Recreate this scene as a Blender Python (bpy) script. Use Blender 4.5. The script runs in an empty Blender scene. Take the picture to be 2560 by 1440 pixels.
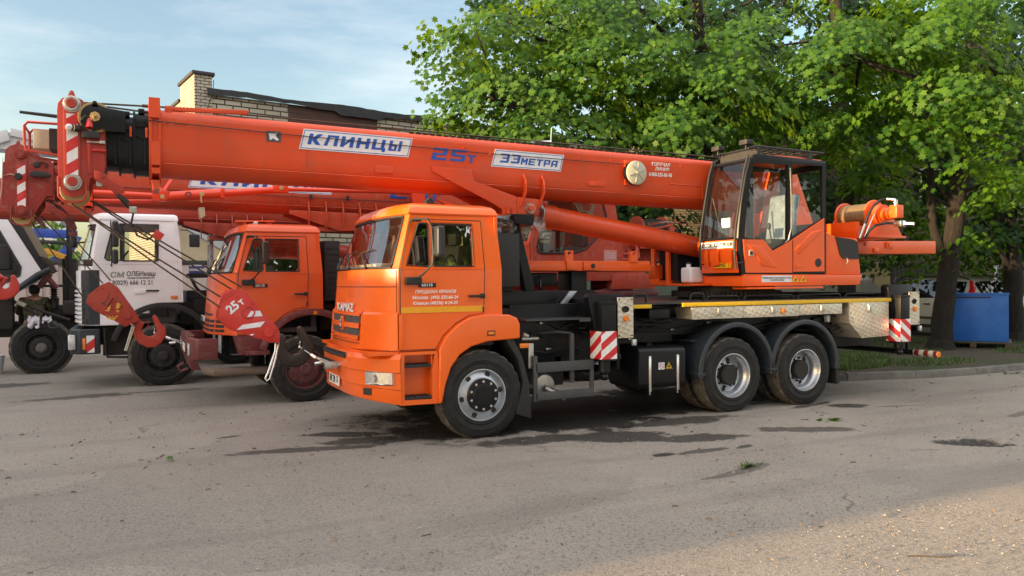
import bpy, bmesh, math, random
import numpy as np
from mathutils import Vector, Matrix
R = math.radians
C = bpy.context.scene
COL = C.collection
# ------------------------------------------------------------------ camera
cd = bpy.data.cameras.new("camera"); cam = bpy.data.objects.new("camera", cd); COL.objects.link(cam)
F_PX, YAW, PIT, ROLL = 1951.9, R(25.882), R(-0.495), R(-0.451)
f0 = Vector((math.sin(YAW), math.cos(YAW), 0)); r0 = Vector((math.cos(YAW), -math.sin(YAW), 0)); u0 = Vector((0, 0, 1))
fw = f0*math.cos(PIT)+u0*math.sin(PIT); up = u0*math.cos(PIT)-f0*math.sin(PIT)
rt = r0*math.cos(ROLL)+up*math.sin(ROLL); uu = up*math.cos(ROLL)-r0*math.sin(ROLL)
m = Matrix((rt, uu, -fw)).transposed().to_4x4(); m.translation = Vector((-3.568, -8.158, 1.7855))
cam.matrix_world = m
cd.sensor_width = 36; cd.lens = 36*F_PX/2560; cd.clip_end = 2000; cd.clip_start = 0.1
C.camera = cam
# ------------------------------------------------------------------ light
SUN_EL, SUN_AZ = R(7.0), R(180.0)           # azimuth of the sun measured from +X
EXPOSURE = 1.5
C.view_settings.view_transform = 'Standard'; C.view_settings.look = 'None'
C.view_settings.exposure = EXPOSURE; C.view_settings.gamma = 1.0
w = bpy.data.worlds.new("World"); C.world = w; w.use_nodes = True
nt = w.node_tree; nt.nodes.clear()
sky = nt.nodes.new('ShaderNodeTexSky'); sky.sky_type = 'NISHITA'; sky.sun_disc = False
sky.sun_elevation = SUN_EL; sky.sun_rotation = R(90)-SUN_AZ     # rotation 0 is +Y, clockwise
sky.air_density = 1.0; sky.dust_density = 2.2; sky.ozone_density = 1.2
bg = nt.nodes.new('ShaderNodeBackground'); bg.inputs['Strength'].default_value = 0.15
wo = nt.nodes.new('ShaderNodeOutputWorld')
tc = nt.nodes.new('ShaderNodeTexCoord'); mp = nt.nodes.new('ShaderNodeMapping'); mp.inputs['Scale'].default_value = (1.6, 1.6, 7.0)
nz = nt.nodes.new('ShaderNodeTexNoise'); nz.inputs['Scale'].default_value = 1.7; nz.inputs['Detail'].default_value = 7; nz.inputs['Roughness'].default_value = 0.6
cr = nt.nodes.new('ShaderNodeValToRGB'); cr.color_ramp.elements[0].position = 0.42; cr.color_ramp.elements[1].position = 0.85
cr.color_ramp.elements[0].color = (0, 0, 0, 1); cr.color_ramp.elements[1].color = (0.40, 0.40, 0.40, 1)
mx = nt.nodes.new('ShaderNodeMix'); mx.data_type = 'RGBA'
mx.inputs['B'].default_value = (4.3, 4.0, 3.7, 1)
L = nt.links.new
# invented bright cloud, unseen overhead and towards -Y, added to light the yard
sp = nt.nodes.new('ShaderNodeSeparateXYZ'); L(tc.outputs['Generated'], sp.inputs[0])
my = nt.nodes.new('ShaderNodeMath'); my.operation = 'MULTIPLY_ADD'; my.inputs[1].default_value = -0.35; L(sp.outputs[1], my.inputs[0]); L(sp.outputs[2], my.inputs[2])
mr = nt.nodes.new('ShaderNodeMapRange'); mr.interpolation_type = 'SMOOTHSTEP'; mr.inputs['From Min'].default_value = 0.16; mr.inputs['From Max'].default_value = 0.55; L(my.outputs[0], mr.inputs['Value'])
n2 = nt.nodes.new('ShaderNodeTexNoise'); n2.inputs['Scale'].default_value = 2.6; n2.inputs['Detail'].default_value = 6; L(tc.outputs['Generated'], n2.inputs['Vector'])
c2 = nt.nodes.new('ShaderNodeValToRGB'); c2.color_ramp.elements[0].position = 0.3; c2.color_ramp.elements[0].color = (0.62, 0.62, 0.62, 1); c2.color_ramp.elements[1].position = 0.6; L(n2.outputs['Fac'], c2.inputs['Fac'])
mm = nt.nodes.new('ShaderNodeMath'); mm.operation = 'MULTIPLY'; L(mr.outputs[0], mm.inputs[0]); L(c2.outputs['Color'], mm.inputs[1])
mo = nt.nodes.new('ShaderNodeMix'); mo.data_type = 'RGBA'; mo.inputs['B'].default_value = (4.4, 4.25, 4.2, 1)
L(tc.outputs['Generated'], mp.inputs['Vector']); L(mp.outputs[0], nz.inputs['Vector']); L(nz.outputs['Fac'], cr.inputs['Fac'])
L(cr.outputs['Color'], mx.inputs['Factor']); L(sky.outputs[0], mx.inputs['A']); L(mx.outputs['Result'], mo.inputs['A']); L(mm.outputs[0], mo.inputs['Factor']); L(mo.outputs['Result'], bg.inputs['Color']); L(bg.outputs[0], wo.inputs['Surface'])
sl = bpy.data.lights.new("sun", 'SUN'); sl.energy = 5.0; sl.angle = R(0.6); sl.color = (1.0, 0.66, 0.34)
so = bpy.data.objects.new("sun", sl); COL.objects.link(so)
to_sun = Vector((math.cos(SUN_EL)*math.cos(SUN_AZ), math.cos(SUN_EL)*math.sin(SUN_AZ), math.sin(SUN_EL)))
so.rotation_euler = to_sun.to_track_quat('Z', 'Y').to_euler()
so.location = (-20, 0, 12)
C.cycles.max_bounces = 8; C.cycles.transparent_max_bounces = 24; C.cycles.use_denoising = True
C.cycles.caustics_reflective = False; C.cycles.caustics_refractive = False; C.cycles.sample_clamp_indirect = 6
# ------------------------------------------------------------------ materials
class N:
    """small node-tree writer"""
    def __init__(s, name):
        s.m = bpy.data.materials.new(name); s.m.use_nodes = True; s.t = s.m.node_tree; s.t.nodes.clear()
        s.out = s.t.nodes.new('ShaderNodeOutputMaterial'); s.tc = None
    def n(s, typ, **kw):
        x = s.t.nodes.new(typ)
        for k, v in kw.items():
            if hasattr(x, k) and k not in ('Scale',): setattr(x, k, v)
            else: x.inputs[k].default_value = v
        return x
    def l(s, a, b): s.t.links.new(a, b)
    def coord(s, which='Object'):
        if s.tc is None: s.tc = s.t.nodes.new('ShaderNodeTexCoord')
        return s.tc.outputs[which]
    def noise(s, scale, detail=4, rough=0.55, vec=None, dist=0.0):
        x = s.t.nodes.new('ShaderNodeTexNoise'); x.inputs['Scale'].default_value = scale
        x.inputs['Detail'].default_value = detail; x.inputs['Roughness'].default_value = rough; x.inputs['Distortion'].default_value = dist
        s.l(vec if vec is not None else s.coord(), x.inputs['Vector']); return x.outputs['Fac']
    def ramp(s, fac, a, b, ca=(0, 0, 0, 1), cb=(1, 1, 1, 1)):
        x = s.t.nodes.new('ShaderNodeValToRGB'); e = x.color_ramp.elements
        e[0].position = a; e[1].position = b; e[0].color = ca; e[1].color = cb
        s.l(fac, x.inputs['Fac']); return x.outputs['Color']
    def math(s, op, a, b=None, c=None):
        x = s.t.nodes.new('ShaderNodeMath'); x.operation = op
        for i, v in enumerate((a, b, c)):
            if v is None: continue
            if isinstance(v, (int, float)): x.inputs[i].default_value = v
            else: s.l(v, x.inputs[i])
        return x.outputs[0]
    def mix(s, fac, a, b):
        x = s.t.nodes.new('ShaderNodeMix'); x.data_type = 'RGBA'
        for k, v in (('Factor', fac), ('A', a), ('B', b)):
            i = x.inputs[k]
            if isinstance(v, (int, float)): i.default_value = v
            elif isinstance(v, tuple): i.default_value = v if len(v) == 4 else (*v, 1)
            else: s.l(v, i)
        return x.outputs['Result']
    def sep(s, v):
        x = s.t.nodes.new('ShaderNodeSeparateXYZ'); s.l(v, x.inputs[0]); return x.outputs
    def mapping(s, scale=(1, 1, 1), rot=(0, 0, 0), vec=None):
        x = s.t.nodes.new('ShaderNodeMapping'); x.inputs['Scale'].default_value = scale; x.inputs['Rotation'].default_value = rot
        s.l(vec if vec is not None else s.coord(), x.inputs['Vector']); return x.outputs[0]
    def bump(s, h, strength=0.3, dist=0.01, normal=None):
        x = s.t.nodes.new('ShaderNodeBump'); x.inputs['Strength'].default_value = strength; x.inputs['Distance'].default_value = dist
        s.l(h, x.inputs['Height'])
        if normal is not None: s.l(normal, x.inputs['Normal'])
        return x.outputs[0]
    def pbsdf(s, col, rough=0.5, metal=0.0, normal=None, coat=0.0, **kw):
        x = s.t.nodes.new('ShaderNodeBsdfPrincipled')
        for k, v in (('Base Color', col), ('Roughness', rough), ('Metallic', metal), ('Coat Weight', coat)):
            i = x.inputs[k]
            if isinstance(v, (int, float)): i.default_value = v
            elif isinstance(v, tuple): i.default_value = v if len(v) == 4 else (*v, 1)
            else: s.l(v, i)
        for k, v in kw.items(): x.inputs[k].default_value = v
        if normal is not None: s.l(normal, x.inputs['Normal'])
        s.l(x.outputs[0], s.out.inputs['Surface']); return x
def paint(name, col, rough=0.32, coat=0.5, dust=0.18, dustcol=(0.30, 0.25, 0.19), wav=0.25, scale=1.0):
    n = N(name)
    a = n.noise(2.3*scale, 6, 0.62); b = n.noise(9*scale, 5, 0.6)
    f = n.math('MULTIPLY', n.ramp(a, 0.42, 0.78), dust); f = n.math('ADD', f, n.math('MULTIPLY', n.ramp(b, 0.55, 0.8), dust*0.5))
    v = n.mix(n.ramp(n.noise(1.1*scale, 3), 0.35, 0.7), tuple(c*0.92 for c in col), tuple(min(1, c*1.07) for c in col))
    c = n.mix(f, v, dustcol)
    r = n.math('ADD', n.math('MULTIPLY', a, 0.14), rough-0.05)
    n.pbsdf(c, r, 0, n.bump(n.noise(3.2*scale, 2), wav, 0.02), coat, **{'Coat Roughness': 0.06}); return n.m
def worn(name, col, rust=(0.05, 0.022, 0.012), amount=0.5, rough=0.6, dusty=(0.32, 0.22, 0.17)):
    n = N(name); a = n.noise(3.5, 8, 0.68, dist=0.6); b = n.noise(11, 6, 0.65)
    c = n.mix(n.ramp(b, 0.5, 0.72), col, n.mix(0.35, col, dusty))
    c = n.mix(n.math('MULTIPLY', n.ramp(a, 0.56, 0.66), amount), c, rust)
    n.pbsdf(c, n.math('ADD', n.math('MULTIPLY', b, 0.25), rough-0.1), 0, n.bump(b, 0.25, 0.006), 0.1); return n.m
def flat(name, col, rough=0.5, metal=0.0, var=0.12, sc=6.0, bump=0.1, coat=0.0):
    n = N(name); a = n.noise(sc, 6, 0.6)
    c = n.mix(n.ramp(a, 0.3, 0.75), tuple(x*(1-var) for x in col), tuple(min(1, x*(1+var)) for x in col))
    n.pbsdf(c, n.math('ADD', n.math('MULTIPLY', a, 0.2), rough-0.1), metal, n.bump(n.noise(sc*4, 4), bump, 0.004), coat); return n.m
def stripes(name, ca, cb, period, ang, rough=0.35, axes=('X', 'Z')):
    n = N(name); s = n.sep(n.coord()); ix = {'X': 0, 'Y': 1, 'Z': 2}
    t = n.math('ADD', n.math('MULTIPLY', s[ix[axes[0]]], math.cos(ang)/period), n.math('MULTIPLY', s[ix[axes[1]]], math.sin(ang)/period))
    fr = n.math('FRACT', n.math('ADD', t, 100.0)); k = n.math('GREATER_THAN', fr, 0.5)
    d = n.mix(n.ramp(n.noise(14, 5), 0.5, 0.8), n.mix(k, ca, cb), (0.35, 0.3, 0.27))
    d = n.mix(0.25, n.mix(k, ca, cb), d)
    n.pbsdf(d, rough, 0); return n.m
def glass(name, tint=(0.75, 0.82, 0.8), f0=0.07, rough=0.0, dirt=0.08, wav=0.0):
    n = N(name); g = n.t.nodes.new('ShaderNodeNewGeometry')
    d = n.t.nodes.new('ShaderNodeVectorMath'); d.operation = 'DOT_PRODUCT'; n.l(g.outputs['Normal'], d.inputs[0]); n.l(g.outputs['Incoming'], d.inputs[1])
    q = n.math('POWER', n.math('SUBTRACT', 1.0, n.math('ABSOLUTE', d.outputs['Value'])), 5.0)
    fr = n.math('ADD', n.math('MULTIPLY', q, 1-f0), f0)
    tr = n.n('ShaderNodeBsdfTransparent'); tr.inputs[0].default_value = (*tint, 1)
    gl = n.n('ShaderNodeBsdfGlossy'); gl.inputs['Roughness'].default_value = rough; gl.inputs['Color'].default_value = (0.95, 0.97, 1, 1)
    if wav: n.l(n.bump(n.noise(2.0, 1), wav, 0.02), gl.inputs['Normal'])
    m1 = n.n('ShaderNodeMixShader'); n.l(fr, m1.inputs[0]); n.l(tr.outputs[0], m1.inputs[1]); n.l(gl.outputs[0], m1.inputs[2])
    df = n.n('ShaderNodeBsdfDiffuse'); df.inputs[0].default_value = (0.33, 0.31, 0.27, 1)
    m2 = n.n('ShaderNodeMixShader'); n.l(n.math('MULTIPLY', n.ramp(n.noise(5, 6, 0.65), 0.35, 0.8), dirt), m2.inputs[0]); n.l(m1.outputs[0], m2.inputs[1]); n.l(df.outputs[0], m2.inputs[2])
    n.l(m2.outputs[0], n.out.inputs['Surface']); return n.m
M = {}
M['orange'] = paint('orange_cab_paint', (0.86, 0.128, 0.003), 0.30, 0.30, 0.05, wav=0.35)
def boompaint(name, col):
    n = N(name); s_ = n.noise(1.0, 6, 0.7, vec=n.mapping((0.7, 3, 9))); d_ = n.noise(1.6, 6, 0.65, vec=n.mapping((5, 3, 0.7))); k_ = n.noise(42, 3, 0.6); w_ = n.noise(0.9, 4)
    c = n.mix(n.ramp(w_, 0.35, 0.7), tuple(x*0.80 for x in col), tuple(x*1.06 for x in col)); c = n.mix(n.math('MULTIPLY', n.ramp(s_, 0.50, 0.72), 0.26), c, (0.26, 0.13, 0.08)); c = n.mix(n.math('MULTIPLY', n.ramp(d_, 0.54, 0.74), 0.36), c, (0.22, 0.10, 0.06)); c = n.mix(n.math('MULTIPLY', n.ramp(k_, 0.71, 0.74), 0.6), c, (0.16, 0.05, 0.03))
    n.pbsdf(c, n.math('ADD', n.math('MULTIPLY', s_, 0.22), 0.30), 0, n.bump(n.noise(1.8, 2), 0.2, 0.03), 0.12); return n.m
M['boom'] = boompaint('orange_boom_paint', (0.68, 0.066, 0.009))
M['super'] = paint('orange_upper_paint', (0.80, 0.100, 0.006), 0.36, 0.25, 0.05, wav=0.15)
M['bright'] = paint('bright_red_orange_paint', (0.78, 0.045, 0.006), 0.35, 0.5, 0.05)
M['head'] = paint('red_boom_head_paint', (0.34, 0.022, 0.010), 0.45, 0.1, 0.10)
M['oldorange'] = paint('older_orange_paint', (0.72, 0.085, 0.012), 0.40, 0.35, 0.22, dustcol=(0.40, 0.24, 0.15))
M['oldboom'] = worn('older_boom_paint', (0.50, 0.055, 0.016), amount=0.35)
M['oldhead'] = worn('older_head_paint', (0.26, 0.020, 0.012), (0.06, 0.02, 0.015), 0.6)
M['oldupper'] = worn('faded_upper_paint', (0.42, 0.05, 0.022), (0.12, 0.05, 0.03), 0.55, 0.65)
M['maroon'] = worn('maroon_paint', (0.13, 0.022, 0.024), (0.04, 0.02, 0.018), 0.35, 0.5, (0.30, 0.2, 0.19))
M['rib'] = paint('dark_red_boom_paint', (0.36, 0.034, 0.014), 0.45, 0.2, 0.12)
M['white'] = paint('white_cab_paint', (0.86, 0.86, 0.90), 0.32, 0.5, 0.10, dustcol=(0.46, 0.42, 0.38))
M['greywhite'] = paint('pale_grey_paint', (0.55, 0.57, 0.58), 0.4, 0.3, 0.15)
M['black'] = flat('black_frame_paint', (0.007, 0.008, 0.010), 0.36, 0, 0.3, 3, 0.05, 0.0)
for q_ in M['black'].node_tree.nodes:
    if q_.type == 'BSDF_PRINCIPLED': q_.inputs['Specular IOR Level'].default_value = 0.3
M['blackmat'] = flat('matt_black_plastic', (0.018, 0.018, 0.019), 0.62, 0, 0.25, 8)
M['dirtyblack'] = flat('dirty_black_metal', (0.020, 0.017, 0.015), 0.7, 0, 0.5, 5, 0.3)
M['bluegrey'] = flat('dark_blue_grey_plastic', (0.024, 0.031, 0.040), 0.4, 0, 0.15, 4)
M['grey'] = flat('grey_frame_paint', (0.055, 0.058, 0.06), 0.5, 0, 0.2, 5)
M['rubber'] = None
n = N('tyre_rubber'); a_ = n.noise(7, 6, 0.65); c_ = n.mix(n.ramp(a_, 0.45, 0.8), (0.008, 0.008, 0.008), (0.028, 0.026, 0.024))
n.pbsdf(c_, 0.78, 0, n.bump(n.noise(60, 3), 0.15, 0.004)); M['rubber'] = n.m
n = N('dusty_tread_rubber'); a_ = n.noise(9, 6, 0.65); c_ = n.mix(n.ramp(a_, 0.35, 0.7), (0.03, 0.028, 0.026), (0.17, 0.145, 0.115))
n.pbsdf(c_, 0.85, 0, n.bump(n.noise(50, 3), 0.3, 0.006)); M['tread'] = n.m
M['silver'] = flat('silver_rim_paint', (0.52, 0.55, 0.60), 0.36, 0.75, 0.12, 7)
M['steel'] = flat('bare_steel', (0.50, 0.49, 0.46), 0.35, 0.9, 0.2, 14)
M['chrome'] = flat('bright_steel', (0.75, 0.74, 0.72), 0.18, 1.0, 0.05, 10, 0.02)
M['alu'] = None
n = N('aluminium_tread_plate'); mp1 = n.mapping((1, 1, 1), (0, R(45), 0)); s_ = n.sep(mp1)
def chk(n, s_, k):
    a = n.math('SINE', n.math('MULTIPLY', s_[0], k)); b = n.math('SINE', n.math('MULTIPLY', s_[2], k*0.5)); return n.math('MULTIPLY', a, b)
h_ = n.ramp(chk(n, s_, 95), 0.35, 0.8)
n.pbsdf(n.mix(n.ramp(n.noise(4, 5), 0.35, 0.7), (0.56, 0.50, 0.38), (0.70, 0.66, 0.57)), n.math('ADD', n.math('MULTIPLY', h_, -0.12), 0.45), 0.6, n.bump(h_, 0.8, 0.01)); M['alu'] = n.m
M['yellow'] = flat('yellow_reflective_tape', (0.72, 0.44, 0.015), 0.4, 0, 0.08, 30, 0.05)
M['deco_yellow'] = flat('orange_yellow_tape', (0.80, 0.36, 0.01), 0.35, 0, 0.06, 30, 0.05)
M['amber'] = flat('amber_lens', (0.75, 0.20, 0.01), 0.2, 0, 0.1, 20, 0.05, 0.5)
M['redlens'] = flat('red_lens', (0.45, 0.01, 0.012), 0.2, 0, 0.1, 20, 0.05, 0.5)
M['lamp'] = flat('clear_headlamp', (0.62, 0.64, 0.66), 0.12, 0.6, 0.25, 22, 0.6, 0.8)
M['blue'] = worn('blue_lettering', (0.012, 0.085, 0.42), (0.20, 0.09, 0.07), 0.12, 0.4, (0.18, 0.20, 0.30))
M['plate_white'] = flat('white_sign_face', (0.70, 0.73, 0.78), 0.35, 0, 0.10, 9)
M['textwhite'] = flat('white_lettering', (0.85, 0.84, 0.80), 0.45, 0, 0.04)
M['textgrey'] = flat('dark_grey_lettering', (0.06, 0.06, 0.075), 0.5, 0, 0.05)
M['textblack'] = flat('black_lettering', (0.012, 0.012, 0.014), 0.5, 0, 0.05)
M['textred'] = flat('red_lettering', (0.6, 0.02, 0.02), 0.5, 0, 0.05)
M['pinkpaper'] = flat('pale_pink_notice', (0.60, 0.24, 0.22), 0.6, 0, 0.1)
M['glass'] = glass('cab_glass', (0.80, 0.85, 0.82), 0.20, 0.0, 0.05, 0.06)
M['glassside'] = glass('tinted_side_glass', (0.34, 0.40, 0.38), 0.34, 0.0, 0.03, 0.04)
M['glassop'] = glass('clear_cab_glass', (0.84, 0.88, 0.86), 0.07, 0.0, 0.03, 0.05)
M['glassdark'] = glass('dark_car_glass', (0.05, 0.06, 0.06), 0.14, 0.0, 0.03)
M['interior'] = flat('dark_cab_interior', (0.05, 0.048, 0.046), 0.8, 0, 0.2)
M['trimtan'] = flat('tan_cab_trim', (0.46, 0.38, 0.27), 0.8, 0, 0.15)
M['seatgrey'] = flat('grey_seat_in_plastic_wrap', (0.20, 0.26, 0.33), 0.25, 0, 0.35, 7, 0.6, 0.6)
M['seatgreen'] = flat('green_vest', (0.07, 0.15, 0.035), 0.8, 0, 0.2)
M['rope'] = None
n = N('steel_wire_rope'); s_ = n.sep(n.coord()); wv = n.math('SINE', n.math('MULTIPLY', n.math('ADD', s_[0], s_[2]), 260.0))
n.pbsdf(n.mix(n.ramp(wv, 0.2, 0.9), (0.045, 0.032, 0.022), (0.12, 0.09, 0.06)), 0.5, 0.4); M['rope'] = n.m
n = N('wound_wire_rope'); s_ = n.sep(n.coord()); wv = n.math('SINE', n.math('MULTIPLY', s_[1], 260.0))
n.pbsdf(n.mix(n.ramp(wv, 0.0, 0.9), (0.20, 0.125, 0.055), (0.42, 0.29, 0.15)), 0.45, 0.35, n.bump(wv, 0.7, 0.008)); M['wound'] = n.m
M['hookred'] = paint('red_hook_block_paint', (0.50, 0.018, 0.012), 0.4, 0.3, 0.08)
n = N('rusty_hook_block'); a_ = n.noise(6.5, 8, 0.7, dist=0.8); b_ = n.noise(13, 6, 0.65)
c_ = n.mix(n.ramp(b_, 0.45, 0.7), (0.34, 0.030, 0.014), (0.26, 0.045, 0.022)); c_ = n.mix(n.ramp(a_, 0.56, 0.63), c_, (0.045, 0.02, 0.013))
n.pbsdf(c_, 0.62, 0, n.bump(b_, 0.3, 0.006)); M['rusthook'] = n.m
n = N('flaking_yellow_stripe'); a_ = n.noise(24, 6, 0.7, dist=0.5)
c_ = n.mix(n.ramp(a_, 0.50, 0.56), (0.60, 0.33, 0.045), (0.32, 0.035, 0.016)); n.pbsdf(c_, 0.65); M['flake'] = n.m
M['redhook'] = worn('worn_red_hook', (0.40, 0.035, 0.018), (0.07, 0.03, 0.02), 0.3)
M['darkhook'] = flat('dark_forged_hook', (0.022, 0.014, 0.012), 0.38, 0.25, 0.4, 8, 0.1, 0.2)
M['pulley'] = flat('yellow_nylon_sheave', (0.46, 0.32, 0.13), 0.5, 0, 0.12)
M['cream'] = flat('cream_reel_cover', (0.46, 0.46, 0.36), 0.5, 0, 0.06)
M['canister'] = flat('white_plastic_canister', (0.66, 0.68, 0.72), 0.4, 0, 0.04)
M['film'] = glass('crumpled_plastic_film', (0.85, 0.85, 0.85), 0.1, 0.25, 0.7)
STR_A = stripes('red_white_warning_stripes', (0.58, 0.015, 0.02), (0.80, 0.80, 0.82), 0.245, R(128))
STR_HEAD = stripes('boom_head_warning_stripes', (0.56, 0.02, 0.02), (0.72, 0.70, 0.70), 0.19, R(125))
STR_HOOK = stripes('hook_block_warning_stripes', (0.52, 0.018, 0.014), (0.78, 0.76, 0.75), 0.26, R(97))
STR_J1 = stripes('jack_stripes_rising', (0.60, 0.015, 0.02), (0.80, 0.80, 0.82), 0.155, R(126))
STR_J2 = stripes('jack_stripes_falling', (0.60, 0.015, 0.02), (0.80, 0.80, 0.82), 0.155, R(54))
STR_BAR = stripes('bar_end_stripes', (0.16, 0.012, 0.012), (0.42, 0.41, 0.40), 0.16, R(0), axes=('Y', 'Z'))
# ------------------------------------------------------------------ mesh builder
def area(pts): return 0.5*sum(pts[i][0]*pts[(i+1) % len(pts)][1]-pts[(i+1) % len(pts)][0]*pts[i][1] for i in range(len(pts)))
class MB:
    def __init__(s): s.bm = bmesh.new()
    def _merge(s, b):
        me = bpy.data.meshes.new('t'); b.to_mesh(me); b.free(); s.bm.from_mesh(me); bpy.data.meshes.remove(me)
    def box(s, x0, x1, y0, y1, z0, z1, mat=0, bev=0.0, seg=2, rot=None, piv=None):
        b = bmesh.new(); v = [b.verts.new((x, y, z)) for x in (x0, x1) for y in (y0, y1) for z in (z0, z1)]
        for q in ((0, 1, 3, 2), (4, 6, 7, 5), (0, 4, 5, 1), (2, 3, 7, 6), (0, 2, 6, 4), (1, 5, 7, 3)): b.faces.new([v[i] for i in q])
        return s._fin(b, mat, bev, seg, rot, piv)
    def _fin(s, b, mat, bev, seg, rot, piv):
        bmesh.ops.recalc_face_normals(b, faces=b.faces)
        if bev > 0: bmesh.ops.bevel(b, geom=[e for e in b.edges if len(e.link_faces) == 2 and e.calc_face_angle(0) > 0.5], offset=bev, segments=seg, profile=0.6, affect='EDGES', clamp_overlap=True)
        for f in b.faces: f.material_index = mat
        if rot is not None:
            bmesh.ops.rotate(b, verts=b.verts, cent=piv, matrix=rot)
        s._merge(b); return s
    def prism(s, pts, d0, d1, ax='y', mat=0, bev=0.0, seg=2, rot=None, piv=None):
        """polygon extruded along an axis: 'y' takes (x,z), 'x' takes (y,z), 'z' takes (x,y)"""
        f = {'y': lambda a, b, d: (a, d, b), 'x': lambda a, b, d: (d, a, b), 'z': lambda a, b, d: (a, b, d)}[ax]
        b = bmesh.new(); A = [b.verts.new(f(p[0], p[1], d0)) for p in pts]; B = [b.verts.new(f(p[0], p[1], d1)) for p in pts]
        n = len(pts); b.faces.new(A); b.faces.new(B[::-1])
        for i in range(n): b.faces.new((A[i], A[(i+1) % n], B[(i+1) % n], B[i]))
        return s._fin(b, mat, bev, seg, rot, piv)
    def panel(s, outer, holes, fmap, mat=0, thick=None):
        """flat sheet with holes: 2D loops sent to 3D by fmap(u,v); thick = offset vector"""
        from mathutils.geometry import tessellate_polygon
        loops = [list(outer)]+[list(h) for h in holes]
        if area(loops[0]) < 0: loops[0].reverse()
        for h in loops[1:]:
            if area(h) > 0: h.reverse()
        flat_ = [p for l in loops for p in l]
        tris = tessellate_polygon([[Vector((p[0], p[1], 0)) for p in l] for l in loops])
        def sheet(off): return [s.bm.verts.new(Vector(fmap(p[0], p[1]))+off) for p in flat_]
        V = sheet(Vector((0, 0, 0))); fs = []
        for t in tris:
            try: fs.append(s.bm.faces.new([V[i] for i in t]))
            except ValueError: pass
        if thick is not None:
            W = sheet(Vector(thick))
            for t in tris:
                try: fs.append(s.bm.faces.new([W[i] for i in t[::-1]]))
                except ValueError: pass
            k = 0
            for l in loops:
                n = len(l)
                for i in range(n):
                    a, b = k+i, k+(i+1) % n; fs.append(s.bm.faces.new((V[a], V[b], W[b], W[a])))
                k += n
        for f in fs: f.material_index = mat
        return s
    def cyl(s, p0, p1, r0, r1=None, seg=20, mat=0, caps=True):
        p0, p1 = Vector(p0), Vector(p1); r1 = r0 if r1 is None else r1
        d = (p1-p0).normalized(); a = d.orthogonal().normalized(); b = d.cross(a)
        A = [s.bm.verts.new(p0+(a*math.cos(t)+b*math.sin(t))*r0) for t in [2*math.pi*i/seg for i in range(seg)]]
        B = [s.bm.verts.new(p1+(a*math.cos(t)+b*math.sin(t))*r1) for t in [2*math.pi*i/seg for i in range(seg)]]
        fs = [s.bm.faces.new((A[i], A[(i+1) % seg], B[(i+1) % seg], B[i])) for i in range(seg)]
        if caps: fs += [s.bm.faces.new(A[::-1]), s.bm.faces.new(B)]
        for f in fs: f.material_index = mat
        return s
    def tube(s, pts, r, seg=8, mat=0, closed=False, caps=True):
        P = [Vector(p) for p in pts]; n = len(P); rings = []; a = None
        for i in range(n):
            d = ((P[(i+1) % n] if (closed or i < n-1) else P[i])-(P[i-1] if (closed or i > 0) else P[i])).normalized()
            a = d.orthogonal().normalized() if a is None else (a-d*a.dot(d)).normalized()
            b = d.cross(a); rr = r[i] if isinstance(r, (list, tuple)) else r
            rings.append([s.bm.verts.new(P[i]+(a*math.cos(t)+b*math.sin(t))*rr) for t in [2*math.pi*k/seg for k in range(seg)]])
        fs = []
        for i in range(n if closed else n-1):
            A, B = rings[i], rings[(i+1) % n]
            fs += [s.bm.faces.new((A[k], A[(k+1) % seg], B[(k+1) % seg], B[k])) for k in range(seg)]
        if caps and not closed: fs += [s.bm.faces.new(rings[0][::-1]), s.bm.faces.new(rings[-1])]
        for f in fs: f.material_index = mat
        return s
    def lathe(s, prof, o, axis='y', seg=48, mat=0, flip=1, closed=False):
        """profile of (radius, distance along axis)"""
        ax = {'x': (Vector((1, 0, 0)), Vector((0, 1, 0)), Vector((0, 0, 1))), 'y': (Vector((0, 1, 0)), Vector((0, 0, 1)), Vector((1, 0, 0))), 'z': (Vector((0, 0, 1)), Vector((1, 0, 0)), Vector((0, 1, 0)))}[axis]
        o = Vector(o); rings = []
        for r, t in prof:
            if abs(r) < 1e-6: rings.append([s.bm.verts.new(o+ax[0]*t*flip)])
            else: rings.append([s.bm.verts.new(o+ax[0]*t*flip+(ax[1]*math.cos(q)+ax[2]*math.sin(q))*r) for q in [2*math.pi*k/seg for k in range(seg)]])
        if closed: rings.append(rings[0])
        for A, B in zip(rings, rings[1:]):
            for k in range(seg):
                a0, a1 = A[k % len(A)], A[(k+1) % len(A)]; b0, b1 = B[k % len(B)], B[(k+1) % len(B)]
                vs = []
                for v in (a0, a1, b1, b0):
                    if v not in vs: vs.append(v)
                if len(vs) >= 3:
                    f = s.bm.faces.new(vs); f.material_index = mat
        return s
    def grid(s, rows, mat=0, closed=False):
        V = [[s.bm.verts.new(p) for p in r] for r in rows]
        for i in range(len(V)-1):
            n = len(V[i])
            for j in range(n if closed else n-1):
                f = s.bm.faces.new((V[i][j], V[i][(j+1) % n], V[i+1][(j+1) % n], V[i+1][j]))
                f.material_index = mat(i, j) if callable(mat) else mat
        return s
    def loft(s, secs, mat=0, caps=True):
        V = [[s.bm.verts.new(p) for p in r] for r in secs]; n = len(V[0]); fs = []
        for A, B in zip(V, V[1:]): fs += [s.bm.faces.new((A[j], A[(j+1) % n], B[(j+1) % n], B[j])) for j in range(n)]
        if caps: fs += [s.bm.faces.new(V[0][::-1]), s.bm.faces.new(V[-1])]
        for f in fs: f.material_index = mat
        return s
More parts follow.
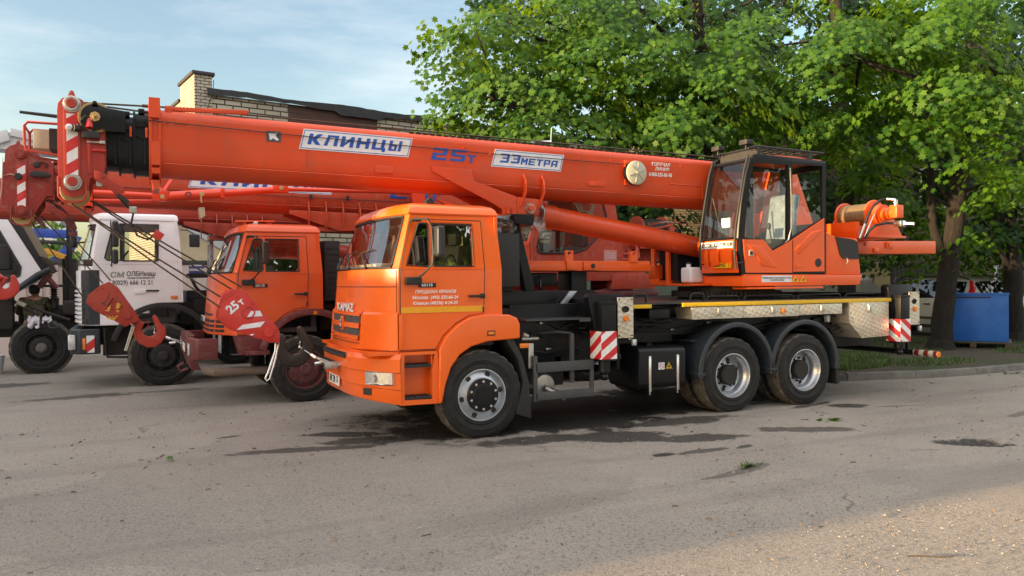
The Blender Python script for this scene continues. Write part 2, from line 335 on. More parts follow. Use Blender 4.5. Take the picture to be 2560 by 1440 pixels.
    def build(s, name, mats, parent=None, angle=32, label=None, weld=False):
        if weld: bmesh.ops.remove_doubles(s.bm, verts=s.bm.verts, dist=1e-4)
        bmesh.ops.recalc_face_normals(s.bm, faces=s.bm.faces)
        me = bpy.data.meshes.new(name); s.bm.to_mesh(me); s.bm.free()
        for m_ in (mats if isinstance(mats, (list, tuple)) else [mats]): me.materials.append(M[m_] if isinstance(m_, str) else m_)
        me.polygons.foreach_set('use_smooth', [True]*len(me.polygons)); me.set_sharp_from_angle(angle=R(angle))
        o = bpy.data.objects.new(name, me); COL.objects.link(o)
        if parent: o.parent = parent
        if label: o['label'] = label
        return o
def thing(name, label, cat, loc=(0, 0, 0), group=None, rotz=0):
    o = bpy.data.objects.new(name, None); COL.objects.link(o); o.location = loc; o.rotation_euler = (0, 0, rotz); o.empty_display_size = 0.2
    o['label'] = label; o['category'] = cat
    if group: o['group'] = group
    return o
def node(name, parent, loc=(0, 0, 0), label=None):
    o = bpy.data.objects.new(name, None); COL.objects.link(o); o.parent = parent; o.location = loc; o.empty_display_size = 0.1
    if label: o['label'] = label
    return o
def tag(o, label, cat, group=None):
    o['label'] = label; o['category'] = cat
    if group: o['group'] = group
    return o
def lettering(name, body, size, mat, parent, loc, face='-y', shear=0.0, bold=0.0, align='CENTER', sx=1.0, tilt=0.0, rotz=None):
    cu = bpy.data.curves.new('txt', 'FONT'); cu.body = body; cu.size = size; cu.align_x = align; cu.align_y = 'CENTER'; cu.shear = shear; cu.offset = bold; cu.extrude = 0.0015
    cu.space_line = 0.9; cu.resolution_u = 3
    t = bpy.data.objects.new('txt', cu); COL.objects.link(t); bpy.context.view_layer.update()
    me = bpy.data.meshes.new_from_object(t.evaluated_get(bpy.context.evaluated_depsgraph_get())); bpy.data.objects.remove(t); bpy.data.curves.remove(cu)
    rz = {'-y': 0.0, '-x': R(-90)}[face] if rotz is None else rotz
    me.transform(Matrix.Translation(loc) @ Matrix.Rotation(rz, 4, 'Z') @ Matrix.Rotation(R(90), 4, 'X') @ Matrix.Rotation(tilt, 4, 'Z') @ Matrix.Diagonal((sx, 1, 1, 1)))
    me.materials.clear(); me.materials.append(M[mat])
    o = bpy.data.objects.new(name, me); COL.objects.link(o); o.parent = parent; return o
def arc(cx, cz, r, a0, a1, n): return [(cx+r*math.cos(R(a0+(a1-a0)*i/n)), cz+r*math.sin(R(a0+(a1-a0)*i/n))) for i in range(n+1)]
# ------------------------------------------------------------------ wheels
def tyre_bm(mb, x, y, z, r=0.51, wd=0.285, seg=96, lug=0.012, chunky=False):
    prof = [(0.292, 0.015), (0.30, -0.004), (0.335, -0.006), (0.345, 0.002), (0.40, -0.012), (0.405, -0.008), (0.44, -0.006), (0.475, 0.004), (0.496, 0.020),
            (r, 0.036), (r, 0.080), (r-0.014, 0.086), (r-0.014, 0.098), (r, 0.104), (r+0.002, wd/2), (r, wd-0.104), (r-0.014, wd-0.098), (r-0.014, wd-0.086), (r, wd-0.080), (r, wd-0.036),
            (0.496, wd-0.02), (0.44, wd+0.004), (0.40, wd+0.008), (0.30, wd), (0.292, wd-0.02)]
    k = (r/0.51)
    rows = []
    for i, (pr, py) in enumerate(prof):
        row = []
        for j in range(seg):
            a = 2*math.pi*j/seg; q = pr*k if i > 0 else pr
            if 8 <= i <= 10 or 18 <= i <= 20:
                if (j % (6 if chunky else 4)) < (2 if chunky else 1): q -= lug
            zz = q*math.cos(a); 
            if zz < -(r-0.018): zz = -(r-0.018)          # flattened contact patch
            row.append((x+q*math.sin(a), y+py, z+zz))
        rows.append(row)
    mb.grid(rows, lambda i, j: 1 if i >= 8 and i <= 20 else 0, closed=True)
def wheel(parent, x, y, z=0.492, style='front', dual=False, spin=0.0, r=0.51, nuts=True):
    w_ = node('wheel', parent, (x, y, z))
    mb = MB(); tyre_bm(mb, 0, 0, 0, r, chunky=(style == 'maz'))
    mb.build('tyre', ['rubber', 'tread'], w_, 40)
    if dual:
        mb = MB(); tyre_bm(mb, 0, 0.335, 0, r); mb.build('inner_tyre', ['rubber', 'tread'], w_, 40)
    rimmat = {'front': 'silver', 'rear': 'silver', 'maroon': 'maroonrim', 'maz': 'blackrim', 'maz_old': 'blackrim'}[style]
    mb = MB()
    if style in ('front', 'maroon'):
        mb.lathe([(0.293, 0.02), (0.300, 0.004), (0.297, -0.004), (0.286, -0.004), (0.278, 0.012), (0.272, 0.035), (0.262, 0.045), (0.225, 0.030), (0.200, 0.018), (0.196, 0.0), (0.19, -0.006), (0.0, -0.008)], (0, 0, 0), seg=64)
        for k in range(6):
            a = spin+2*math.pi*k/6+0.35; c_ = Vector((0.240*math.sin(a), 0.026, 0.240*math.cos(a)))
            mb.lathe([(0.0, 0.0), (0.030, 0.0005), (0.031, 0.008)], c_, seg=16, mat=1)
    elif style == 'rear':
        mb.lathe([(0.293, 0.03), (0.300, 0.010), (0.299, -0.004), (0.288, -0.005), (0.281, 0.008), (0.276, 0.040), (0.262, 0.062), (0.252, 0.075), (0.240, 0.115), (0.234, 0.150), (0.222, 0.160), (0.205, 0.152), (0.145, 0.140), (0.0, 0.140)], (0, 0, 0), seg=64)
        for k in range(6):
            a = spin+2*math.pi*k/6; c_ = Vector((0.192*math.sin(a), 0.146, 0.192*math.cos(a)))
            mb.lathe([(0.0, -0.003), (0.030, -0.002), (0.031, 0.008)], c_, seg=16, mat=1)
    else:
        mb.lathe([(0.293, 0.03), (0.300, 0.006), (0.297, -0.004), (0.286, -0.003), (0.275, 0.02), (0.262, 0.06), (0.25, 0.075), (0.225, 0.05), (0.205, 0.02), (0.19, 0.005), (0.0, 0.0)], (0, 0, 0), seg=64)
        for k in range(8):
            a = spin+2*math.pi*k/8; c_ = Vector((0.225*math.sin(a), 0.046, 0.225*math.cos(a)))
            mb.lathe([(0.0, -0.004), (0.022, -0.003), (0.023, 0.01)], c_, seg=12, mat=1)
    mb.build('rim', [rimmat, 'blackmat'], w_, 30)
    mb = MB()
    if style == 'front':
        mb.lathe([(0.193, 0.0), (0.192, -0.030), (0.184, -0.040), (0.125, -0.043), (0.118, -0.050), (0.0, -0.054)], (0, 0, 0), seg=48)
        nr, ny = 0.157, -0.048
    elif style == 'rear':
        mb.lathe([(0.140, 0.14), (0.138, 0.075), (0.120, 0.050), (0.0, 0.045)], (0, 0, 0), seg=40); nr, ny = 0.163, 0.12
    elif style == 'maroon':
        mb.lathe([(0.09, 0.0), (0.088, -0.02), (0.075, -0.03), (0.0, -0.03)], (0, 0, 0), seg=40); nr, ny = 0.145, -0.022
    else:
        mb.lathe([(0.10, 0.0), (0.096, -0.05), (0.07, -0.06), (0.066, -0.085), (0.0, -0.09)], (0, 0, 0), seg=40); nr, ny = 0.150, -0.012
    mb.build('hub', {'front': 'black', 'rear': 'dirtyblack', 'maroon': 'maroonrim', 'maz': 'dirtyblack', 'maz_old': 'hubgrey'}[style], w_, 30)
    if nuts:
        mb = MB(); mb.cyl((0, 0, 0), (0, 0.03, 0), 0.0165, seg=6); mb.cyl((0, -0.012, 0), (0, 0, 0), 0.0095, seg=8)
        nut = mb.build('wheel_nut', 'chrome' if style == 'front' else ('dirtyblack' if style in ('rear', 'maz') else rimmat), w_, 30)
        for k in range(10):
            a = spin+2*math.pi*k/10; o = nut if k == 0 else nut.copy()
            if k: COL.objects.link(o); o.parent = w_
            o.location = (nr*math.sin(a), ny, nr*math.cos(a))
    return w_
M['maroonrim'] = worn('maroon_rim_paint', (0.10, 0.028, 0.03), (0.04, 0.02, 0.02), 0.35, 0.55, (0.2, 0.15, 0.14))
M['blackrim'] = flat('black_rim_paint', (0.02, 0.019, 0.019), 0.6, 0, 0.4, 7)
M['hubgrey'] = flat('dusty_grey_hub', (0.16, 0.145, 0.14), 0.6, 0.3, 0.35, 9)
# ------------------------------------------------------------------ forward-control cab shared by the two orange lorries
YC = 1.20
def fpt(s, z, hw=1.17, xc=None, xs=None, p=3.6, off=0.0):
    """point of the curved cab front; s runs -1 (near side) to 1"""
    if xc is None:
        if z <= 1.93: t = (z-1.03)/0.9; xc, xs = -1.315+0.085*t, -0.97
        else: t = (z-1.93)/0.60; xc, xs = -1.23+0.27*t, -0.965+0.155*t; hw = hw-0.13*(z-1.93)
    d = abs(s)**p; x = xc+(xs-xc)*d; y = YC+s*hw
    if off:
        sl = (xs-xc)*p*abs(s)**(p-1)*(1 if s > 0 else -1)/hw; nrm = Vector((-1, sl, 0)).normalized(); x += nrm.x*off; y += nrm.y*off
    return Vector((x, y, z))
def fgrid(mb, ss, zs, off=0.0, mat=0, **kw): mb.grid([[fpt(s, z, off=off, **kw) for s in ss] for z in zs], mat)
def lin(a, b, n): return [a+(b-a)*i/n for i in range(n+1)]
SIDE_LO = [(-0.97, 1.03), (-0.53, 1.03), (-0.44, 1.17), (-0.30, 1.29), (-0.14, 1.37), (0.06, 1.39), (0.275, 1.39), (0.272, 1.93), (-0.965, 1.93)]
SIDE_UP = [(-0.965, 1.93), (0.272, 1.93), (0.262, 2.1), (0.234, 2.55), (-0.805, 2.55)]
WIN1 = [(-0.865, 1.975), (-0.63, 1.965), (-0.605, 1.985), (-0.605, 2.41), (-0.62, 2.43), (-0.70, 2.43), (-0.72, 2.415)]
WIN2 = [(-0.545, 1.965), (-0.085, 1.965), (-0.085, 2.43), (-0.545, 2.43)]
def shrink(poly, k):
    cx = sum(p[0] for p in poly)/len(poly); cz = sum(p[1] for p in poly)/len(poly)
    return [(cx+(p[0]-cx)*k, cz+(p[1]-cz)*k) for p in poly]
def inset(poly, d):
    """polygon moved inwards by d (outwards when negative)"""
    n = len(poly); out = []; sg = 1 if area(poly) > 0 else -1
    for i in range(n):
        a, b, c = Vector(poly[i-1]), Vector(poly[i]), Vector(poly[(i+1) % n]); e1 = (b-a).normalized(); e2 = (c-b).normalized()
        n1 = Vector((-e1.y, e1.x))*sg; n2 = Vector((-e2.y, e2.x))*sg; out.append(tuple(b+(n1+n2)/max(0.3, 1+n1.dot(n2))*d))
    return out
def ymap(side, off=0.0):
    def f(x, z):
        y = 0.03+max(0, z-1.93)*0.13+off
        return (x, y if side < 0 else 2*YC-y, z)
    return f
def cab(root, pm, new):
    c = node('cab', root)
    mb = MB()
    for sd in (-1, 1):
        th = (0, 0.045 if sd < 0 else -0.045, 0)
        mb.panel(SIDE_LO, [], ymap(sd), 0, th); mb.panel(SIDE_UP, [WIN1, WIN2], ymap(sd), 0, th)
    ss = lin(-1, 1, 36)
    fgrid(mb, ss, [1.03, 1.06, 1.2, 1.5, 1.8, 1.90, 1.925, 1.93])
    mb.grid([[fpt(s, 1.93, off=0.0) for s in ss], [fpt(s, 1.932, off=-0.03) for s in ss], [fpt(s, 1.945) for s in ss]])
    for a, b in ((-1.0, -0.93), (0.93, 1.0)): fgrid(mb, lin(a, b, 3), lin(1.94, 2.555, 8))
    fgrid(mb, ss, [2.52, 2.54, 2.56])
    # roof: rings drawn in towards the middle
    def ring(z, ins, fwd=0.0):
        base = [fpt(s, min(z, 2.56)) for s in lin(-1, 1, 24)]+[Vector((0.235, YC+1.09, 0)), Vector((0.235, YC-1.09, 0))]
        out = []
        for v in base:
            y = YC+(v.y-YC)*(1-ins/1.1); x = -0.35+(v.x+0.35)*(1-ins/0.9) - (fwd if v.x < -0.5 else -fwd*0.6); out.append((x, y, z))
        return out
    mb.loft([ring(2.54, -0.012, 0.012), ring(2.555, -0.018, 0.016), ring(2.605, 0.0, 0.0), ring(2.645, 0.05), ring(2.675, 0.16), ring(2.685, 0.45), ring(2.69, 0.8)], caps=True)
    mb.box(0.20, 0.24, YC-1.13, YC+1.13, 1.35, 2.53)
    mb.build('cab_shell', pm, c, 38, weld=False)
    # under-floor and inner trim
    mb = MB(); mb.box(-0.90, 0.19, YC-1.09, YC+1.09, 1.05, 1.12); mb.box(-1.10, -0.86, YC-0.78, YC+0.78, 1.55, 1.925, bev=0.05); mb.box(0.12, 0.19, YC-1.05, YC+1.05, 1.12, 2.45)
    mb.box(-0.7, 0.15, YC-1.0, YC+1.0, 2.44, 2.47)
    mb.build('cab_interior', 'interior', c)
    mb = MB(); mb.box(-1.12, -0.84, YC-0.80, YC+0.80, 1.93, 2.0, bev=0.03); mb.box(0.105, 0.118, YC-1.0, YC+1.0, 1.3, 2.43); mb.build('dashboard', 'trimtan', c)
    for yy in (0.42, 1.55):
        mb = MB(); mb.box(-0.62, -0.12, yy, yy+0.5, 1.45, 1.60, bev=0.05); mb.box(-0.18, -0.04, yy+0.02, yy+0.48, 1.58, 2.22, bev=0.05, rot=Matrix.Rotation(R(8), 3, 'Y'), piv=(-0.1, yy, 1.6)); mb.box(-0.10, 0.0, yy+0.12, yy+0.38, 2.22, 2.38, bev=0.04)
        mb.build('seat', 'interior', c)
        if not new and yy < 1: mb = MB(); mb.box(-0.30, -0.27, yy+0.06, yy+0.30, 1.62, 2.2, bev=0.012, rot=Matrix.Rotation(R(24), 3, 'Y'), piv=(-0.28, yy, 1.6)); mb.build('safety_vest', 'seatgreen', c)
    mb = MB(); mb.tube([(-0.80+0.10*math.sin(a), 0.66+0.22*math.cos(a), 1.98+0.20*math.sin(a)) for a in [2*math.pi*i/20 for i in range(20)]], 0.015, 6, closed=True); mb.cyl((-0.8, 0.66, 1.98), (-1.0, 0.66, 1.85), 0.03, seg=8)
    mb.build('steering_wheel', 'blackmat', c)
    # glazing
    mb = MB(); fgrid(mb, lin(-0.935, 0.935, 28), lin(1.94, 2.525, 6), off=-0.006); mb.build('windscreen', 'glass', c, 60)
    mb = MB(); lp = [fpt(s, 1.945, off=0.004) for s in lin(-0.93, 0.93, 28)]+[fpt(0.93, z, off=0.004) for z in lin(1.97, 2.50, 5)]+[fpt(s, 2.52, off=0.004) for s in lin(0.925, -0.925, 28)]+[fpt(-0.93, z, off=0.004) for z in lin(2.50, 1.97, 5)]
    mb.tube(lp, 0.013, 6, closed=True); mb.build('windscreen_seal', 'blackmat', c)
    for sd in (-1, 1):
        d = node('door', c)
        e = 0.006
        mb = MB(); th = (0, 0.012 if sd < 0 else -0.012, 0)
        mb.panel([(-0.952, 1.045), (-0.55, 1.045), (-0.46, 1.19), (-0.31, 1.315), (-0.15, 1.395), (0.035, 1.42), (0.05, 1.90), (-0.945, 1.90)], [], ymap(sd, -e), 0, th)
        mb.panel([(-0.938, 1.925), (0.05, 1.925), (0.035, 2.475), (-0.795, 2.475)], [inset(WIN1, -0.018), inset(WIN2, -0.018)], ymap(sd, -e), 0, th)
        if new: mb.panel([(-0.60, 1.93), (-0.015, 1.93), (-0.02, 2.468), (-0.60, 2.468)], [inset(WIN2, -0.028)], ymap(sd, -e-0.005), 0, th)
        mb.build('door_skin', pm, d, 30)
        mb = MB(); mb.tube([ymap(sd, -e+0.003)(*q) for q in [(-0.958, 1.04), (-0.548, 1.04), (-0.455, 1.188), (-0.308, 1.318), (-0.15, 1.40), (0.04, 1.426), (0.056, 1.93), (0.04, 2.482), (-0.80, 2.482), (-0.944, 1.925)]], 0.0055, 5, closed=True)
        mb.tube([(0.03, (-0.03 if sd < 0 else 2*YC+0.03)*0+ (0.012 if sd < 0 else 2*YC-0.012), z) for z in (1.44, 1.5)], 0.01, 5); mb.build('door_seal', 'blackmat', d)
        for wv in (WIN1, WIN2):
            mb = MB(); mb.panel(wv, [], ymap(sd, 0.012)); mb.build('window_pane', 'glassside', d)
            mb = MB(); mb.tube([ymap(sd, -0.004)(*q) for q in inset(wv, -0.006)], 0.010, 5, closed=True); mb.build('window_seal', 'blackmat', d)
        mb = MB(); yb = -0.004 if sd < 0 else 2*YC+0.004; yo = yb-0.03 if sd < 0 else yb+0.03
        mb.box(-0.16, 0.02, min(yb, yo), max(yb, yo)+0.002, 1.605, 1.635, bev=0.01); mb.box(-0.02, 0.04, min(yb, yo), max(yb, yo)+0.006, 1.595, 1.65, bev=0.012)
        mb.build('door_handle', 'blackmat', d)
        # mirror and its arm
        mi = node('mirror', c); yv = -0.24 if sd < 0 else 2*YC+0.24; ys = 0.05 if sd < 0 else 2*YC-0.05
        mb = MB(); mb.tube([(-0.80, ys+0.04*sd*-1, 2.46), (-0.80, (ys+yv)/2, 2.47), (-0.72, yv, 2.46), (-0.68, yv, 2.38), (-0.66, yv, 2.1), (-0.67, yv, 1.98), (-0.74, (ys+yv)/2, 1.86), (-0.82, ys, 1.80)], 0.012, 6)
        mb.box(-0.90, -0.72, min(ys, ys+0.09*sd), max(ys, ys+0.09*sd), 1.755, 1.84, bev=0.015); mb.box(-0.83, -0.72, min(ys, ys+0.09*sd), max(ys, ys+0.09*sd), 2.45, 2.475, bev=0.008)
        mb.build('mirror_arm', 'blackmat', mi)
        mb = MB(); mb.box(-0.66, -0.565, yv-0.12, yv+0.10, 2.06, 2.385, bev=0.035, seg=3); mb.build('mirror_housing', 'bluegrey' if new else 'maroonmirror', mi)
    # wipers
    for s0, s1 in ((-0.62, -0.30), (-0.12, 0.22), (0.38, 0.70)):
        mb = MB(); a = fpt(s0, 1.945, off=0.03); b = fpt(s0+0.1, 2.02, off=0.035); e_ = fpt(s1, 2.13, off=0.02)
        mb.tube([a, b], 0.016, 6); mb.tube([b, e_], 0.008, 5); mb.tube([fpt(s0+0.02, 2.16, off=0.012), e_, fpt(s1+0.08, 2.06, off=0.012)], 0.007, 5)
        mb.build('wiper', 'blackmat', c)
    return c
M['maroonmirror'] = flat('dark_brown_mirror_shell', (0.035, 0.018, 0.016), 0.4, 0, 0.2)
FEND_OUT = [(-0.52, 1.035), (-0.44, 1.18), (-0.29, 1.31), (-0.14, 1.385), (0.07, 1.41), (0.34, 1.40), (0.44, 1.36), (0.475, 1.29), (0.475, 1.12)]
FEND_IN = [(0.26, 1.11), (0.06, 1.10), (-0.14, 1.05), (-0.28, 0.965), (-0.385, 0.83), (-0.455, 0.635), (-0.495, 0.435), (-0.535, 0.435)]
def badge(c):
    mb = MB(); mb.box(-0.745, -0.54, 0.014, 0.022, 1.725, 1.775, bev=0.002); mb.build('model_badge', 'textblack', c)
    lettering('badge_lettering', '65115', 0.042, 'textwhite', c, (-0.645, 0.013, 1.75), bold=0.001, sx=1.25)
def new_front(root, c):
    """front panels, bumper and steps of the nearest lorry"""
    mb = MB()
    fgrid(mb, lin(-1.0, -0.60, 10), [1.045, 1.06, 1.40, 1.43], off=0.028); 
    mb.grid([[fpt(s, 1.43, off=0.028) for s in lin(-1, -0.6, 10)], [fpt(s, 1.455, off=0.0) for s in lin(-1, -0.6, 10)]]); mb.grid([[fpt(-0.60, z, off=0.028) for z in (1.045, 1.43)], [fpt(-0.56, z, off=0.0) for z in (1.06, 1.47)]])
    mb.box(-0.975, -0.93, -0.004, 0.03, 1.045, 1.43, bev=0.008); mb.build('corner_deflector', 'orange', c, 35); mb = MB()
    fgrid(mb, lin(0.60, 1.0, 10), [1.045, 1.06, 1.40, 1.43], off=0.028)
    mb.grid([[fpt(s, 1.43, off=0.028) for s in lin(0.6, 1, 10)], [fpt(s, 1.455, off=0.0) for s in lin(0.6, 1, 10)]]); mb.grid([[fpt(0.60, z, off=0.028) for z in (1.045, 1.43)], [fpt(0.56, z, off=0.0) for z in (1.06, 1.47)]])
    mb.build('corner_deflector', 'orange', c, 35)
    mb = MB(); fgrid(mb, lin(-0.98, 0.98, 30), [1.74, 1.748], off=0.004); fgrid(mb, lin(-0.55, 0.56, 20), [1.405, 1.43], off=0.022); fgrid(mb, lin(-0.55, 0.56, 20), [1.265, 1.32], off=0.022); fgrid(mb, lin(-0.55, 0.56, 20), [1.14, 1.18], off=0.022)
    for za, zb in ((1.43, 1.435), (1.405, 1.398), (1.32, 1.325), (1.265, 1.258), (1.18, 1.185), (1.14, 1.13)): mb.grid([[fpt(s, za, off=0.022) for s in lin(-0.55, 0.56, 20)], [fpt(s, zb, off=0.0) for s in lin(-0.55, 0.56, 20)]])
    mb.build('front_moulding', 'orange', c, 25)
    mb = MB()
    for z in (1.735, 1.095): mb.tube([fpt(s, z, off=0.003) for s in lin(-0.97, 0.97, 30)], 0.0045, 4)
    for s in (-0.985, 0.985): mb.tube([fpt(s, z, off=0.001) for z in lin(1.45, 1.92, 6)], 0.0045, 4)
    mb.build('panel_gap', 'textblack', c)
    for z0, z1 in ((1.325, 1.40), (1.185, 1.26)):
        mb = MB(); fgrid(mb, lin(-0.54, 0.55, 20), [z0, z1], off=0.006)
        for k in range(4): z = z0+0.012+k*(z1-z0-0.024)/3; fgrid(mb, lin(-0.30, 0.55, 16), [z-0.004, z+0.004], off=0.014, mat=1)
        mb.build('grille', ['grey', 'greygrille'], c, 30)
    e = fpt(0.0, 1.30)
    mb = MB(); mb.box(e.x-0.045, e.x-0.01, YC-0.105, YC+0.005, 1.22, 1.385, bev=0.012); mb.build('emblem', 'orange', c)
    mb = MB(); mb.box(e.x-0.048, e.x-0.044, YC-0.085, YC-0.015, 1.24, 1.365, bev=0.001); mb.build('emblem_plate', 'textblack', c)
    lettering('emblem_mark', 'G', 0.13, 'plate_white', c, (e.x-0.051, YC-0.05, 1.30), '-x', bold=0.003, sx=0.6)
    lettering('maker_lettering', 'KAMAZ', 0.135, 'plate_white', c, (fpt(0, 1.49).x-0.014, YC-0.06, 1.49), '-x', bold=0.005, sx=1.7)
    mb = MB(); fgrid(mb, lin(0.60, 0.82, 6), [1.74, 1.82], off=0.008); mb.build('front_sticker', 'plate_white', c)
    p_ = fpt(0.71, 1.78, off=0.012); lettering('sticker_lettering', 'КЛИНЦЫ', 0.055, 'textgrey', c, p_, '-x', bold=0.001, rotz=R(-90-14))
    # bumper
    b = node('bumper', root)
    kw = dict(hw=1.215, xc=-1.385, xs=-0.965, p=4.2); ss = lin(-1, 1, 40)
    def zb(s): return 0.445+0.07*(1-abs(s)**4)
    mb = MB(); rows = []
    for t, o_ in ((0, -0.05), (0.0, -0.006), (0.03, 0.0), (0.28, 0.0), (0.30, 0.012), (0.62, 0.012), (0.64, 0.03), (0.90, 0.03), (0.94, 0.015), (1.0, -0.01), (1.0, -0.10)):
        rows.append([fpt(s, zb(s)+(1.0-zb(s))*t, off=o_, **kw) for s in ss])
    mb.grid(rows); mb.box(-1.30, -0.97, 0.03, 2*YC-0.03, 0.99, 1.025)
    mb.build('bumper_shell', 'orange', b, 30)
    mb = MB(); fgrid(mb, lin(-0.45, 0.55, 18), [0.925, 0.995], off=0.034, **kw); fgrid(mb, lin(-0.05, 0.45, 10), [0.775, 0.86], off=0.034, **kw)
    for s0 in (-0.80, 0.72): fgrid(mb, lin(s0, s0+0.09, 3), [0.545, 0.62], off=0.004, **kw)
    mb.build('bumper_opening', 'blackmat', b)
    mb = MB(); fgrid(mb, lin(-0.42, 0.52, 18), [0.945, 0.958], off=0.040, **kw); mb.build('intake_bar', 'grey', b)
    for s0, s1 in ((-0.955, -0.755), (0.755, 0.955)):
        mb = MB(); fgrid(mb, lin(s0, s1, 6), [0.675, 0.80], off=0.017, **kw)
        mb.build('headlight', 'lamp', b)
        mb = MB(); lp = [fpt(s, 0.668, off=0.016, **kw) for s in lin(s0-0.008, s1+0.008, 5)]+[fpt(s, 0.807, off=0.016, **kw) for s in lin(s1+0.008, s0-0.008, 5)]
        mb.tube(lp, 0.008, 5, closed=True); q = fpt((s0+s1)/2-0.03*s0/abs(s0), 0.738, off=0.016, **kw); mb.lathe([(0.052, 0.0), (0.048, 0.012), (0.0, 0.004)], (q.x-0.006, q.y, q.z), 'x', 20)
        mb.build('headlight_surround', 'chrome', b)
    q = fpt(0, 0.63, off=0.02, **kw)
    mb = MB(); mb.box(q.x-0.012, q.x, YC-0.26, YC+0.26, 0.575, 0.69, bev=0.003); mb.build('licence_plate', 'textwhite', b)
    lettering('plate_characters', 'Т АР 739', 0.125, 'textblack', b, (q.x-0.0145, YC+0.09, 0.632), '-x', sx=0.72)
    lettering('plate_region', '32', 0.10, 'textblack', b, (q.x-0.0145, YC-0.195, 0.645), '-x', sx=0.75)
    mb = MB(); q = fpt(-0.18, 0.8, off=0.03, **kw); mb.box(q.x-0.16, q.x+0.04, q.y-0.045, q.y+0.045, 0.78, 0.86, bev=0.015); mb.cyl((q.x-0.12, q.y-0.07, 0.82), (q.x-0.12, q.y+0.07, 0.82), 0.022, seg=12); mb.cyl((q.x-0.02, q.y-0.06, 0.82), (q.x+0.04, q.y-0.06, 0.82), 0.03, seg=12)
    mb.build('towing_shackle', 'steel', b)
    # steps behind the bumper corner
    for sd in (-1, 1):
        st = node('step_panel', root)
        def fm(x, z, o=0.0): 
            y = 0.0+o; return (x, y if sd < 0 else 2*YC-y, z)
        mb = MB(); g = (0, 0.03 if sd < 0 else -0.03, 0)
        mb.panel([(-0.965, 0.44), (-0.50, 0.435), (-0.535, 1.02), (-0.965, 1.02)], [[(-0.92, 0.495), (-0.60, 0.49), (-0.60, 0.80), (-0.565, 0.985), (-0.92, 0.985)]], fm, 0, g)
        ya, yb = (0.03, 0.16) if sd < 0 else (2*YC-0.16, 2*YC-0.03)
        mb.box(-0.955, -0.52, (0.15 if sd < 0 else 2*YC-0.17), (0.17 if sd < 0 else 2*YC-0.15), 0.44, 1.02); mb.box(-0.925, -0.56, ya, yb, 0.985, 1.0); mb.box(-0.925, -0.59, ya, yb, 0.478, 0.49); mb.box(-0.935, -0.92, ya, yb, 0.49, 0.99); mb.box(-0.60, -0.585, ya, yb, 0.49, 0.99)
        mb.build('step_surround', 'orange', st, 30)
        for zz in (0.845, 0.495):
            mb = MB(); y0, y1 = (0.005, 0.145) if sd < 0 else (2*YC-0.145, 2*YC-0.005); mb.box(-0.915, -0.61, y0, y1, zz, zz+0.03, bev=0.004)
            for k in range(7): mb.box(-0.905+k*0.042, -0.885+k*0.042, y0+0.005, y1-0.005, zz+0.03, zz+0.042)
            mb.build('step_tread', 'blackmat', st)
        fe = node('mudguard', root)
        y0, y1 = (-0.035, 0.45) if sd < 0 else (2*YC-0.45, 2*YC+0.035)
        mb = MB(); mb.prism(FEND_OUT+FEND_IN, y0, y1, 'y', bev=0.022, seg=3); mb.build('mudguard_shell', 'orange', fe, 40)
        ys = -0.038 if sd < 0 else 2*YC+0.038
        mb = MB(); mb.box(0.055, 0.155, min(ys, ys+0.01), max(ys, ys+0.01), 1.165, 1.225, bev=0.004); mb.build('marker_surround', 'blackmat', fe)
        mb = MB(); mb.box(0.068, 0.142, min(ys-0.008, ys), max(ys-0.008, ys), 1.178, 1.212, bev=0.004); mb.build('marker_lamp', 'amber', fe)
        mb = MB(); mb.prism([(0.30, 1.12), (0.40, 1.12), (0.52, 0.90), (0.60, 0.60), (0.635, 0.17), (0.43, 0.24), (0.53, 0.6), (0.46, 0.88)], (0.0 if sd < 0 else 2*YC-0.35), (0.35 if sd < 0 else 2*YC), 'y', bev=0.006); mb.build('mudflap', 'blackmat', fe, 40)
    mb = MB(); mb.box(-0.945, 0.045, 0.0165, 0.0215, 1.445, 1.51); mb.build('reflective_strip', 'deco_yellow', c)
    badge(c)
    lettering('door_lettering', 'ПРОДАЖА КРАНОВ', 0.050, 'textwhite', c, (-0.545, 0.0155, 1.675), shear=0.2, bold=0.0008)
    lettering('door_lettering', 'Москва  (495) 232-66-24', 0.050, 'textwhite', c, (-0.55, 0.0155, 1.612), shear=0.2, bold=0.0008)
    lettering('door_lettering', 'Клинцы (48336) 4-24-25', 0.050, 'textwhite', c, (-0.55, 0.0155, 1.55), shear=0.2, bold=0.0008)
    mb = MB(); mb.box(-0.55, -0.46, 0.28, 0.40, 2.66, 2.71, bev=0.01); mb.prism([(-0.56, 2.70), (-0.45, 2.70), (-0.50, 2.75)], 0.28, 0.40, 'y'); mb.build('roof_marker_lamp', 'blackmat', c)
M['greygrille'] = flat('mid_grey_grille_bars', (0.10, 0.10, 0.10), 0.5, 0, 0.1)
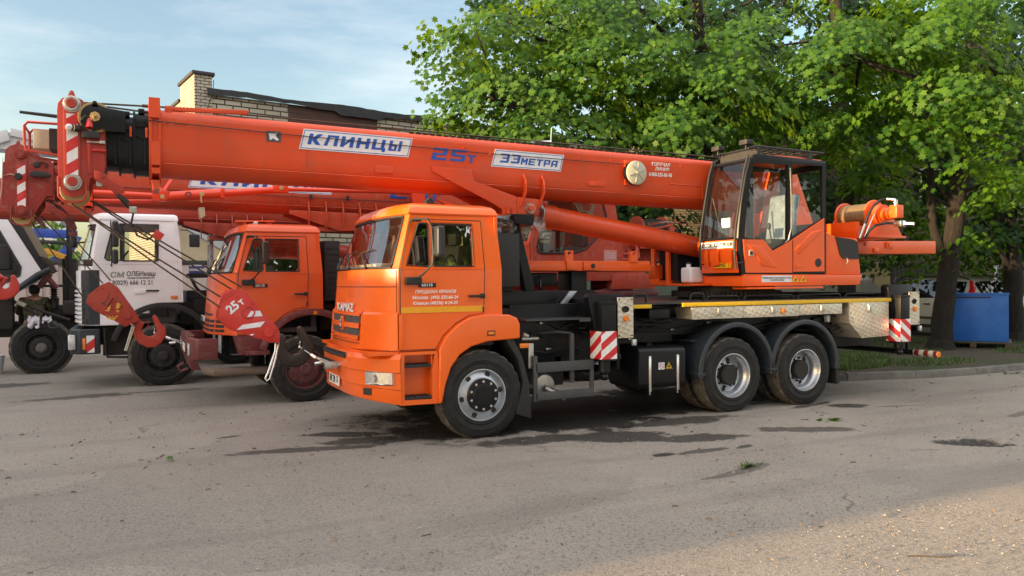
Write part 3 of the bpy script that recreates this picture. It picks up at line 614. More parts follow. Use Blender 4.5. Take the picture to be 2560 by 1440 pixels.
def old_front(root, c):
    mb = MB()
    for (z0, z1, s0, s1) in ((1.30, 1.335, -0.55, 0.55), (1.20, 1.245, -0.86, 0.86), (1.135, 1.175, -0.86, 0.86), (1.07, 1.11, -0.86, 0.86)):
        k = 8 if s1 > 0.6 else 3
        for i in range(k):
            a = s0+(s1-s0)*i/k+0.018; b_ = s0+(s1-s0)*(i+1)/k-0.018; fgrid(mb, lin(a, b_, 4), [z0, z1], off=0.003)
    mb.build('grille_slot', 'blackmat', c)
    mb = MB()
    for z in (1.262, 1.19, 1.122, 1.055): fgrid(mb, lin(-0.92, 0.92, 24), [z-0.012, z-0.006, z+0.006, z+0.012], off=0.012)
    fgrid(mb, lin(-0.97, 0.97, 24), [1.345, 1.352], off=0.006); fgrid(mb, lin(-0.97, 0.97, 24), [1.80, 1.807], off=0.006)
    mb.build('grille_bar', 'oldorange', c)
    mb = MB(); q = fpt(0.3, 1.22); mb.box(q.x-0.035, q.x-0.01, YC+0.1, YC+0.62, 1.195, 1.275, bev=0.004); mb.build('maker_plate', 'plate_white', c)
    lettering('maker_lettering', 'KAMAZ', 0.085, 'textgrey', c, (q.x-0.038, YC+0.36, 1.235), '-x', bold=0.003, sx=1.3)
    b = node('bumper', root)
    mb = MB(); pl = [(-1.24, 0.0), (-1.50, 0.0), (-1.58, 0.10), (-1.62, 0.30), (-1.62, 2.10), (-1.58, 2.30), (-1.50, 2.40), (-1.24, 2.40), (-1.24, 2.34), (-1.48, 2.34), (-1.53, 2.1), (-1.53, 0.3), (-1.48, 0.06), (-1.24, 0.06)]
    mb.prism(pl, 0.70, 1.0, 'z', bev=0.014, seg=2)
    for zz in (0.80, 0.90): mb.box(-1.505, -1.235, -0.004, 0.004, zz-0.004, zz+0.004)
    for k in range(9): mb.box(-1.60, -1.5, 0.5+k*0.16, 0.58+k*0.16, 0.995, 1.02, bev=0.008)
    mb.prism([(-1.62, 0.70), (-1.50, 0.70), (-1.42, 0.50), (-1.55, 0.50)], 0.55, 1.85, 'y', bev=0.01)
    mb.build('bumper_shell', 'maroon', b, 30)
    for yy in (0.18, 2.02):
        mb = MB(); mb.box(-1.630, -1.595, yy-0.02, yy+0.20, 0.76, 0.93, bev=0.012); mb.build('headlight', 'lamp', b)
    mb = MB(); mb.box(-1.632, -1.622, 0.9, 1.42, 0.76, 0.88, bev=0.003); mb.build('licence_plate', 'textwhite', b)
    mb = MB(); mb.tube([(-1.66, 0.55, 0.62), (-1.74, 0.55, 0.58), (-1.70, 0.55, 0.5), (-1.6, 0.55, 0.54)], 0.022, 6); mb.build('towing_eye', 'maroon', b)
    mb = MB(); mb.tube([(-1.36, 0.5, 0.50), (-1.25, 0.36, 0.48), (-0.9, 0.36, 0.48), (-0.2, 0.40, 0.46)], 0.065, 14); mb.build('exhaust_pipe', 'rustpipe', root)
    mb = MB(); mb.box(-1.18, -1.16, 0.30, 0.62, 0.76, 1.03, bev=0.005); mb.box(-1.20, -1.18, 1.0, 1.2, 0.78, 1.03, bev=0.004); mb.build('splash_panel', 'greywhite', root)
    for sd in (-1, 1):
        mb = MB(); y0, y1 = (-0.03, 0.42) if sd < 0 else (2*YC-0.42, 2*YC+0.03)
        mb.prism(arc(0.10, 0.60, 0.80, 164, 62, 18)+arc(0.10, 0.60, 0.70, 62, 164, 18), y0, y1, 'y', bev=0.012); mb.build('mudguard', 'maroon', root, 40)
        mb = MB(); y0, y1 = (0.04, 0.30) if sd < 0 else (2*YC-0.30, 2*YC-0.04)
        mb.prism([(-1.02, 1.03), (-0.50, 1.03), (-0.60, 0.76), (-0.94, 0.74)], y0, y1, 'y', bev=0.01); mb.box(-0.86, -0.52, y0-0.05 if sd < 0 else y1-0.1, y0+0.10 if sd < 0 else y1+0.05, 0.735, 0.80, bev=0.006); mb.build('entry_step', 'maroon', root, 30)
        mb = MB(); yy = -0.035 if sd < 0 else 2*YC+0.025; mb.box(0.12, 0.17, yy, yy+0.012, 1.31, 1.36, bev=0.004); mb.build('marker_lamp', 'amber', root)
    badge(c)
    mb = MB(); mb.panel([(-0.92, 0.55), (-0.35, 0.50), (-0.30, 1.6), (-0.85, 1.5)], [], lambda x, y: (x, y, 2.735+0.02*x), 0, (0, 0, 0.02)); mb.box(-0.8, -0.75, 0.6, 0.64, 2.68, 2.73); mb.box(-0.45, -0.4, 0.6, 0.64, 2.68, 2.73); mb.build('roof_hatch', 'oldorange', c)
    mb = MB(); mb.box(-0.70, -0.63, 0.24, 0.32, 2.65, 2.71, bev=0.02); mb.build('roof_marker_lamp', 'lamp', c)
M['rustpipe'] = worn('rusty_pipe', (0.20, 0.15, 0.12), (0.07, 0.03, 0.02), 0.6, 0.7)
# ------------------------------------------------------------------ telescopic boom
def bsec(x, yc=1.25, zt=3.66, zb=2.92, hw=0.27, k=1.0):
    h = zt-zb
    half = [(0.0, zt), (0.20, zt), (0.245, zt-0.018), (0.268, zt-0.06), (0.27, zt-0.10), (0.27, zb+0.30*h/0.74), (0.262, zb+0.20*h/0.74), (0.238, zb+0.11*h/0.74), (0.185, zb+0.04*h/0.74), (0.10, zb+0.006), (0.0, zb)]
    g = hw/0.27
    return [(x, yc-a*g, z) for a, z in half]+[(x, yc+a*g, z) for a, z in half[-2:0:-1]]
def bz(x): return -0.0125*(x+3.35)          # the boom sinks slightly towards its foot
def boom(root, dx, pm, hm, hd, old=False):
    """dx shifts the tip; hd = outline of the head plates"""
    b = node('boom', root)
    x0 = -3.35+dx
    mb = MB(); mb.loft([bsec(x0, zt=3.655, zb=2.95), bsec(0.5, zt=3.655+bz(0.5), zb=2.95+bz(0.5)), bsec(5.5, zt=3.655+bz(5.5), zb=2.935+bz(5.5))])
    for yy in (0.977, 1.523): mb.tube([(x0+0.1, yy, 3.075), (0.5, yy, 3.075+bz(0.5)), (5.4, yy, 3.075+bz(5.4))], 0.006, 5)
    mb.box(x0+0.2, x0+0.32, 0.975, 0.981, 3.50, 3.56, bev=0.002); mb.box(x0+1.6, x0+1.605, 0.9755, 0.981, 3.12, 3.58)
    mb.build('boom_section', pm, b, 50)
    # front collar with its stiffeners
    mb = MB()
    o_ = bsec(x0-0.05, zt=3.70, zb=2.875, hw=0.30)
    mb.loft([[(x0-0.052, p[1], p[2]) for p in o_], [(x0-0.022, p[1], p[2]) for p in o_]]); mb.loft([[(x0+0.045, p[1], p[2]) for p in o_], [(x0+0.065, p[1], p[2]) for p in o_]])
    mb.loft([[(x0-0.024, p[1], p[2]) for p in bsec(x0, zt=3.66, zb=2.92, hw=0.275)], [(x0+0.05, p[1], p[2]) for p in bsec(x0, zt=3.66, zb=2.92, hw=0.275)]])
    mb.box(x0-0.05, x0+0.062, 1.0, 1.5, 3.66, 3.76, bev=0.008)
    for yy in (0.945, 1.545): mb.box(x0-0.05, x0+0.06, yy-0.012, yy+0.012, 3.55, 3.76)
    mb.box(x0-0.03, x0+0.055, 0.945, 0.975, 2.96, 3.02); mb.box(x0-0.03, x0+0.055, 0.94, 0.985, 3.05, 3.30)
    mb.prism([(x0-0.03, 2.90), (x0+0.05, 2.90), (x0+0.05, 2.80), (x0-0.01, 2.80)], 1.02, 1.48, 'y')
    mb.build('boom_collar', pm, b, 30)
    # inner black sections
    if True:
        mb = MB()
        for k, (xa, xb, g) in enumerate(((x0-0.20, x0-0.05, 0.045), (x0-0.34, x0-0.20, 0.085), (x0-0.48, x0-0.34, 0.115))):
            mb.loft([bsec(xa, zt=3.645-g, zb=2.935+g*0.55, hw=0.27-g*0.35), bsec(xb, zt=3.645-g, zb=2.935+g*0.55, hw=0.27-g*0.35)])
            oo = bsec(xa, zt=3.665-g*0.8, zb=2.92+g*0.4, hw=0.29-g*0.3); mb.loft([[(xa, p[1], p[2]) for p in oo], [(xa+0.022, p[1], p[2]) for p in oo]])
            mb.box(xa+0.03, xa+0.12, 0.955+g*0.4, 1.0+g*0.4, 3.49-g, 3.58-g, bev=0.006); mb.prism([(xa+0.022, 3.44-g), (xa+0.12, 3.37-g), (xa+0.12, 3.05), (xa+0.10, 3.05), (xa+0.10, 3.36-g), (xa+0.022, 3.40-g)], 0.955+g*0.35, 0.99+g*0.35, 'y')
            mb.box(xa+0.05, xa+0.11, 1.0, 1.5, 3.64-g, 3.69-g, bev=0.005)
        mb.build('inner_section', 'black' if not old else 'rib', b, 30)
        if not old:
            for k in (0, 1):
                mb = MB(); xk = x0-0.075-0.15*k; mb.box(xk-0.012, xk+0.012, 0.945, 0.97, 3.33, 3.44, bev=0.011); mb.build('slot_marker', 'boom', b)
    # head
    h = node('boom_head', b)
    yn, yf = 0.94, 1.56
    mb = MB()
    for y_ in (yn, yf-0.03): mb.prism(hd, y_, y_+0.03, 'y', bev=0.004)
    xs = [p[0] for p in hd]; xl, xr = min(xs), max(xs); pinx = -4.11 if not old else -3.71
    mb.box(xr-0.20, xr+0.01, yn+0.03, yf-0.03, 3.0, 3.45); mb.box(xl+0.02, xl+0.05, yn+0.03, yf-0.03, 3.0, 3.5)
    mb.box(xr-0.16 if not old else xr-0.36, xr-0.125 if not old else xr-0.33, yn-0.014, yn, 2.92, 3.36, bev=0.003)
    mb.box(pinx-0.075, pinx+0.075, yn-0.018, yn, 2.83, 3.62, bev=0.01)
    mb.build('head_plate', hm, h, 30)
    mb = MB(); mb.box(pinx-0.048, pinx+0.052, yn-0.0225, yn-0.018, 2.90 if not old else 2.88, 3.52 if not old else 3.46); mb.build('warning_stripe', STR_HEAD, h)
    for zz in (3.62, 2.83):
        mb = MB(); mb.lathe([(0.0, -0.065), (0.045, -0.065), (0.048, -0.060), (0.048, -0.05)], (pinx, yn, zz), seg=24, mat=0); mb.lathe([(0.048, -0.05), (0.066, -0.052), (0.072, -0.044), (0.072, -0.02), (0.085, -0.018), (0.085, 0.0)], (pinx, yn, zz), seg=24, mat=1)
        mb.build('sheave_pin', [hm, 'steel' if not old else hm], h)
    for yy in (1.05, 1.18, 1.31, 1.44):
        mb = MB(); mb.lathe([(0.05, -0.03), (0.125, -0.03), (0.13, -0.025), (0.115, 0.0), (0.13, 0.025), (0.125, 0.03), (0.05, 0.03)], (pinx+0.005, yy, 2.755), seg=36); mb.build('sheave', 'pulley', h, 40)
    mb = MB(); q = [(pinx-0.125, yn-0.02, 2.88), (pinx-0.125, yn-0.02, 2.68), (pinx-0.09, yn-0.02, 2.64), (pinx, yn-0.02, 2.62), (pinx+0.09, yn-0.02, 2.64), (pinx+0.12, yn-0.02, 2.70), (pinx+0.12, yn-0.02, 2.84)]; mb.tube(q, 0.012, 6); mb.build('rope_guard', hm, h)
    # ears for the jib and details
    mb = MB()
    mb.prism([(xr-0.10, 2.96), (xr+0.0, 2.93), (xr+0.03, 2.88), (xr+0.16, 2.80), (xr+0.18, 2.74), (xr+0.10, 2.72), (xr-0.02, 2.82), (xr-0.10, 2.86)], yn-0.03, yn+0.01, 'y', bev=0.006); mb.cyl((xr-0.03, yn-0.05, 2.905), (xr-0.03, yn, 2.905), 0.022, seg=12)
    mb.build('jib_ear', hm, h, 30)
    return b, h, pinx, yn, x0
HEAD1 = [(-4.235, 2.80), (-4.24, 3.0), (-4.24, 3.55), (-4.232, 3.62), (-4.20, 3.67), (-4.145, 3.70), (-4.128, 3.75), (-4.108, 3.765), (-4.09, 3.75), (-4.075, 3.70), (-4.01, 3.67), (-3.975, 3.60), (-3.965, 3.53), (-3.905, 3.50), (-3.86, 3.36), (-3.815, 3.34), (-3.815, 2.955), (-3.89, 2.905), (-3.955, 2.875), (-3.97, 2.76), (-4.02, 2.70), (-4.11, 2.675), (-4.19, 2.70)]
P = {}
P['headB']=[(-3.894,3.67),(-3.838,3.725),(-3.769,3.755),(-3.755,3.801),(-3.725,3.803),(-3.713,3.753),(-3.569,3.743),(-3.535,3.674),(-3.527,3.603),(-3.359,3.562),(-3.32,3.502),(-3.329,3.048),(-3.41,3.034),(-3.562,2.783),(-3.607,2.73),(-3.806,2.725),(-3.9,2.813),(-3.954,2.872),(-3.939,3.084)]
P['op_side']=[(4.141,3.451),(4.066,3.23),(3.98,2.857),(3.926,2.472),(3.903,2.153),(3.942,1.857),(5.533,1.868),(5.542,3.46)]
P['op_win1']=[(4.172,3.396),(4.097,3.087),(4.038,2.731),(4.002,2.378),(4.018,2.354),(4.325,2.351),(4.496,2.199),(4.782,2.317),(4.795,3.4)]
P['op_win2']=[(4.889,3.414),(4.882,2.394),(5.467,2.667),(5.472,3.426)]
P['op_tail']=[(5.56,2.474),(5.761,2.41),(6.224,2.383),(6.259,2.069),(6.295,1.84),(5.555,1.84)]
P['op_vent']=[(5.75,2.405),(6.113,2.372),(6.211,2.33),(6.235,2.077),(5.892,2.084),(5.844,2.135)]
P['winch_plate']=[(7.022,2.619),(7.157,2.793),(7.349,2.989),(7.514,2.899),(7.679,2.673),(7.819,2.482),(7.021,2.43)]
P['gusset']=[(-0.233,3.214),(0.3,3.204),(0.332,3.063),(0.935,2.884),(0.941,2.629),(0.727,2.63),(0.728,2.714),(0.594,2.786),(-0.226,3.153)]
P['boomlug']=[(0.943,2.884),(1.302,2.859),(1.31,2.781),(1.194,2.699),(1.159,2.651),(0.941,2.621)]
P['rib1']=[(1.026,3.193),(1.061,3.195),(1.086,3.065),(1.067,2.909),(1.005,2.767),(0.97,2.704),(0.926,2.626)]
P['hookA_plate']=[(-2.72,1.394),(-2.697,1.558),(-2.523,1.673),(-2.44,1.685),(-2.34,1.586),(-2.07,1.26),(-2.166,1.112),(-2.577,1.259)]
P['hookA']=[(-2.054,1.186),(-1.996,1.192),(-1.951,1.161),(-1.973,1.089),(-1.961,1.021),(-1.932,0.969),(-1.875,0.94),(-1.816,0.955),(-1.782,1.004),(-1.773,1.038),(-1.789,1.099),(-1.826,1.186),(-1.831,1.254),(-1.804,1.281),(-1.771,1.261),(-1.729,1.2),(-1.671,1.111),(-1.642,1.033),(-1.647,0.955),(-1.69,0.888),(-1.767,0.815),(-1.859,0.79),(-1.951,0.8),(-2.025,0.838),(-2.069,0.907),(-2.08,1.026),(-2.071,1.11)]
P['hookB_plate']=[(-2.939,1.517),(-2.917,1.628),(-2.746,1.778),(-2.638,1.826),(-2.524,1.736),(-2.287,1.357),(-2.222,1.241),(-2.348,1.195),(-2.429,1.149),(-2.58,1.251),(-2.835,1.403)]
P['hookB']=[(-2.333,1.204),(-2.243,1.251),(-2.169,1.183),(-2.215,1.085),(-2.171,1.008),(-2.096,0.98),(-2.019,1.019),(-1.996,1.06),(-2.033,1.179),(-2.065,1.28),(-2.031,1.321),(-1.986,1.278),(-1.941,1.176),(-1.873,1.106),(-1.867,1.005),(-1.929,0.89),(-2.022,0.819),(-2.128,0.818),(-2.247,0.887),(-2.313,0.989),(-2.334,1.089)]
P['hookC']=[(-5.80,1.60),(-5.80,1.735),(-5.67,1.867),(-5.62,1.94),(-5.546,1.925),(-5.584,1.822),(-5.647,1.749),(-5.598,1.719),(-5.536,1.748),(-5.515,1.866),(-5.508,1.954),(-5.464,1.976),(-5.421,1.909),(-5.379,1.791),(-5.393,1.658),(-5.475,1.571),(-5.575,1.528),(-5.70,1.53)]
def sign_plate(parent, y, pts, txt, size, sx=1.0):
    """white slanted plate with a blue line border on the boom side"""
    mb = MB(); mb.prism(pts, y-0.003, y, 'y'); mb.build('boom_sign', 'plate_white', parent)
    i1, i2 = inset(pts, 0.011), inset(pts, 0.019); mb = MB(); mb.panel(i1, [i2], lambda x, z: (x, y-0.0045, z)); mb.build('sign_border', 'blue', parent)
GL = {'К': [[(0,0),(.28,0),(.28,1),(0,1)],[(.28,.40),(.62,0),(1,0),(.58,.5),(1,1),(.62,1),(.28,.60)]], 'Л': [[(-.02,0),(.26,0),(.36,.8),(.14,.8)],[(.14,.8),(1,.8),(1,1),(.14,1)],[(.72,0),(1,0),(1,.8),(.72,.8)]],
 'И': [[(0,0),(.28,0),(.28,1),(0,1)],[(.72,0),(1,0),(1,1),(.72,1)],[(.28,.08),(.72,.58),(.72,.92),(.28,.42)]], 'Н': [[(0,0),(.28,0),(.28,1),(0,1)],[(.72,0),(1,0),(1,1),(.72,1)],[(.28,.40),(.72,.40),(.72,.60),(.28,.60)]],
 'Ц': [[(0,0),(.28,0),(.28,1),(0,1)],[(.72,.2),(1,.2),(1,1),(.72,1)],[(.28,0),(1.12,0),(1.12,.2),(.28,.2)],[(.86,-.17),(1.12,-.17),(1.12,0),(.86,0)]], 'Ы': [[(0,0),(.24,0),(.24,1),(0,1)],[(.24,0),(.66,0),(.66,.18),(.24,.18)],[(.24,.44),(.66,.44),(.66,.62),(.24,.62)],[(.46,.18),(.66,.18),(.66,.44),(.46,.44)],[(.78,0),(1.02,0),(1.02,1),(.78,1)]],
 '2': [[(0,.8),(1,.8),(1,1),(.06,1)],[(.72,.58),(1,.58),(1,.8),(.72,.8)],[(.06,.4),(.96,.4),(1,.58),(0,.58)],[(0,.2),(.28,.2),(.28,.4),(.06,.4)],[(0,0),(1,0),(1,.2),(0,.2)]], '5': [[(0,.8),(1,.8),(1,1),(0,1)],[(0,.58),(.28,.58),(.28,.8),(0,.8)],[(0,.4),(1,.4),(.95,.58),(0,.58)],[(.72,.2),(1,.2),(1,.4),(.72,.4)],[(0,0),(.94,0),(1,.2),(0,.2)]],
 '3': [[(0,.8),(1,.8),(.95,1),(0,1)],[(.72,.58),(1,.58),(1,.8),(.72,.8)],[(.22,.42),(.97,.42),(1,.58),(.22,.58)],[(.72,.2),(1,.2),(.97,.42),(.72,.42)],[(0,0),(.94,0),(1,.2),(0,.2)]], 'М': [[(0,0),(.26,0),(.26,1),(0,1)],[(.74,0),(1,0),(1,1),(.74,1)],[(.26,1),(.26,.58),(.5,.22),(.74,.58),(.74,1),(.5,.60)]],
 'Е': [[(0,0),(.28,0),(.28,1),(0,1)],[(.28,.8),(1,.8),(1,1),(.28,1)],[(.28,.41),(.9,.41),(.9,.59),(.28,.59)],[(.28,0),(1,0),(1,.2),(.28,.2)]], 'Т': [[(0,.8),(1,.8),(1,1),(0,1)],[(.34,0),(.66,0),(.66,.8),(.34,.8)]], 'Р': [[(0,0),(.28,0),(.28,1),(0,1)],[(.28,.8),(.95,.8),(1,.9),(.95,1),(.28,1)],[(.72,.5),(1,.5),(1,.8),(.72,.8)],[(.28,.32),(.95,.32),(1,.5),(.28,.5)]],
 'А': [[(0,0),(.28,0),(.28,.8),(0,.8)],[(.72,0),(1,0),(1,.8),(.72,.8)],[(.06,.8),(1,.8),(1,1),(.14,1)],[(.28,.28),(.72,.28),(.72,.46),(.28,.46)]]}
def block(parent, y, runs, slope=-0.0125, shear=0.26):
    """heavy slanted lettering cut from flat strokes; runs of (text, x, z, height, letter width, gap)"""
    mb = MB()
    for txt, x, z, h, wl, gap in runs:
        z0 = z; x0 = x
        for ch in txt:
            for pl in GL[ch.upper()]: mb.prism([(x+a*wl+b*h*shear, z0+slope*(x+a*wl-x0)+b*h) for a, b in pl], y-0.0016, y, 'y')
            x += wl*(1.12 if ch == 'Ц' else 1.0)+gap
    return mb.build('boom_lettering', 'blue', parent)
def boom_marks(b, y, dx=0.0, full=True):
    def sl(x): return bz(x)
    for xa, xb, z0, h in ((-1.84, -0.47, 3.325, 0.235), (0.58, 1.66, 3.262, 0.225)):
        xa += dx; xb += dx; pts = [(xa, z0), (xb-0.06, z0-0.012*(xb-xa)), (xb, z0+h-0.012*(xb-xa)), (xa+0.06, z0+h)]
        sign_plate(b, y, pts, '', 0)
    block(b, y-0.0045, [('КЛИНЦЫ', -1.745+dx, 3.385, 0.125, 0.152, 0.036)]); block(b, y-0.0045, [('33', 0.70+dx, 3.322, 0.115, 0.125, 0.03), ('МЕТРА', 1.00+dx, 3.311, 0.085, 0.092, 0.020)]); block(b, y-0.0015, [('25', -0.24+dx, 3.302, 0.15, 0.20, 0.05), ('т', 0.235+dx, 3.290, 0.10, 0.115, 0)])
    mb = MB(); mb.box(-2.20+dx, -2.04+dx, y-0.003, y, 3.385, 3.505); mb.build('arrow_sticker', 'textgrey', b)
    mb = MB(); mb.prism([(-2.175+dx, 3.485), (-2.075+dx, 3.49), (-2.10+dx, 3.455), (-2.06+dx, 3.41), (-2.085+dx, 3.40), (-2.125+dx, 3.425), (-2.16+dx, 3.40)], y-0.0045, y-0.003, 'y'); mb.build('arrow_mark', 'plate_white', b)
def hook_outline(mb, poly, y0, y1, bev, mat=0): mb.prism(poly, y0, y1, 'y', mat, bev, 3)
# ------------------------------------------------------------------ setting: ground, kerb, lawn
def ground_mat():
    n = N('worn_asphalt'); s = n.sep(n.coord())
    big = n.noise(0.35, 5, 0.6); mid = n.noise(1.6, 6, 0.65); fine = n.noise(38, 4, 0.7); grit = n.noise(95, 3, 0.75)
    vor = n.t.nodes.new('ShaderNodeTexVoronoi'); vor.inputs['Scale'].default_value = 70; n.l(n.coord(), vor.inputs['Vector'])
    streak = n.noise(3.0, 5, 0.6, vec=n.mapping((0.35, 1.6, 1), (0, 0, R(20))))
    c = n.mix(n.ramp(big, 0.38, 0.64), (0.235, 0.218, 0.198), (0.375, 0.340, 0.300))
    c = n.mix(n.math('MULTIPLY', n.ramp(mid, 0.50, 0.70), 0.6), c, (0.175, 0.163, 0.150))
    c = n.mix(n.math('MULTIPLY', n.ramp(streak, 0.55, 0.8), 0.5), c, (0.34, 0.262, 0.21))
    c = n.mix(n.math('MULTIPLY', n.ramp(fine, 0.50, 0.64), 0.6), c, (0.46, 0.43, 0.39))
    peb = n.noise(27, 5, 0.75); c = n.mix(n.math('MULTIPLY', n.ramp(peb, 0.525, 0.60), 0.85), c, (0.120, 0.107, 0.095)); c = n.mix(n.math('MULTIPLY', n.ramp(peb, 0.46, 0.38), 0.55), c, (0.50, 0.455, 0.40))
    c = n.mix(n.math('MULTIPLY', n.ramp(grit, 0.54, 0.64), 0.8), c, (0.13, 0.115, 0.10))
    # patched areas: cells of older and newer asphalt
    vp = n.t.nodes.new('ShaderNodeTexVoronoi'); vp.inputs['Scale'].default_value = 0.19; wq = n.t.nodes.new('ShaderNodeTexNoise'); wq.inputs['Scale'].default_value = 1.1; wq.inputs['Detail'].default_value = 6; n.l(n.coord(), wq.inputs['Vector'])
    vq = n.t.nodes.new('ShaderNodeVectorMath'); vq.operation = 'MULTIPLY_ADD'; n.l(wq.outputs['Color'], vq.inputs[0]); vq.inputs[1].default_value = (1.3, 1.3, 0); n.l(n.coord(), vq.inputs[2]); n.l(vq.outputs[0], vp.inputs['Vector'])
    pr_ = n.sep(vp.outputs['Color']); c = n.mix(n.math('MULTIPLY', n.ramp(pr_[0], 0.3, 0.8), 0.22), c, (0.15, 0.142, 0.135)); c = n.mix(n.math('MULTIPLY', n.ramp(pr_[1], 0.5, 0.9), 0.20), c, (0.40, 0.36, 0.32))
    lane = n.noise(1.4, 4, 0.6, vec=n.mapping((0.12, 1.0, 1), (0, 0, R(8)))); c = n.mix(n.math('MULTIPLY', n.ramp(lane, 0.52, 0.7), 0.35), c, (0.145, 0.132, 0.122))
    # cracks
    vc = n.t.nodes.new('ShaderNodeTexVoronoi'); vc.feature = 'DISTANCE_TO_EDGE'; vc.inputs['Scale'].default_value = 0.33
    wp = n.t.nodes.new('ShaderNodeTexNoise'); wp.inputs['Scale'].default_value = 2.2; wp.inputs['Detail'].default_value = 6; n.l(n.coord(), wp.inputs['Vector'])
    va = n.t.nodes.new('ShaderNodeVectorMath'); va.operation = 'ADD'; n.l(n.coord(), va.inputs[0]); n.l(wp.outputs['Color'], va.inputs[1]); n.l(va.outputs[0], vc.inputs['Vector'])
    crk = n.math('MULTIPLY', n.ramp(vc.outputs['Distance'], 0.002, 0.010, (1, 1, 1, 1), (0, 0, 0, 1)), n.ramp(n.noise(0.7, 4), 0.54, 0.66))
    c = n.mix(n.math('MULTIPLY', crk, 0.5), c, (0.045, 0.04, 0.036))
    # oil and wet patches, dark potholes, and shade painted in under the crane
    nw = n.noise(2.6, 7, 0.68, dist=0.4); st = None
    for (cx, cy, rx, ry, a, amt) in STAINS_AND_SHADE:
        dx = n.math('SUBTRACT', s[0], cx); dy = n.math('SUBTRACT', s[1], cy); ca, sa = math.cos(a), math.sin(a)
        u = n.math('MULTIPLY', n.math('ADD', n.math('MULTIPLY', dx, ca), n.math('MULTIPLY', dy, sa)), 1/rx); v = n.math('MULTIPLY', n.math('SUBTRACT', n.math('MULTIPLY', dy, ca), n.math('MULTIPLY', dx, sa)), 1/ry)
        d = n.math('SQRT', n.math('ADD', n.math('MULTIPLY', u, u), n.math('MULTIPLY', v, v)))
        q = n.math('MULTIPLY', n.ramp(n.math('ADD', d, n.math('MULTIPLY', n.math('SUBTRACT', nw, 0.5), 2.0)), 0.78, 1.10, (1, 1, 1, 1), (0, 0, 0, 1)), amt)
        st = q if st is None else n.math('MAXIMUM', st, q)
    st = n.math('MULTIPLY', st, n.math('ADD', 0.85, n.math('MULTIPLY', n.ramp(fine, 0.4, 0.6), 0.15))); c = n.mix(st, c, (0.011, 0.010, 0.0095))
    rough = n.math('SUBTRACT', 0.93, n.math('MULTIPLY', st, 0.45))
    h = n.math('ADD', n.math('MULTIPLY', vor.outputs['Distance'], 0.5), n.math('ADD', n.math('ADD', n.math('MULTIPLY', fine, 0.8), n.math('MULTIPLY', peb, 1.6)), n.math('MULTIPLY', grit, 0.5)))
    h = n.math('SUBTRACT', h, n.math('MULTIPLY', crk, 1.2))
    b1 = n.bump(h, 1.0, 0.022); b2 = n.bump(mid, 0.5, 0.05, b1)
    n.pbsdf(c, rough, 0, b2, **{'Specular IOR Level': 0.35}); return n.m
STAINS_AND_SHADE = [(-2.57, 1.45, 0.16, 0.05, 0.2, 0.9), (-1.35, 0.95, 0.65, 0.17, -0.45, 0.9), (-1.9, 0.32, 0.95, 0.14, -0.2, 0.8), (-0.9, 0.45, 0.9, 0.26, -0.1, 0.85), (-0.30, 0.6, 0.7, 0.7, 0, 1.0), (1.5, 1.6, 2.6, 1.1, 0, 1.0), (4.4, 1.6, 2.2, 1.0, 0, 0.95), (0.2, 0.55, 0.9, 0.6, 0, 1.0), (1.6, 0.55, 1.3, 0.95, 0, 1.0), (3.2, 0.9, 1.3, 0.8, 0, 0.95), (4.9, 1.0, 1.2, 0.7, 0, 0.8),
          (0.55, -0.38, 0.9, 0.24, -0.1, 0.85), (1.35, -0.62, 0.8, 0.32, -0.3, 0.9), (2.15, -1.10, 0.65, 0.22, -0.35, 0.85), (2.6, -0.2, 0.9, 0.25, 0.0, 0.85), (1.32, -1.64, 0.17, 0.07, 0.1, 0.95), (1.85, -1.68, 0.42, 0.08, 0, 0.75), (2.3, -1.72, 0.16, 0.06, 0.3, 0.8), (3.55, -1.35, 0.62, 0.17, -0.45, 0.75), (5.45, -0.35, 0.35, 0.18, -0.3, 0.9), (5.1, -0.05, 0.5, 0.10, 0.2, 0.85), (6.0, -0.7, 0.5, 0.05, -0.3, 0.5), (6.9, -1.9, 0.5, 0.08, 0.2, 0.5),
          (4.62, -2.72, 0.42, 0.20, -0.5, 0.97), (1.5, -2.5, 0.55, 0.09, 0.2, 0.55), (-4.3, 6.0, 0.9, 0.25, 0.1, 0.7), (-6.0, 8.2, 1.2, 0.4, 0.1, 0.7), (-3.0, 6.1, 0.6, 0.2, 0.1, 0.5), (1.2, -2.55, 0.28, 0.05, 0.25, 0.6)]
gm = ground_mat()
# one sheet: fine near the camera with a pothole, coarse out to the horizon
def axis(vals): return sorted(set(vals))
xs = axis([-400, -150, -60, -30, -18]+lin(-12, 2.9, 60)+lin(3.0, 6.2, 54)+lin(6.5, 16, 22)+[20, 30, 60, 150, 400]); ys = axis([-400, -150, -60, -30, -15]+lin(-10, -4, 14)+lin(-3.8, -1.4, 50)+lin(-1.2, 14, 50)+[18, 30, 60, 150, 400])
rng = random.Random(4)
def gz(x, y):
    if abs(x) > 17 or abs(y) > 17: return 0.0
    z = 0.012*math.sin(1.3*x+0.7*y)*math.sin(0.9*y-0.4*x)
    u, v = (x-4.62)*0.88-(y+2.72)*0.47, (x-4.62)*0.47+(y+2.72)*0.88
    d = math.sqrt((u/0.34)**2+(v/0.16)**2); a = math.sin(9*u)*0.12+math.sin(13*v+1)*0.1; z -= 0.045*max(0, min(1, (1.15+a-d)/0.35))
    u, v = (x-1.35), (y+2.5); d = math.sqrt((u/0.5)**2+(v/0.22)**2); z -= 0.022*max(0, min(1, (1.05+0.15*math.sin(7*u)-d)/0.25))
    return z*0.9 if y > -0.6 and y < 3 and x > -1 and x < 7 else z
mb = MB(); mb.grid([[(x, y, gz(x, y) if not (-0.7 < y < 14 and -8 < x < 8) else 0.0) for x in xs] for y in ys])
o = mb.build('ground', gm, None, 60); o['kind'] = 'structure'
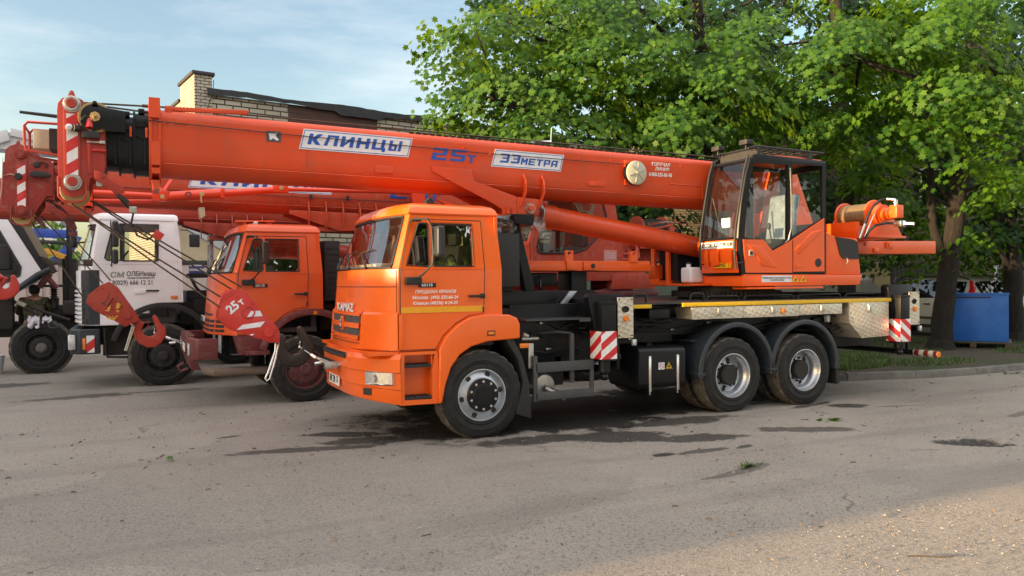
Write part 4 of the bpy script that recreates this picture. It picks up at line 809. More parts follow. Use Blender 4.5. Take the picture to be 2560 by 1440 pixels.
KERB = [(-2.0, 14.6), (6.4, 3.6), (7.0, 2.0), (7.6, 1.52), (8.9, 1.16), (10.35, 1.0), (11.9, 1.05), (14, 1.25), (18, 1.8), (26, 3.0)]
def lawn_mat():
    n = N('bare_earth_and_turf'); a = n.noise(0.55, 6, 0.65); b = n.noise(7, 6, 0.7); f = n.noise(40, 4, 0.7)
    c = n.mix(n.ramp(b, 0.4, 0.7), (0.055, 0.042, 0.030), (0.095, 0.076, 0.056)); c = n.mix(n.ramp(a, 0.48, 0.62), c, n.mix(n.ramp(f, 0.4, 0.7), (0.028, 0.045, 0.012), (0.06, 0.085, 0.022)))
    n.pbsdf(c, 0.95, 0, n.bump(n.math('ADD', b, f), 0.8, 0.03)); return n.m
poly = [(x, y+0.13) for x, y in KERB]+[(60, 6), (60, 40), (-2.0, 40)]
mb = MB(); mb.panel(poly, [], lambda x, y: (x, y, 0.115)); o = mb.build('lawn', lawn_mat(), None); o['kind'] = 'structure'
kp = [Vector((x, y, 0)) for x, y in KERB]
M['kerb'] = flat('weathered_concrete_kerb', (0.17, 0.165, 0.15), 0.85, 0, 0.35, 5, 0.6)
mb = MB(); rngk = random.Random(8)
for a, b in zip(kp[1:], kp[2:]):
    L_ = (b-a).length; k = max(1, round(L_/1.0)); d = (b-a).normalized(); nn = Vector((-d.y, d.x, 0))
    for i in range(k):
        p0 = a+d*(L_*i/k+0.006); p1 = a+d*(L_*(i+1)/k-0.006); t0 = 0.125+rngk.uniform(-0.012, 0.01); j = nn*rngk.uniform(-0.012, 0.012)
        pts = [p0+j, p1+j, p1+nn*0.15+j, p0+nn*0.15+j]
        b_ = bmesh.new(); A = [b_.verts.new((q.x, q.y, -0.05)) for q in pts]; B = [b_.verts.new((q.x, q.y, t0)) for q in pts]
        b_.faces.new(A[::-1]); b_.faces.new(B)
        for q in range(4): b_.faces.new((A[q], A[(q+1) % 4], B[(q+1) % 4], B[q]))
        mb._fin(b_, 0, 0.018, 2, None, None)
o = mb.build('kerb', 'kerb', None); o['kind'] = 'structure'
# grass blades on the verge
def blades(name, spots, seed, h0, h1, mat):
    r = random.Random(seed); V, Fc = [], []
    for (cx, cy, rx, ry, n_) in spots:
        for _ in range(n_):
            a = r.uniform(0, 6.283); q = math.sqrt(r.random()); x = cx+rx*q*math.cos(a); y = cy+ry*q*math.sin(a); h = r.uniform(h0, h1); t = r.uniform(0, 6.283); wd = 0.006+0.004*r.random(); ln = r.uniform(0.2, 0.9)*h
            i = len(V); ux, uy = math.cos(t)*wd, math.sin(t)*wd; lx, ly = math.cos(t+1.6)*ln, math.sin(t+1.6)*ln
            V += [(x-ux, y-uy, 0.11), (x+ux, y+uy, 0.11), (x+lx, y+ly, 0.11+h)]; Fc.append((i, i+1, i+2))
    me = bpy.data.meshes.new(name); me.from_pydata(V, [], Fc); me.materials.append(mat); o = bpy.data.objects.new(name, me); COL.objects.link(o); o['kind'] = 'stuff'; return o
n = N('grass_blade'); g = n.t.nodes.new('ShaderNodeNewGeometry'); n.pbsdf(n.mix(g.outputs['Random Per Island'], (0.035, 0.075, 0.012), (0.10, 0.16, 0.035)), 0.8); GR = n.m
blades('grass', [(8.4, 2.6, 1.4, 0.7, 5000), (9.2, 3.4, 1.6, 0.7, 4000), (10.6, 2.2, 1.2, 0.6, 1200), (15.5, 2.6, 1.8, 0.8, 1800), (16.2, 4.6, 1.6, 0.8, 1500), (12.0, 4.0, 1.4, 0.7, 900), (13, 6, 3, 1.5, 2000)], 3, 0.03, 0.10, GR)
# ------------------------------------------------------------------ buildings and fence
def brick_mat(name, c1, c2, mortar, bw=0.25, bh=0.075, dark=None, msize=0.012, rot=0.0):
    n = N(name); s = n.sep(n.coord()); cb = n.t.nodes.new('ShaderNodeCombineXYZ'); n.l(n.math('ADD', s[0], s[1]), cb.inputs[0]); n.l(s[2], cb.inputs[1])
    br = n.t.nodes.new('ShaderNodeTexBrick'); n.l(cb.outputs[0], br.inputs['Vector']); br.inputs['Color1'].default_value = (*c1, 1); br.inputs['Color2'].default_value = (*c2, 1); br.inputs['Mortar'].default_value = (*mortar, 1)
    br.inputs['Scale'].default_value = 1; br.inputs['Brick Width'].default_value = bw; br.inputs['Row Height'].default_value = bh; br.inputs['Mortar Size'].default_value = msize
    c = br.outputs['Color']
    if dark is not None:
        x0, x1, z0, z1, dk = dark
        k = n.math('MULTIPLY', n.math('MULTIPLY', n.math('GREATER_THAN', s[0], x0), n.math('LESS_THAN', s[0], x1)), n.math('MULTIPLY', n.math('GREATER_THAN', n.math('ADD', s[2], n.math('MULTIPLY', n.noise(3, 2), 0.25)), z0), n.math('LESS_THAN', s[2], z1)))
        c = n.mix(k, c, n.mix(br.outputs['Fac'], dk, (0.05, 0.035, 0.03)))
    c = n.mix(n.math('MULTIPLY', n.ramp(n.noise(0.9, 6, 0.65), 0.45, 0.8), 0.4), c, (0.10, 0.09, 0.075))
    n.pbsdf(c, 0.88, 0, n.bump(n.math('SUBTRACT', 1.0, br.outputs['Fac']), 0.9, 0.03)); return n.m
A9 = R(9.3)
bl = thing('brick_workshop', 'pale brick workshop with stepped gable parapet and dark roof edge behind the orange boom', 'building', (-1.35, 18.55, 0), rotz=A9)
BM = brick_mat('white_silicate_brick', (0.36, 0.33, 0.25), (0.44, 0.40, 0.31), (0.035, 0.032, 0.03), 0.52, 0.168, (2.6, 5.9, 6.95, 7.95, (0.075, 0.032, 0.024)), 0.020)
M['roofing'] = flat('black_bitumen_edge', (0.022, 0.022, 0.026), 0.6, 0, 0.4, 3, 0.6)
mb = MB(); mb.box(0.0, 26, 0, 12, 0, 7.84); mb.build('wall', BM, bl)
rr = random.Random(2); pts = [(-0.05, 7.46)]
mb = MB(); 
rows = [[], [], [], []]
for i in range(105):
    x = -0.05+i*0.25; a = 7.80+0.04*math.sin(x*0.9)+rr.uniform(-0.02, 0.02)-0.10*(4.2 < x < 6.2); t = 8.00+0.03*math.sin(x*1.7)+rr.uniform(-0.012, 0.012); y_ = -0.13+rr.uniform(-0.02, 0.02)
    rows[0].append((x, 0.0, a+0.03)); rows[1].append((x, y_, a)); rows[2].append((x, y_-0.01, t)); rows[3].append((x, 0.5, t+0.02))
mb.grid(rows)
mb.box(0, 26, 0.3, 12, 7.7, 7.92); mb.build('roof', 'roofing', bl)
BM2 = brick_mat('silicate_brick_gable', (0.40, 0.36, 0.28), (0.47, 0.42, 0.33), (0.10, 0.09, 0.075), 0.26, 0.098, None, 0.014)
mb = MB(); mb.box(-0.42, 0.12, -0.03, 1.9, 0, 8.42); mb.box(-0.42, 0.12, 1.9, 4.4, 0, 7.9); mb.box(-0.42, 0.12, 4.4, 12, 0, 7.5); mb.build('gable_parapet', BM2, bl)
mb = MB(); mb.box(-0.50, 0.2, -0.10, 1.98, 8.42, 8.53, bev=0.02); mb.box(-0.50, 0.2, 1.9, 4.5, 7.9, 8.0, bev=0.02); mb.box(-0.50, 0.2, 4.4, 12, 7.5, 7.6, bev=0.02); mb.build('parapet_cap', 'roofing', bl)
for i, (xa, za) in enumerate(((-0.2, 2.6), (6.5, 2.6), (10.5, 2.6))):
    if i == 0: continue
    wv = node('window', bl); mb = MB(); mb.panel([(xa, za), (xa+1.8, za), (xa+1.8, za+2.0), (xa, za+2.0)], [[(xa+0.08, za+0.08), (xa+0.86, za+0.08), (xa+0.86, za+1.92), (xa+0.08, za+1.92)], [(xa+0.94, za+0.08), (xa+1.72, za+0.08), (xa+1.72, za+1.92), (xa+0.94, za+1.92)]], lambda x, z: (x, -0.03, z), 0, (0, 0.028, 0)); mb.build('window_frame', 'greywhite', wv)
    mb = MB(); mb.box(xa+0.06, xa+1.74, -0.008, -0.004, za+0.06, za+1.94); mb.build('pane', 'glassdark', wv)
mb = MB(); mb.tube([(0.16, -0.06, 8.3), (0.14, -0.08, 7.9), (-0.1, -0.08, 7.2), (-0.35, -0.06, 6.3)], 0.012, 5); mb.build('cable', 'blackmat', bl)
mb = MB(); mb.tube([(0.25, -0.07, 5.0), (0.25, -0.07, 2.7)], 0.05, 8); mb.prism([(0.05, 2.55), (0.45, 2.55), (0.35, 2.75), (0.15, 2.75)], -0.2, 0.0, 'y'); mb.build('drain_pipe', 'blackmat', bl)
# small shed with a tilted sheet roof in front of the gable
sh = thing('tilted_roof_shed', 'cream lean-to with ragged grey sheet roof behind the white cab', 'shed', (-2.75, 16.6, 0))
M['cream_wall'] = flat('cream_render', (0.50, 0.42, 0.28), 0.85, 0, 0.15, 2, 0.2)
mb = MB(); mb.box(0.2, 2.2, 0.2, 2.0, 0, 3.55); mb.build('wall', 'cream_wall', sh)
M['sheet'] = flat('grey_fibre_sheet', (0.16, 0.15, 0.12), 0.85, 0, 0.3, 3, 0.5)
mb = MB(); mb.prism([(-0.55, 3.35), (0.4, 3.95), (2.5, 3.78), (2.5, 3.70), (0.42, 3.86), (-0.5, 3.27)], -0.1, 2.2, 'y'); mb.build('roof', 'sheet', sh)
# corrugated fence
n = N('pale_pink_profiled_sheet'); s_ = n.sep(n.coord()); n.pbsdf(n.mix(n.ramp(n.noise(1.2, 5), 0.35, 0.7), (0.66, 0.54, 0.49), (0.72, 0.62, 0.57)), 0.55, 0, n.bump(n.noise(30, 3), 0.1, 0.004)); M['fence'] = n.m
fe = thing('sheet_metal_fence', 'pale pinkish profiled metal fence with dark top rail behind the trucks', 'fence', (0, 14.0, 0))
mb = MB(); row = []; x = -14.0
while x < 5.5:
    row += [(x, 0.02), (x+0.025, -0.035), (x+0.27, -0.035), (x+0.295, 0.02)]; x += 0.34
mb.grid([[(a, b, z) for a, b in row] for z in (0.1, 2.28)]); mb.build('fence_sheet', 'fence', fe, 20)
mb = MB(); mb.box(-14, 5.5, -0.05, 0.05, 2.28, 2.40, bev=0.01); mb.box(-14, 5.5, 0.0, 0.06, 0.4, 0.5); mb.build('top_rail', 'grey', fe)
for x in (-12, -9, -6, -3, 0, 3): mb = MB(); mb.box(x-0.04, x+0.04, 0.03, 0.11, 0, 2.35); mb.build('post', 'grey', fe)
# right-hand building: faces the camera beyond the trees
AB = R(-25.9)
rb = thing('brick_apartment_block', 'beige brick block with dark doorway and small windows behind the trees', 'building', (18.0, 11.6, 0), rotz=AB)
BR = brick_mat('beige_brick', (0.105, 0.095, 0.062), (0.13, 0.117, 0.08), (0.05, 0.045, 0.032), 0.26, 0.085, None, 0.014)
mb = MB(); mb.box(-6, 16, 0, 8, 0, 7.5); mb.build('wall', BR, rb)
mb = MB(); mb.box(-6.2, 16.2, -0.2, 8.2, 7.5, 7.75); mb.build('roof', 'roofing', rb)
M['render_yellow'] = flat('yellowish_render', (0.27, 0.235, 0.125), 0.85, 0, 0.12, 2, 0.2)
mb = MB(); mb.panel([(0.6, 0), (2.35, 0), (2.35, 2.35), (0.6, 2.35)], [[(1.05, 0.75), (1.8, 0.75), (1.8, 1.78), (1.05, 1.78)]], lambda x, z: (x, -0.10, z), 0, (0, 0.098, 0)); mb.build('render_panel', 'render_yellow', rb)
mb = MB(); mb.box(1.02, 1.83, -0.03, -0.02, 0.72, 1.8); mb.build('window_pane', 'glassdark', rb)
M['darkdoor'] = flat('dark_metal_door', (0.02, 0.018, 0.016), 0.5, 0, 0.3, 3)
dd = node('door', rb); mb = MB(); mb.box(2.40, 3.8, -0.06, -0.02, 0, 2.3); mb.build('door_leaf', 'darkdoor', dd)
mb = MB()
for k in range(9): mb.box(2.5+k*0.14, 2.515+k*0.14, -0.085, -0.062, 0.2, 2.2)
mb.build('door_grille', 'grey', dd); mb = MB(); mb.box(3.0, 3.35, -0.072, -0.062, 1.3, 1.55); mb.build('notice', 'greywhite', dd)
for (xa, za, ww, hh) in ((-1.35, 3.0, 0.62, 1.25), (6.0, 1.1, 0.9, 1.6), (9.0, 1.1, 0.9, 1.6), (3.4, 4.2, 1.2, 1.4), (6.4, 4.2, 1.2, 1.4)):
    wv = node('window', rb); mb = MB(); mb.panel([(xa, za), (xa+ww, za), (xa+ww, za+hh), (xa, za+hh)], [[(xa+0.07, za+0.07), (xa+ww-0.07, za+0.07), (xa+ww-0.07, za+hh-0.07), (xa+0.07, za+hh-0.07)]], lambda x, z: (x, -0.06, z), 0, (0, 0.058, 0)); mb.build('window_frame', 'greywhite', wv)
    mb = MB(); mb.box(xa+0.05, xa+ww-0.05, -0.02, -0.012, za+0.05, za+hh-0.05); mb.build('pane', 'glassdark', wv)
mb = MB(); mb.prism([(-1.8, 4.55), (1.4, 3.15), (1.4, 3.05), (-1.8, 4.42)], -1.1, 0.0, 'y'); mb.build('canopy', 'roofing', rb)
# pale green shed seen between the cranes
gs = thing('green_storage_shed', 'pale green flat-sided metal shed behind the two cranes', 'shed', (7.6, 12.6, 0))
M['palegreen'] = flat('pale_green_paint', (0.30, 0.38, 0.34), 0.6, 0, 0.08, 1.5, 0.1)
mb = MB(); mb.box(0, 5.5, 0, 3, 0, 2.15); mb.build('wall', 'palegreen', gs); mb = MB(); mb.box(-0.15, 5.65, -0.15, 3.15, 2.15, 2.25); mb.build('roof', 'grey', gs)
# added block outside the frame, heights stepped to shade the yard and background
shade_blk = thing('unseen_shade_block', 'unseen block added outside the picture on the sun side to shade the yard', 'building', (-26, -4.05, 0))
mb = MB(); mb.box(-6, 0, 0, 5.2, 0, 4.66); mb.box(-6, 0, 5.203, 12, 0, 7.1); mb.box(-6, 0, 12.003, 17.5, 0, 11.0); mb.box(-6, 0, 17.503, 60, 0, 4.66); mb.build('wall', BR, shade_blk); mb = MB(); mb.box(-6.2, 0.2, 0.0, 5.19, 4.66, 4.92); mb.box(-6.2, 0.2, 5.21, 12.0, 7.1, 7.35); mb.box(-6.2, 0.2, 12.01, 17.49, 11.0, 11.25); mb.box(-6.2, 0.2, 17.5, 60.2, 4.66, 4.92); mb.build('roof', 'roofing', shade_blk)
# ------------------------------------------------------------------ the nearest mobile crane
def pane_panel(parent, polys, fmap, mat, name='window_pane'):
    for p_ in polys: mb = MB(); mb.panel(p_, [], fmap); mb.build(name, mat, parent)
def jack(root, x, y, flip, zt=1.62, zlo=0.62):
    """outrigger housing end with striped jack leg (near side); x is the front of the leg"""
    j = node('outrigger', root)
    mb = MB()
    mb.prism([(x-0.10, zt-0.04), (x-0.06, zt), (x+0.42, zt), (x+0.45, zt-0.04), (x+0.45, 1.10), (x+0.30, 1.07), (x+0.02, 1.07)], y+0.02, y+0.16, 'y', bev=0.012)
    mb.box(x+0.02, x+0.23, y-0.10, y+0.10, 1.17, 1.52, bev=0.008); mb.box(x+0.015, x+0.235, y-0.105, y+0.1, 1.49, 1.53, bev=0.006)
    mb.box(x-0.05, x+0.40, y+0.16, 2.4-y-0.16, 1.20, 1.56)
    mb.build('outrigger_housing', 'black', j, 30)
    mb = MB(); mb.box(x+0.0, x+0.235, y-0.115, y+0.13, 0.80, 0.825, bev=0.006); mb.cyl((x+0.117, y, 0.80), (x+0.117, y, zlo+0.06), 0.075, seg=20); mb.cyl((x+0.117, y, zlo+0.06), (x+0.117, y, zlo+0.03), 0.055, 0.045, seg=20); mb.lathe([(0.0, -0.05), (0.04, -0.04), (0.055, 0.0), (0.04, 0.03)], (x+0.117, y, zlo), 'z', 16)
    mb.box(x+0.30, x+0.34, y+0.0, y+0.04, 0.68, 1.0, bev=0.005); mb.box(x+0.27, x+0.36, y-0.01, y+0.05, 0.80, 0.87, bev=0.01); mb.build('jack_cylinder', 'black', j, 30)
    mb = MB(); mb.box(x+0.005, x+0.23, y-0.112, y-0.098, 0.825, 1.165); mb.build('jack_stripe', STR_J1 if flip else STR_J2, j)
    mb = MB(); mb.box(x-0.006, x+0.005, y-0.11, y+0.13, 0.825, 1.165); mb.build('jack_side_stripe', stripes('jack_front_stripes', (0.60, 0.015, 0.02), (0.80, 0.80, 0.82), 0.155, R(54) if flip else R(126), axes=('Y', 'Z')), j)
    mb = MB(); pl = [(x+0.29, 1.07), (x+0.52, 1.07), (x+0.52, 1.575), (x+0.29, 1.575)]
    hole = [(x+0.405+0.06*math.cos(a)*(1.0), 1.425+0.042*math.sin(a)) for a in [2*math.pi*i/18 for i in range(18)]]
    mb.panel(pl, [hole], lambda a, b: (a, y-0.045, b), 0, (0, 0.012, 0)); mb.build('tread_plate_cover', 'alu', j)
    mb = MB(); mb.box(x+0.33, x+0.48, y-0.02, y-0.01, 1.36, 1.48); 
    for px_, pz_ in ((0.31, 1.10), (0.50, 1.10), (0.31, 1.55), (0.50, 1.55)): mb.cyl((x+px_, y-0.052, pz_), (x+px_, y-0.04, pz_), 0.010, seg=10)
    mb.build('cover_recess', 'blackmat', j)
    mb = MB(); mb.lathe([(0.0, -0.022), (0.036, -0.02), (0.042, 0.0)], (x+0.41, y-0.047, 1.31), seg=24); mb.build('side_reflector', 'amber', j)
    mb = MB(); mb.box(x+0.50, x+0.56, y-0.06, y-0.02, 0.97, 1.05, bev=0.01); mb.build('work_lamp', 'lamp', j)
    return j
def carrier(root, detail=True):
    mb = MB()
    for yy in (0.62, 1.70): mb.box(-1.0, 7.1, yy, yy+0.08, 0.72, 1.02)
    for xx in (0.4, 1.3, 2.6, 3.3, 4.4, 5.6, 6.6): mb.box(xx, xx+0.08, 0.62, 1.78, 0.74, 1.0)
    mb.box(0.30, 7.1, 0.35, 2.05, 1.05, 1.46); mb.box(0.42, 1.55, 0.55, 1.85, 1.42, 1.66, bev=0.02)
    mb.box(3.69-0.06, 3.69+0.06, 0.3, 2.1, 0.43, 0.55); mb.box(5.01-0.06, 5.01+0.06, 0.3, 2.1, 0.43, 0.55); mb.box(-0.06, 0.06, 0.3, 2.1, 0.43, 0.55)
    for xx in (3.69, 5.01): mb.lathe([(0.0, -0.2), (0.12, -0.18), (0.2, 0.0), (0.12, 0.18), (0, 0.2)], (xx, 1.2, 0.49), 'x', 16)
    mb.tube([(0.2, 1.2, 0.62), (3.5, 1.2, 0.52)], 0.05, 8)
    mb.box(0.52, 1.50, 0.34, 0.60, 0.84, 1.50, bev=0.01); mb.box(2.05, 3.0, 0.42, 0.60, 0.96, 1.44); mb.box(0.75, 1.4, 0.6, 1.7, 0.45, 0.72); mb.box(5.6, 6.8, 0.5, 0.62, 0.75, 1.45)
    mb.build('chassis_frame', 'black', root, 30)
    mb = MB(); hr = random.Random(21)
    for k in range(26):
        xa = hr.uniform(0.6, 6.2); l = hr.uniform(0.25, 0.9); y_ = hr.uniform(0.24, 0.36); z_ = hr.uniform(0.98, 1.36); mb.tube([(xa, y_+0.1, z_), (xa+0.04, y_, z_-0.03), (xa+l*0.5, y_-0.02, z_-0.05-hr.random()*0.07), (xa+l, y_, z_-0.02), (xa+l+0.05, y_+0.1, z_+0.05)], hr.choice((0.008, 0.012, 0.016)), 6)
    mb.build('hydraulic_hose', 'blackmat', root, 60)
    mb = MB()
    for k in range(18):
        x_ = hr.uniform(0.6, 6.4); z_ = hr.uniform(0.9, 1.3); mb.cyl((x_, 0.30, z_), (x_, 0.34, z_), 0.014, seg=6); mb.cyl((x_-0.02, 0.31, z_), (x_+0.05, 0.31, z_), 0.010, seg=8)
    mb.build('hose_fitting', 'steel', root, 40)
    mb = MB(); mb.box(2.07, 6.80, 0.02, 2.38, 1.475, 1.50); mb.box(1.55, 2.07, 0.2, 2.2, 1.475, 1.50); mb.box(2.85, 6.79, 0.02, 0.10, 1.43, 1.474); mb.box(2.07, 6.8, 0.4, 0.5, 1.25, 1.474)
    mb.build('deck', 'deckgrey', root)
M['deckgrey'] = flat('worn_black_deck_plate', (0.05, 0.05, 0.056), 0.33, 0.2, 0.3, 3, 0.15)
def crane_one():
    T = thing('truck_crane', 'newest bright orange truck crane with a glossy cab and lettered boom, in full view', 'crane truck', (0, 0, 0), 'truck cranes parked side by side')
    c = cab(T, 'orange', True); new_front(T, c)
    for yy, fl in ((0.0, 1),): wheel(T, 0, 0.0, style='front')
    for xx, sp in ((3.69, 0.2), (5.01, 0.75)): wheel(T, xx, 0.0, style='rear', dual=True, spin=sp)
    for xx in (0, 3.69, 5.01):
        mb = MB(); tyre_bm(mb, xx, 2.4-0.285, 0.492); mb.box(xx-0.25, xx+0.25, 2.2, 2.3, 0.25, 0.74, bev=0.08); mb.build('far_wheel', ['rubber', 'tread'], T, 40)
    carrier(T)
    # behind the cab: dark panel, boom rest, platform, guard rails, silencer
    mb = MB(); mb.box(0.40, 0.73, 0.48, 0.62, 1.72, 2.37, bev=0.006); mb.box(0.40, 0.70, 0.62, 1.6, 1.66, 1.80); mb.build('air_intake_panel', 'blackmat', T)
    mb = MB(); mb.prism([(0.70, 2.50), (0.80, 2.50), (1.08, 1.45), (0.93, 1.45)], 0.62, 0.74, 'y', bev=0.01); mb.prism([(0.66, 2.62), (0.96, 2.62), (0.94, 2.48), (0.69, 2.50)], 0.50, 1.9, 'y', bev=0.01); mb.prism([(0.70, 2.50), (0.80, 2.50), (1.08, 1.45), (0.93, 1.45)], 1.68, 1.80, 'y', bev=0.01); mb.prism([(1.0, 1.62), (1.35, 1.42), (0.85, 1.40), (0.85, 1.62)], 0.60, 0.66, 'y'); mb.build('boom_rest', 'black', T, 30)
    mb = MB(); mb.prism([(1.46, 1.655), (1.55, 1.655), (1.34, 1.44), (1.26, 1.44)], 0.47, 0.53, 'y', bev=0.008); mb.build('brace_plate', 'silver', T)
    rn = random.Random(5); mb = MB()
    for (xa, xb, za, zb, yy) in ((0.42, 0.74, 2.36, 2.60, 0.56), (0.86, 1.16, 2.32, 2.60, 0.60)):
        mb.grid([[(xa+(xb-xa)*i/8+rn.uniform(-0.015, 0.015), yy+rn.uniform(-0.05, 0.05), zb-(zb-za)*j/6*(0.8+0.2*math.sin(i*1.3))) for i in range(9)] for j in range(7)])
    mb.build('plastic_wrap', 'film', T, 80)
    mb = MB(); mb.box(0.56, 1.44, -0.02, 0.62, 1.315, 1.335); mb.box(1.28, 1.44, -0.025, -0.02, 1.29, 1.335); mb.build('access_step', 'deckgrey', T)
    mb = MB(); mb.box(0.67, 0.72, 0.0, 0.05, 0.36, 0.90, bev=0.008); mb.box(0.69, 1.50, 0.0, 0.03, 0.70, 0.82, bev=0.01); mb.box(0.69, 1.50, 0.0, 0.03, 0.37, 0.47, bev=0.01); mb.box(1.45, 1.50, 0.005, 0.035, 0.37, 0.80, bev=0.006); mb.box(1.20, 1.25, 0.05, 0.09, 0.55, 1.15, bev=0.006); mb.tube([(1.22, 0.07, 1.15), (1.05, 0.10, 1.17), (0.8, 0.3, 1.15)], 0.015, 6); mb.build('side_guard', 'grey', T)
    mb = MB(); mb.lathe([(0.0, 0.0), (0.13, 0.01), (0.155, 0.05), (0.155, 0.75), (0.13, 0.80), (0.0, 0.80)], (0.98, 0.30, 0.50), 'y', 28); mb.cyl((0.98, 0.28, 0.46), (1.16, 0.10, 0.36), 0.045, seg=14); mb.build('silencer', 'steel', T, 40)
    mb = MB(); mb.box(0.50, 0.62, 0.02, 0.06, 1.0, 1.055, bev=0.008); mb.build('side_marker', 'amber', T)
    mb = MB(); mb.cyl((0.56, 0.1, 1.10), (0.78, 0.1, 1.10), 0.022, seg=10); mb.box(0.63, 0.70, 0.06, 0.11, 0.75, 1.05, bev=0.01); mb.cyl((0.64, 0.1, 1.13), (0.58, 0.1, 1.16), 0.03, seg=10); mb.build('air_valve', 'steel', T)
    jack(T, 1.53, 0.0, True, 1.62, 0.60); jack(T, 6.85, 0.0, False, 1.69, 0.66)
    mb = MB(); mb.tube([(7.02+0.05*math.cos(a), 0.09, 1.72+0.06*math.sin(a)) for a in [math.pi*i/10 for i in range(11)]], 0.014, 6); mb.build('lifting_eye', 'black', T)
    # fuel tank
    ft = node('fuel_tank', T)
    def rr_(x): 
        pts = []
        for cy, cz, a0 in ((0.69, 0.84, 0), (0.13, 0.84, 90), (0.13, 0.48, 180), (0.69, 0.48, 270)):
            pts += [(x, cy+0.09*math.cos(R(a0+90*i/6)), cz+0.09*math.sin(R(a0+90*i/6))) for i in range(7)]
        return pts
    def sc(x, k): return [(x, 0.41+(p[1]-0.41)*k, 0.66+(p[2]-0.66)*k) for p in rr_(x)]
    mb = MB(); mb.loft([sc(2.19, 0.93), sc(2.205, 0.985), sc(2.23, 1), sc(2.90, 1), sc(2.925, 0.985), sc(2.94, 0.93)]); mb.lathe([(0.055, 0.0), (0.055, 0.03), (0.045, 0.04), (0, 0.04)], (2.52, 0.30, 0.93), 'z', 20); mb.build('tank_shell', 'black', ft, 35)
    for xx in (2.36, 2.80):
        mb = MB(); q = [(xx, 0.035, 0.36), (xx-0.005, 0.034, 0.5), (xx, 0.036, 0.80), (xx, 0.06, 0.885), (xx, 0.12, 0.932), (xx, 0.65, 0.934)]
        mb.grid([[(p[0]-0.018, p[1], p[2]) for p in q], [(p[0]+0.018, p[1], p[2]) for p in q]]); mb.cyl((xx, 0.05, 0.38), (xx, 0.05, 0.32), 0.01, seg=8); mb.build('tank_strap', 'chrome', ft)
    mb = MB(); mb.box(2.49, 2.585, 0.0345, 0.037, 0.635, 0.725); mb.build('no_smoking_label', 'plate_white', ft)
    mb = MB(); mb.lathe([(0.030, 0.0), (0.036, 0.0)], (2.537, 0.0335, 0.682), seg=24); mb.prism([(2.513, 0.70), (2.518, 0.705), (2.56, 0.663), (2.556, 0.658)], 0.0325, 0.034, 'y'); mb.build('no_smoking_mark', 'textred', ft)
    mb = MB(); mb.prism([(2.60, 0.638), (2.71, 0.638), (2.655, 0.73)], 0.034, 0.037, 'y'); mb.build('flammable_label', 'yellow', ft)
    mb = MB(); mb.panel([(2.605, 0.641), (2.705, 0.641), (2.655, 0.725)], [[(2.614, 0.646), (2.696, 0.646), (2.655, 0.714)]], lambda x, z: (x, 0.0335, z)); mb.prism([(2.64, 0.655), (2.67, 0.655), (2.675, 0.67), (2.662, 0.682), (2.656, 0.70), (2.648, 0.682), (2.637, 0.67)], 0.0325, 0.0338, 'y'); mb.build('flammable_mark', 'textblack', ft)
    # deck edge, boxes and rear mudguards
    mb = MB(); mb.box(2.855, 6.79, -0.008, 0.018, 1.435, 1.487, bev=0.003); mb.build('reflective_deck_edge', 'yellow', T)
    mb = MB(); mb.box(2.08, 2.36, -0.008, 0.018, 1.43, 1.477, bev=0.003); mb.build('reflective_step_edge', 'yellow', T)
    for xa, xb in ((3.0, 3.88), (3.884, 4.90), (4.904, 5.75)):
        lk = node('locker', T); mb = MB(); mb.box(xa, xb, 0.0, 0.45, 1.265+0.01*(xa > 3.9), 1.425, bev=0.004); mb.build('locker_door', 'alu', lk)
        mb = MB(); xm = (xa+xb)/2+0.02; mb.box(xm-0.04, xm+0.04, -0.012, 0.0, 1.31, 1.415, bev=0.006); mb.box(xm-0.028, xm+0.028, -0.016, -0.011, 1.325, 1.40, bev=0.003); mb.build('locker_latch', 'steel', lk)
    mb = MB(); mb.lathe([(0.0, -0.025), (0.036, -0.02), (0.042, 0.0)], (4.60, -0.001, 1.345), seg=24); mb.build('side_reflector', 'amber', T)
    bx = node('tool_box', T); mb = MB(); mb.prism([(5.90, 1.45), (6.74, 1.45), (6.74, 0.915), (6.16, 0.90), (5.90, 1.14)], 0.0, 0.5, 'y', bev=0.006); mb.build('tool_box_shell', 'alu', bx)
    mb = MB(); mb.box(6.28, 6.36, -0.012, 0.0, 1.28, 1.41, bev=0.006); mb.box(6.297, 6.343, -0.017, -0.011, 1.30, 1.385, bev=0.003); mb.build('tool_box_latch', 'steel', bx)
    for xx in (3.75, 5.0):
        mb = MB(); mb.prism(arc(xx, 0.555, 0.655, 188, -8, 28)+arc(xx, 0.555, 0.585, -8, 188, 28), -0.03, 0.55, 'y', bev=0.018, seg=3)
        mb.box(xx-0.68, xx-0.56, -0.035, 0.3, 0.52, 0.56, bev=0.01); mb.box(xx-0.60, xx-0.50, 0.2, 0.7, 0.95, 0.98); mb.build('rear_mudguard', 'bluegrey', T, 40)
    mb = MB(); mb.prism([(5.60, 0.75), (5.64, 0.75), (5.70, 0.27), (5.64, 0.25)], 0.0, 0.55, 'y'); mb.build('rear_mudflap', 'blackmat', T)
    mb = MB(); mb.box(5.50, 5.86, 0.3, 0.7, 0.72, 1.22, bev=0.04); mb.build('rear_reservoir', 'black', T, 40)
    mb = MB(); mb.cyl((5.72, 0.28, 1.17), (5.72, 0.22, 1.17), 0.03, seg=12); mb.box(5.70, 5.78, 0.24, 0.3, 1.19, 1.24, bev=0.01); mb.build('hose_coupling', 'plate_white', T); mb = MB(); mb.box(5.70, 5.75, 0.23, 0.29, 0.60, 0.70, bev=0.008); mb.build('hose_coupling', 'plate_white', T)
    mb = MB(); mb.tube([(7.45, -0.28, 0.62), (7.45, 2.35, 0.62)], 0.048, 14); mb.build('underrun_bar', 'black', T)
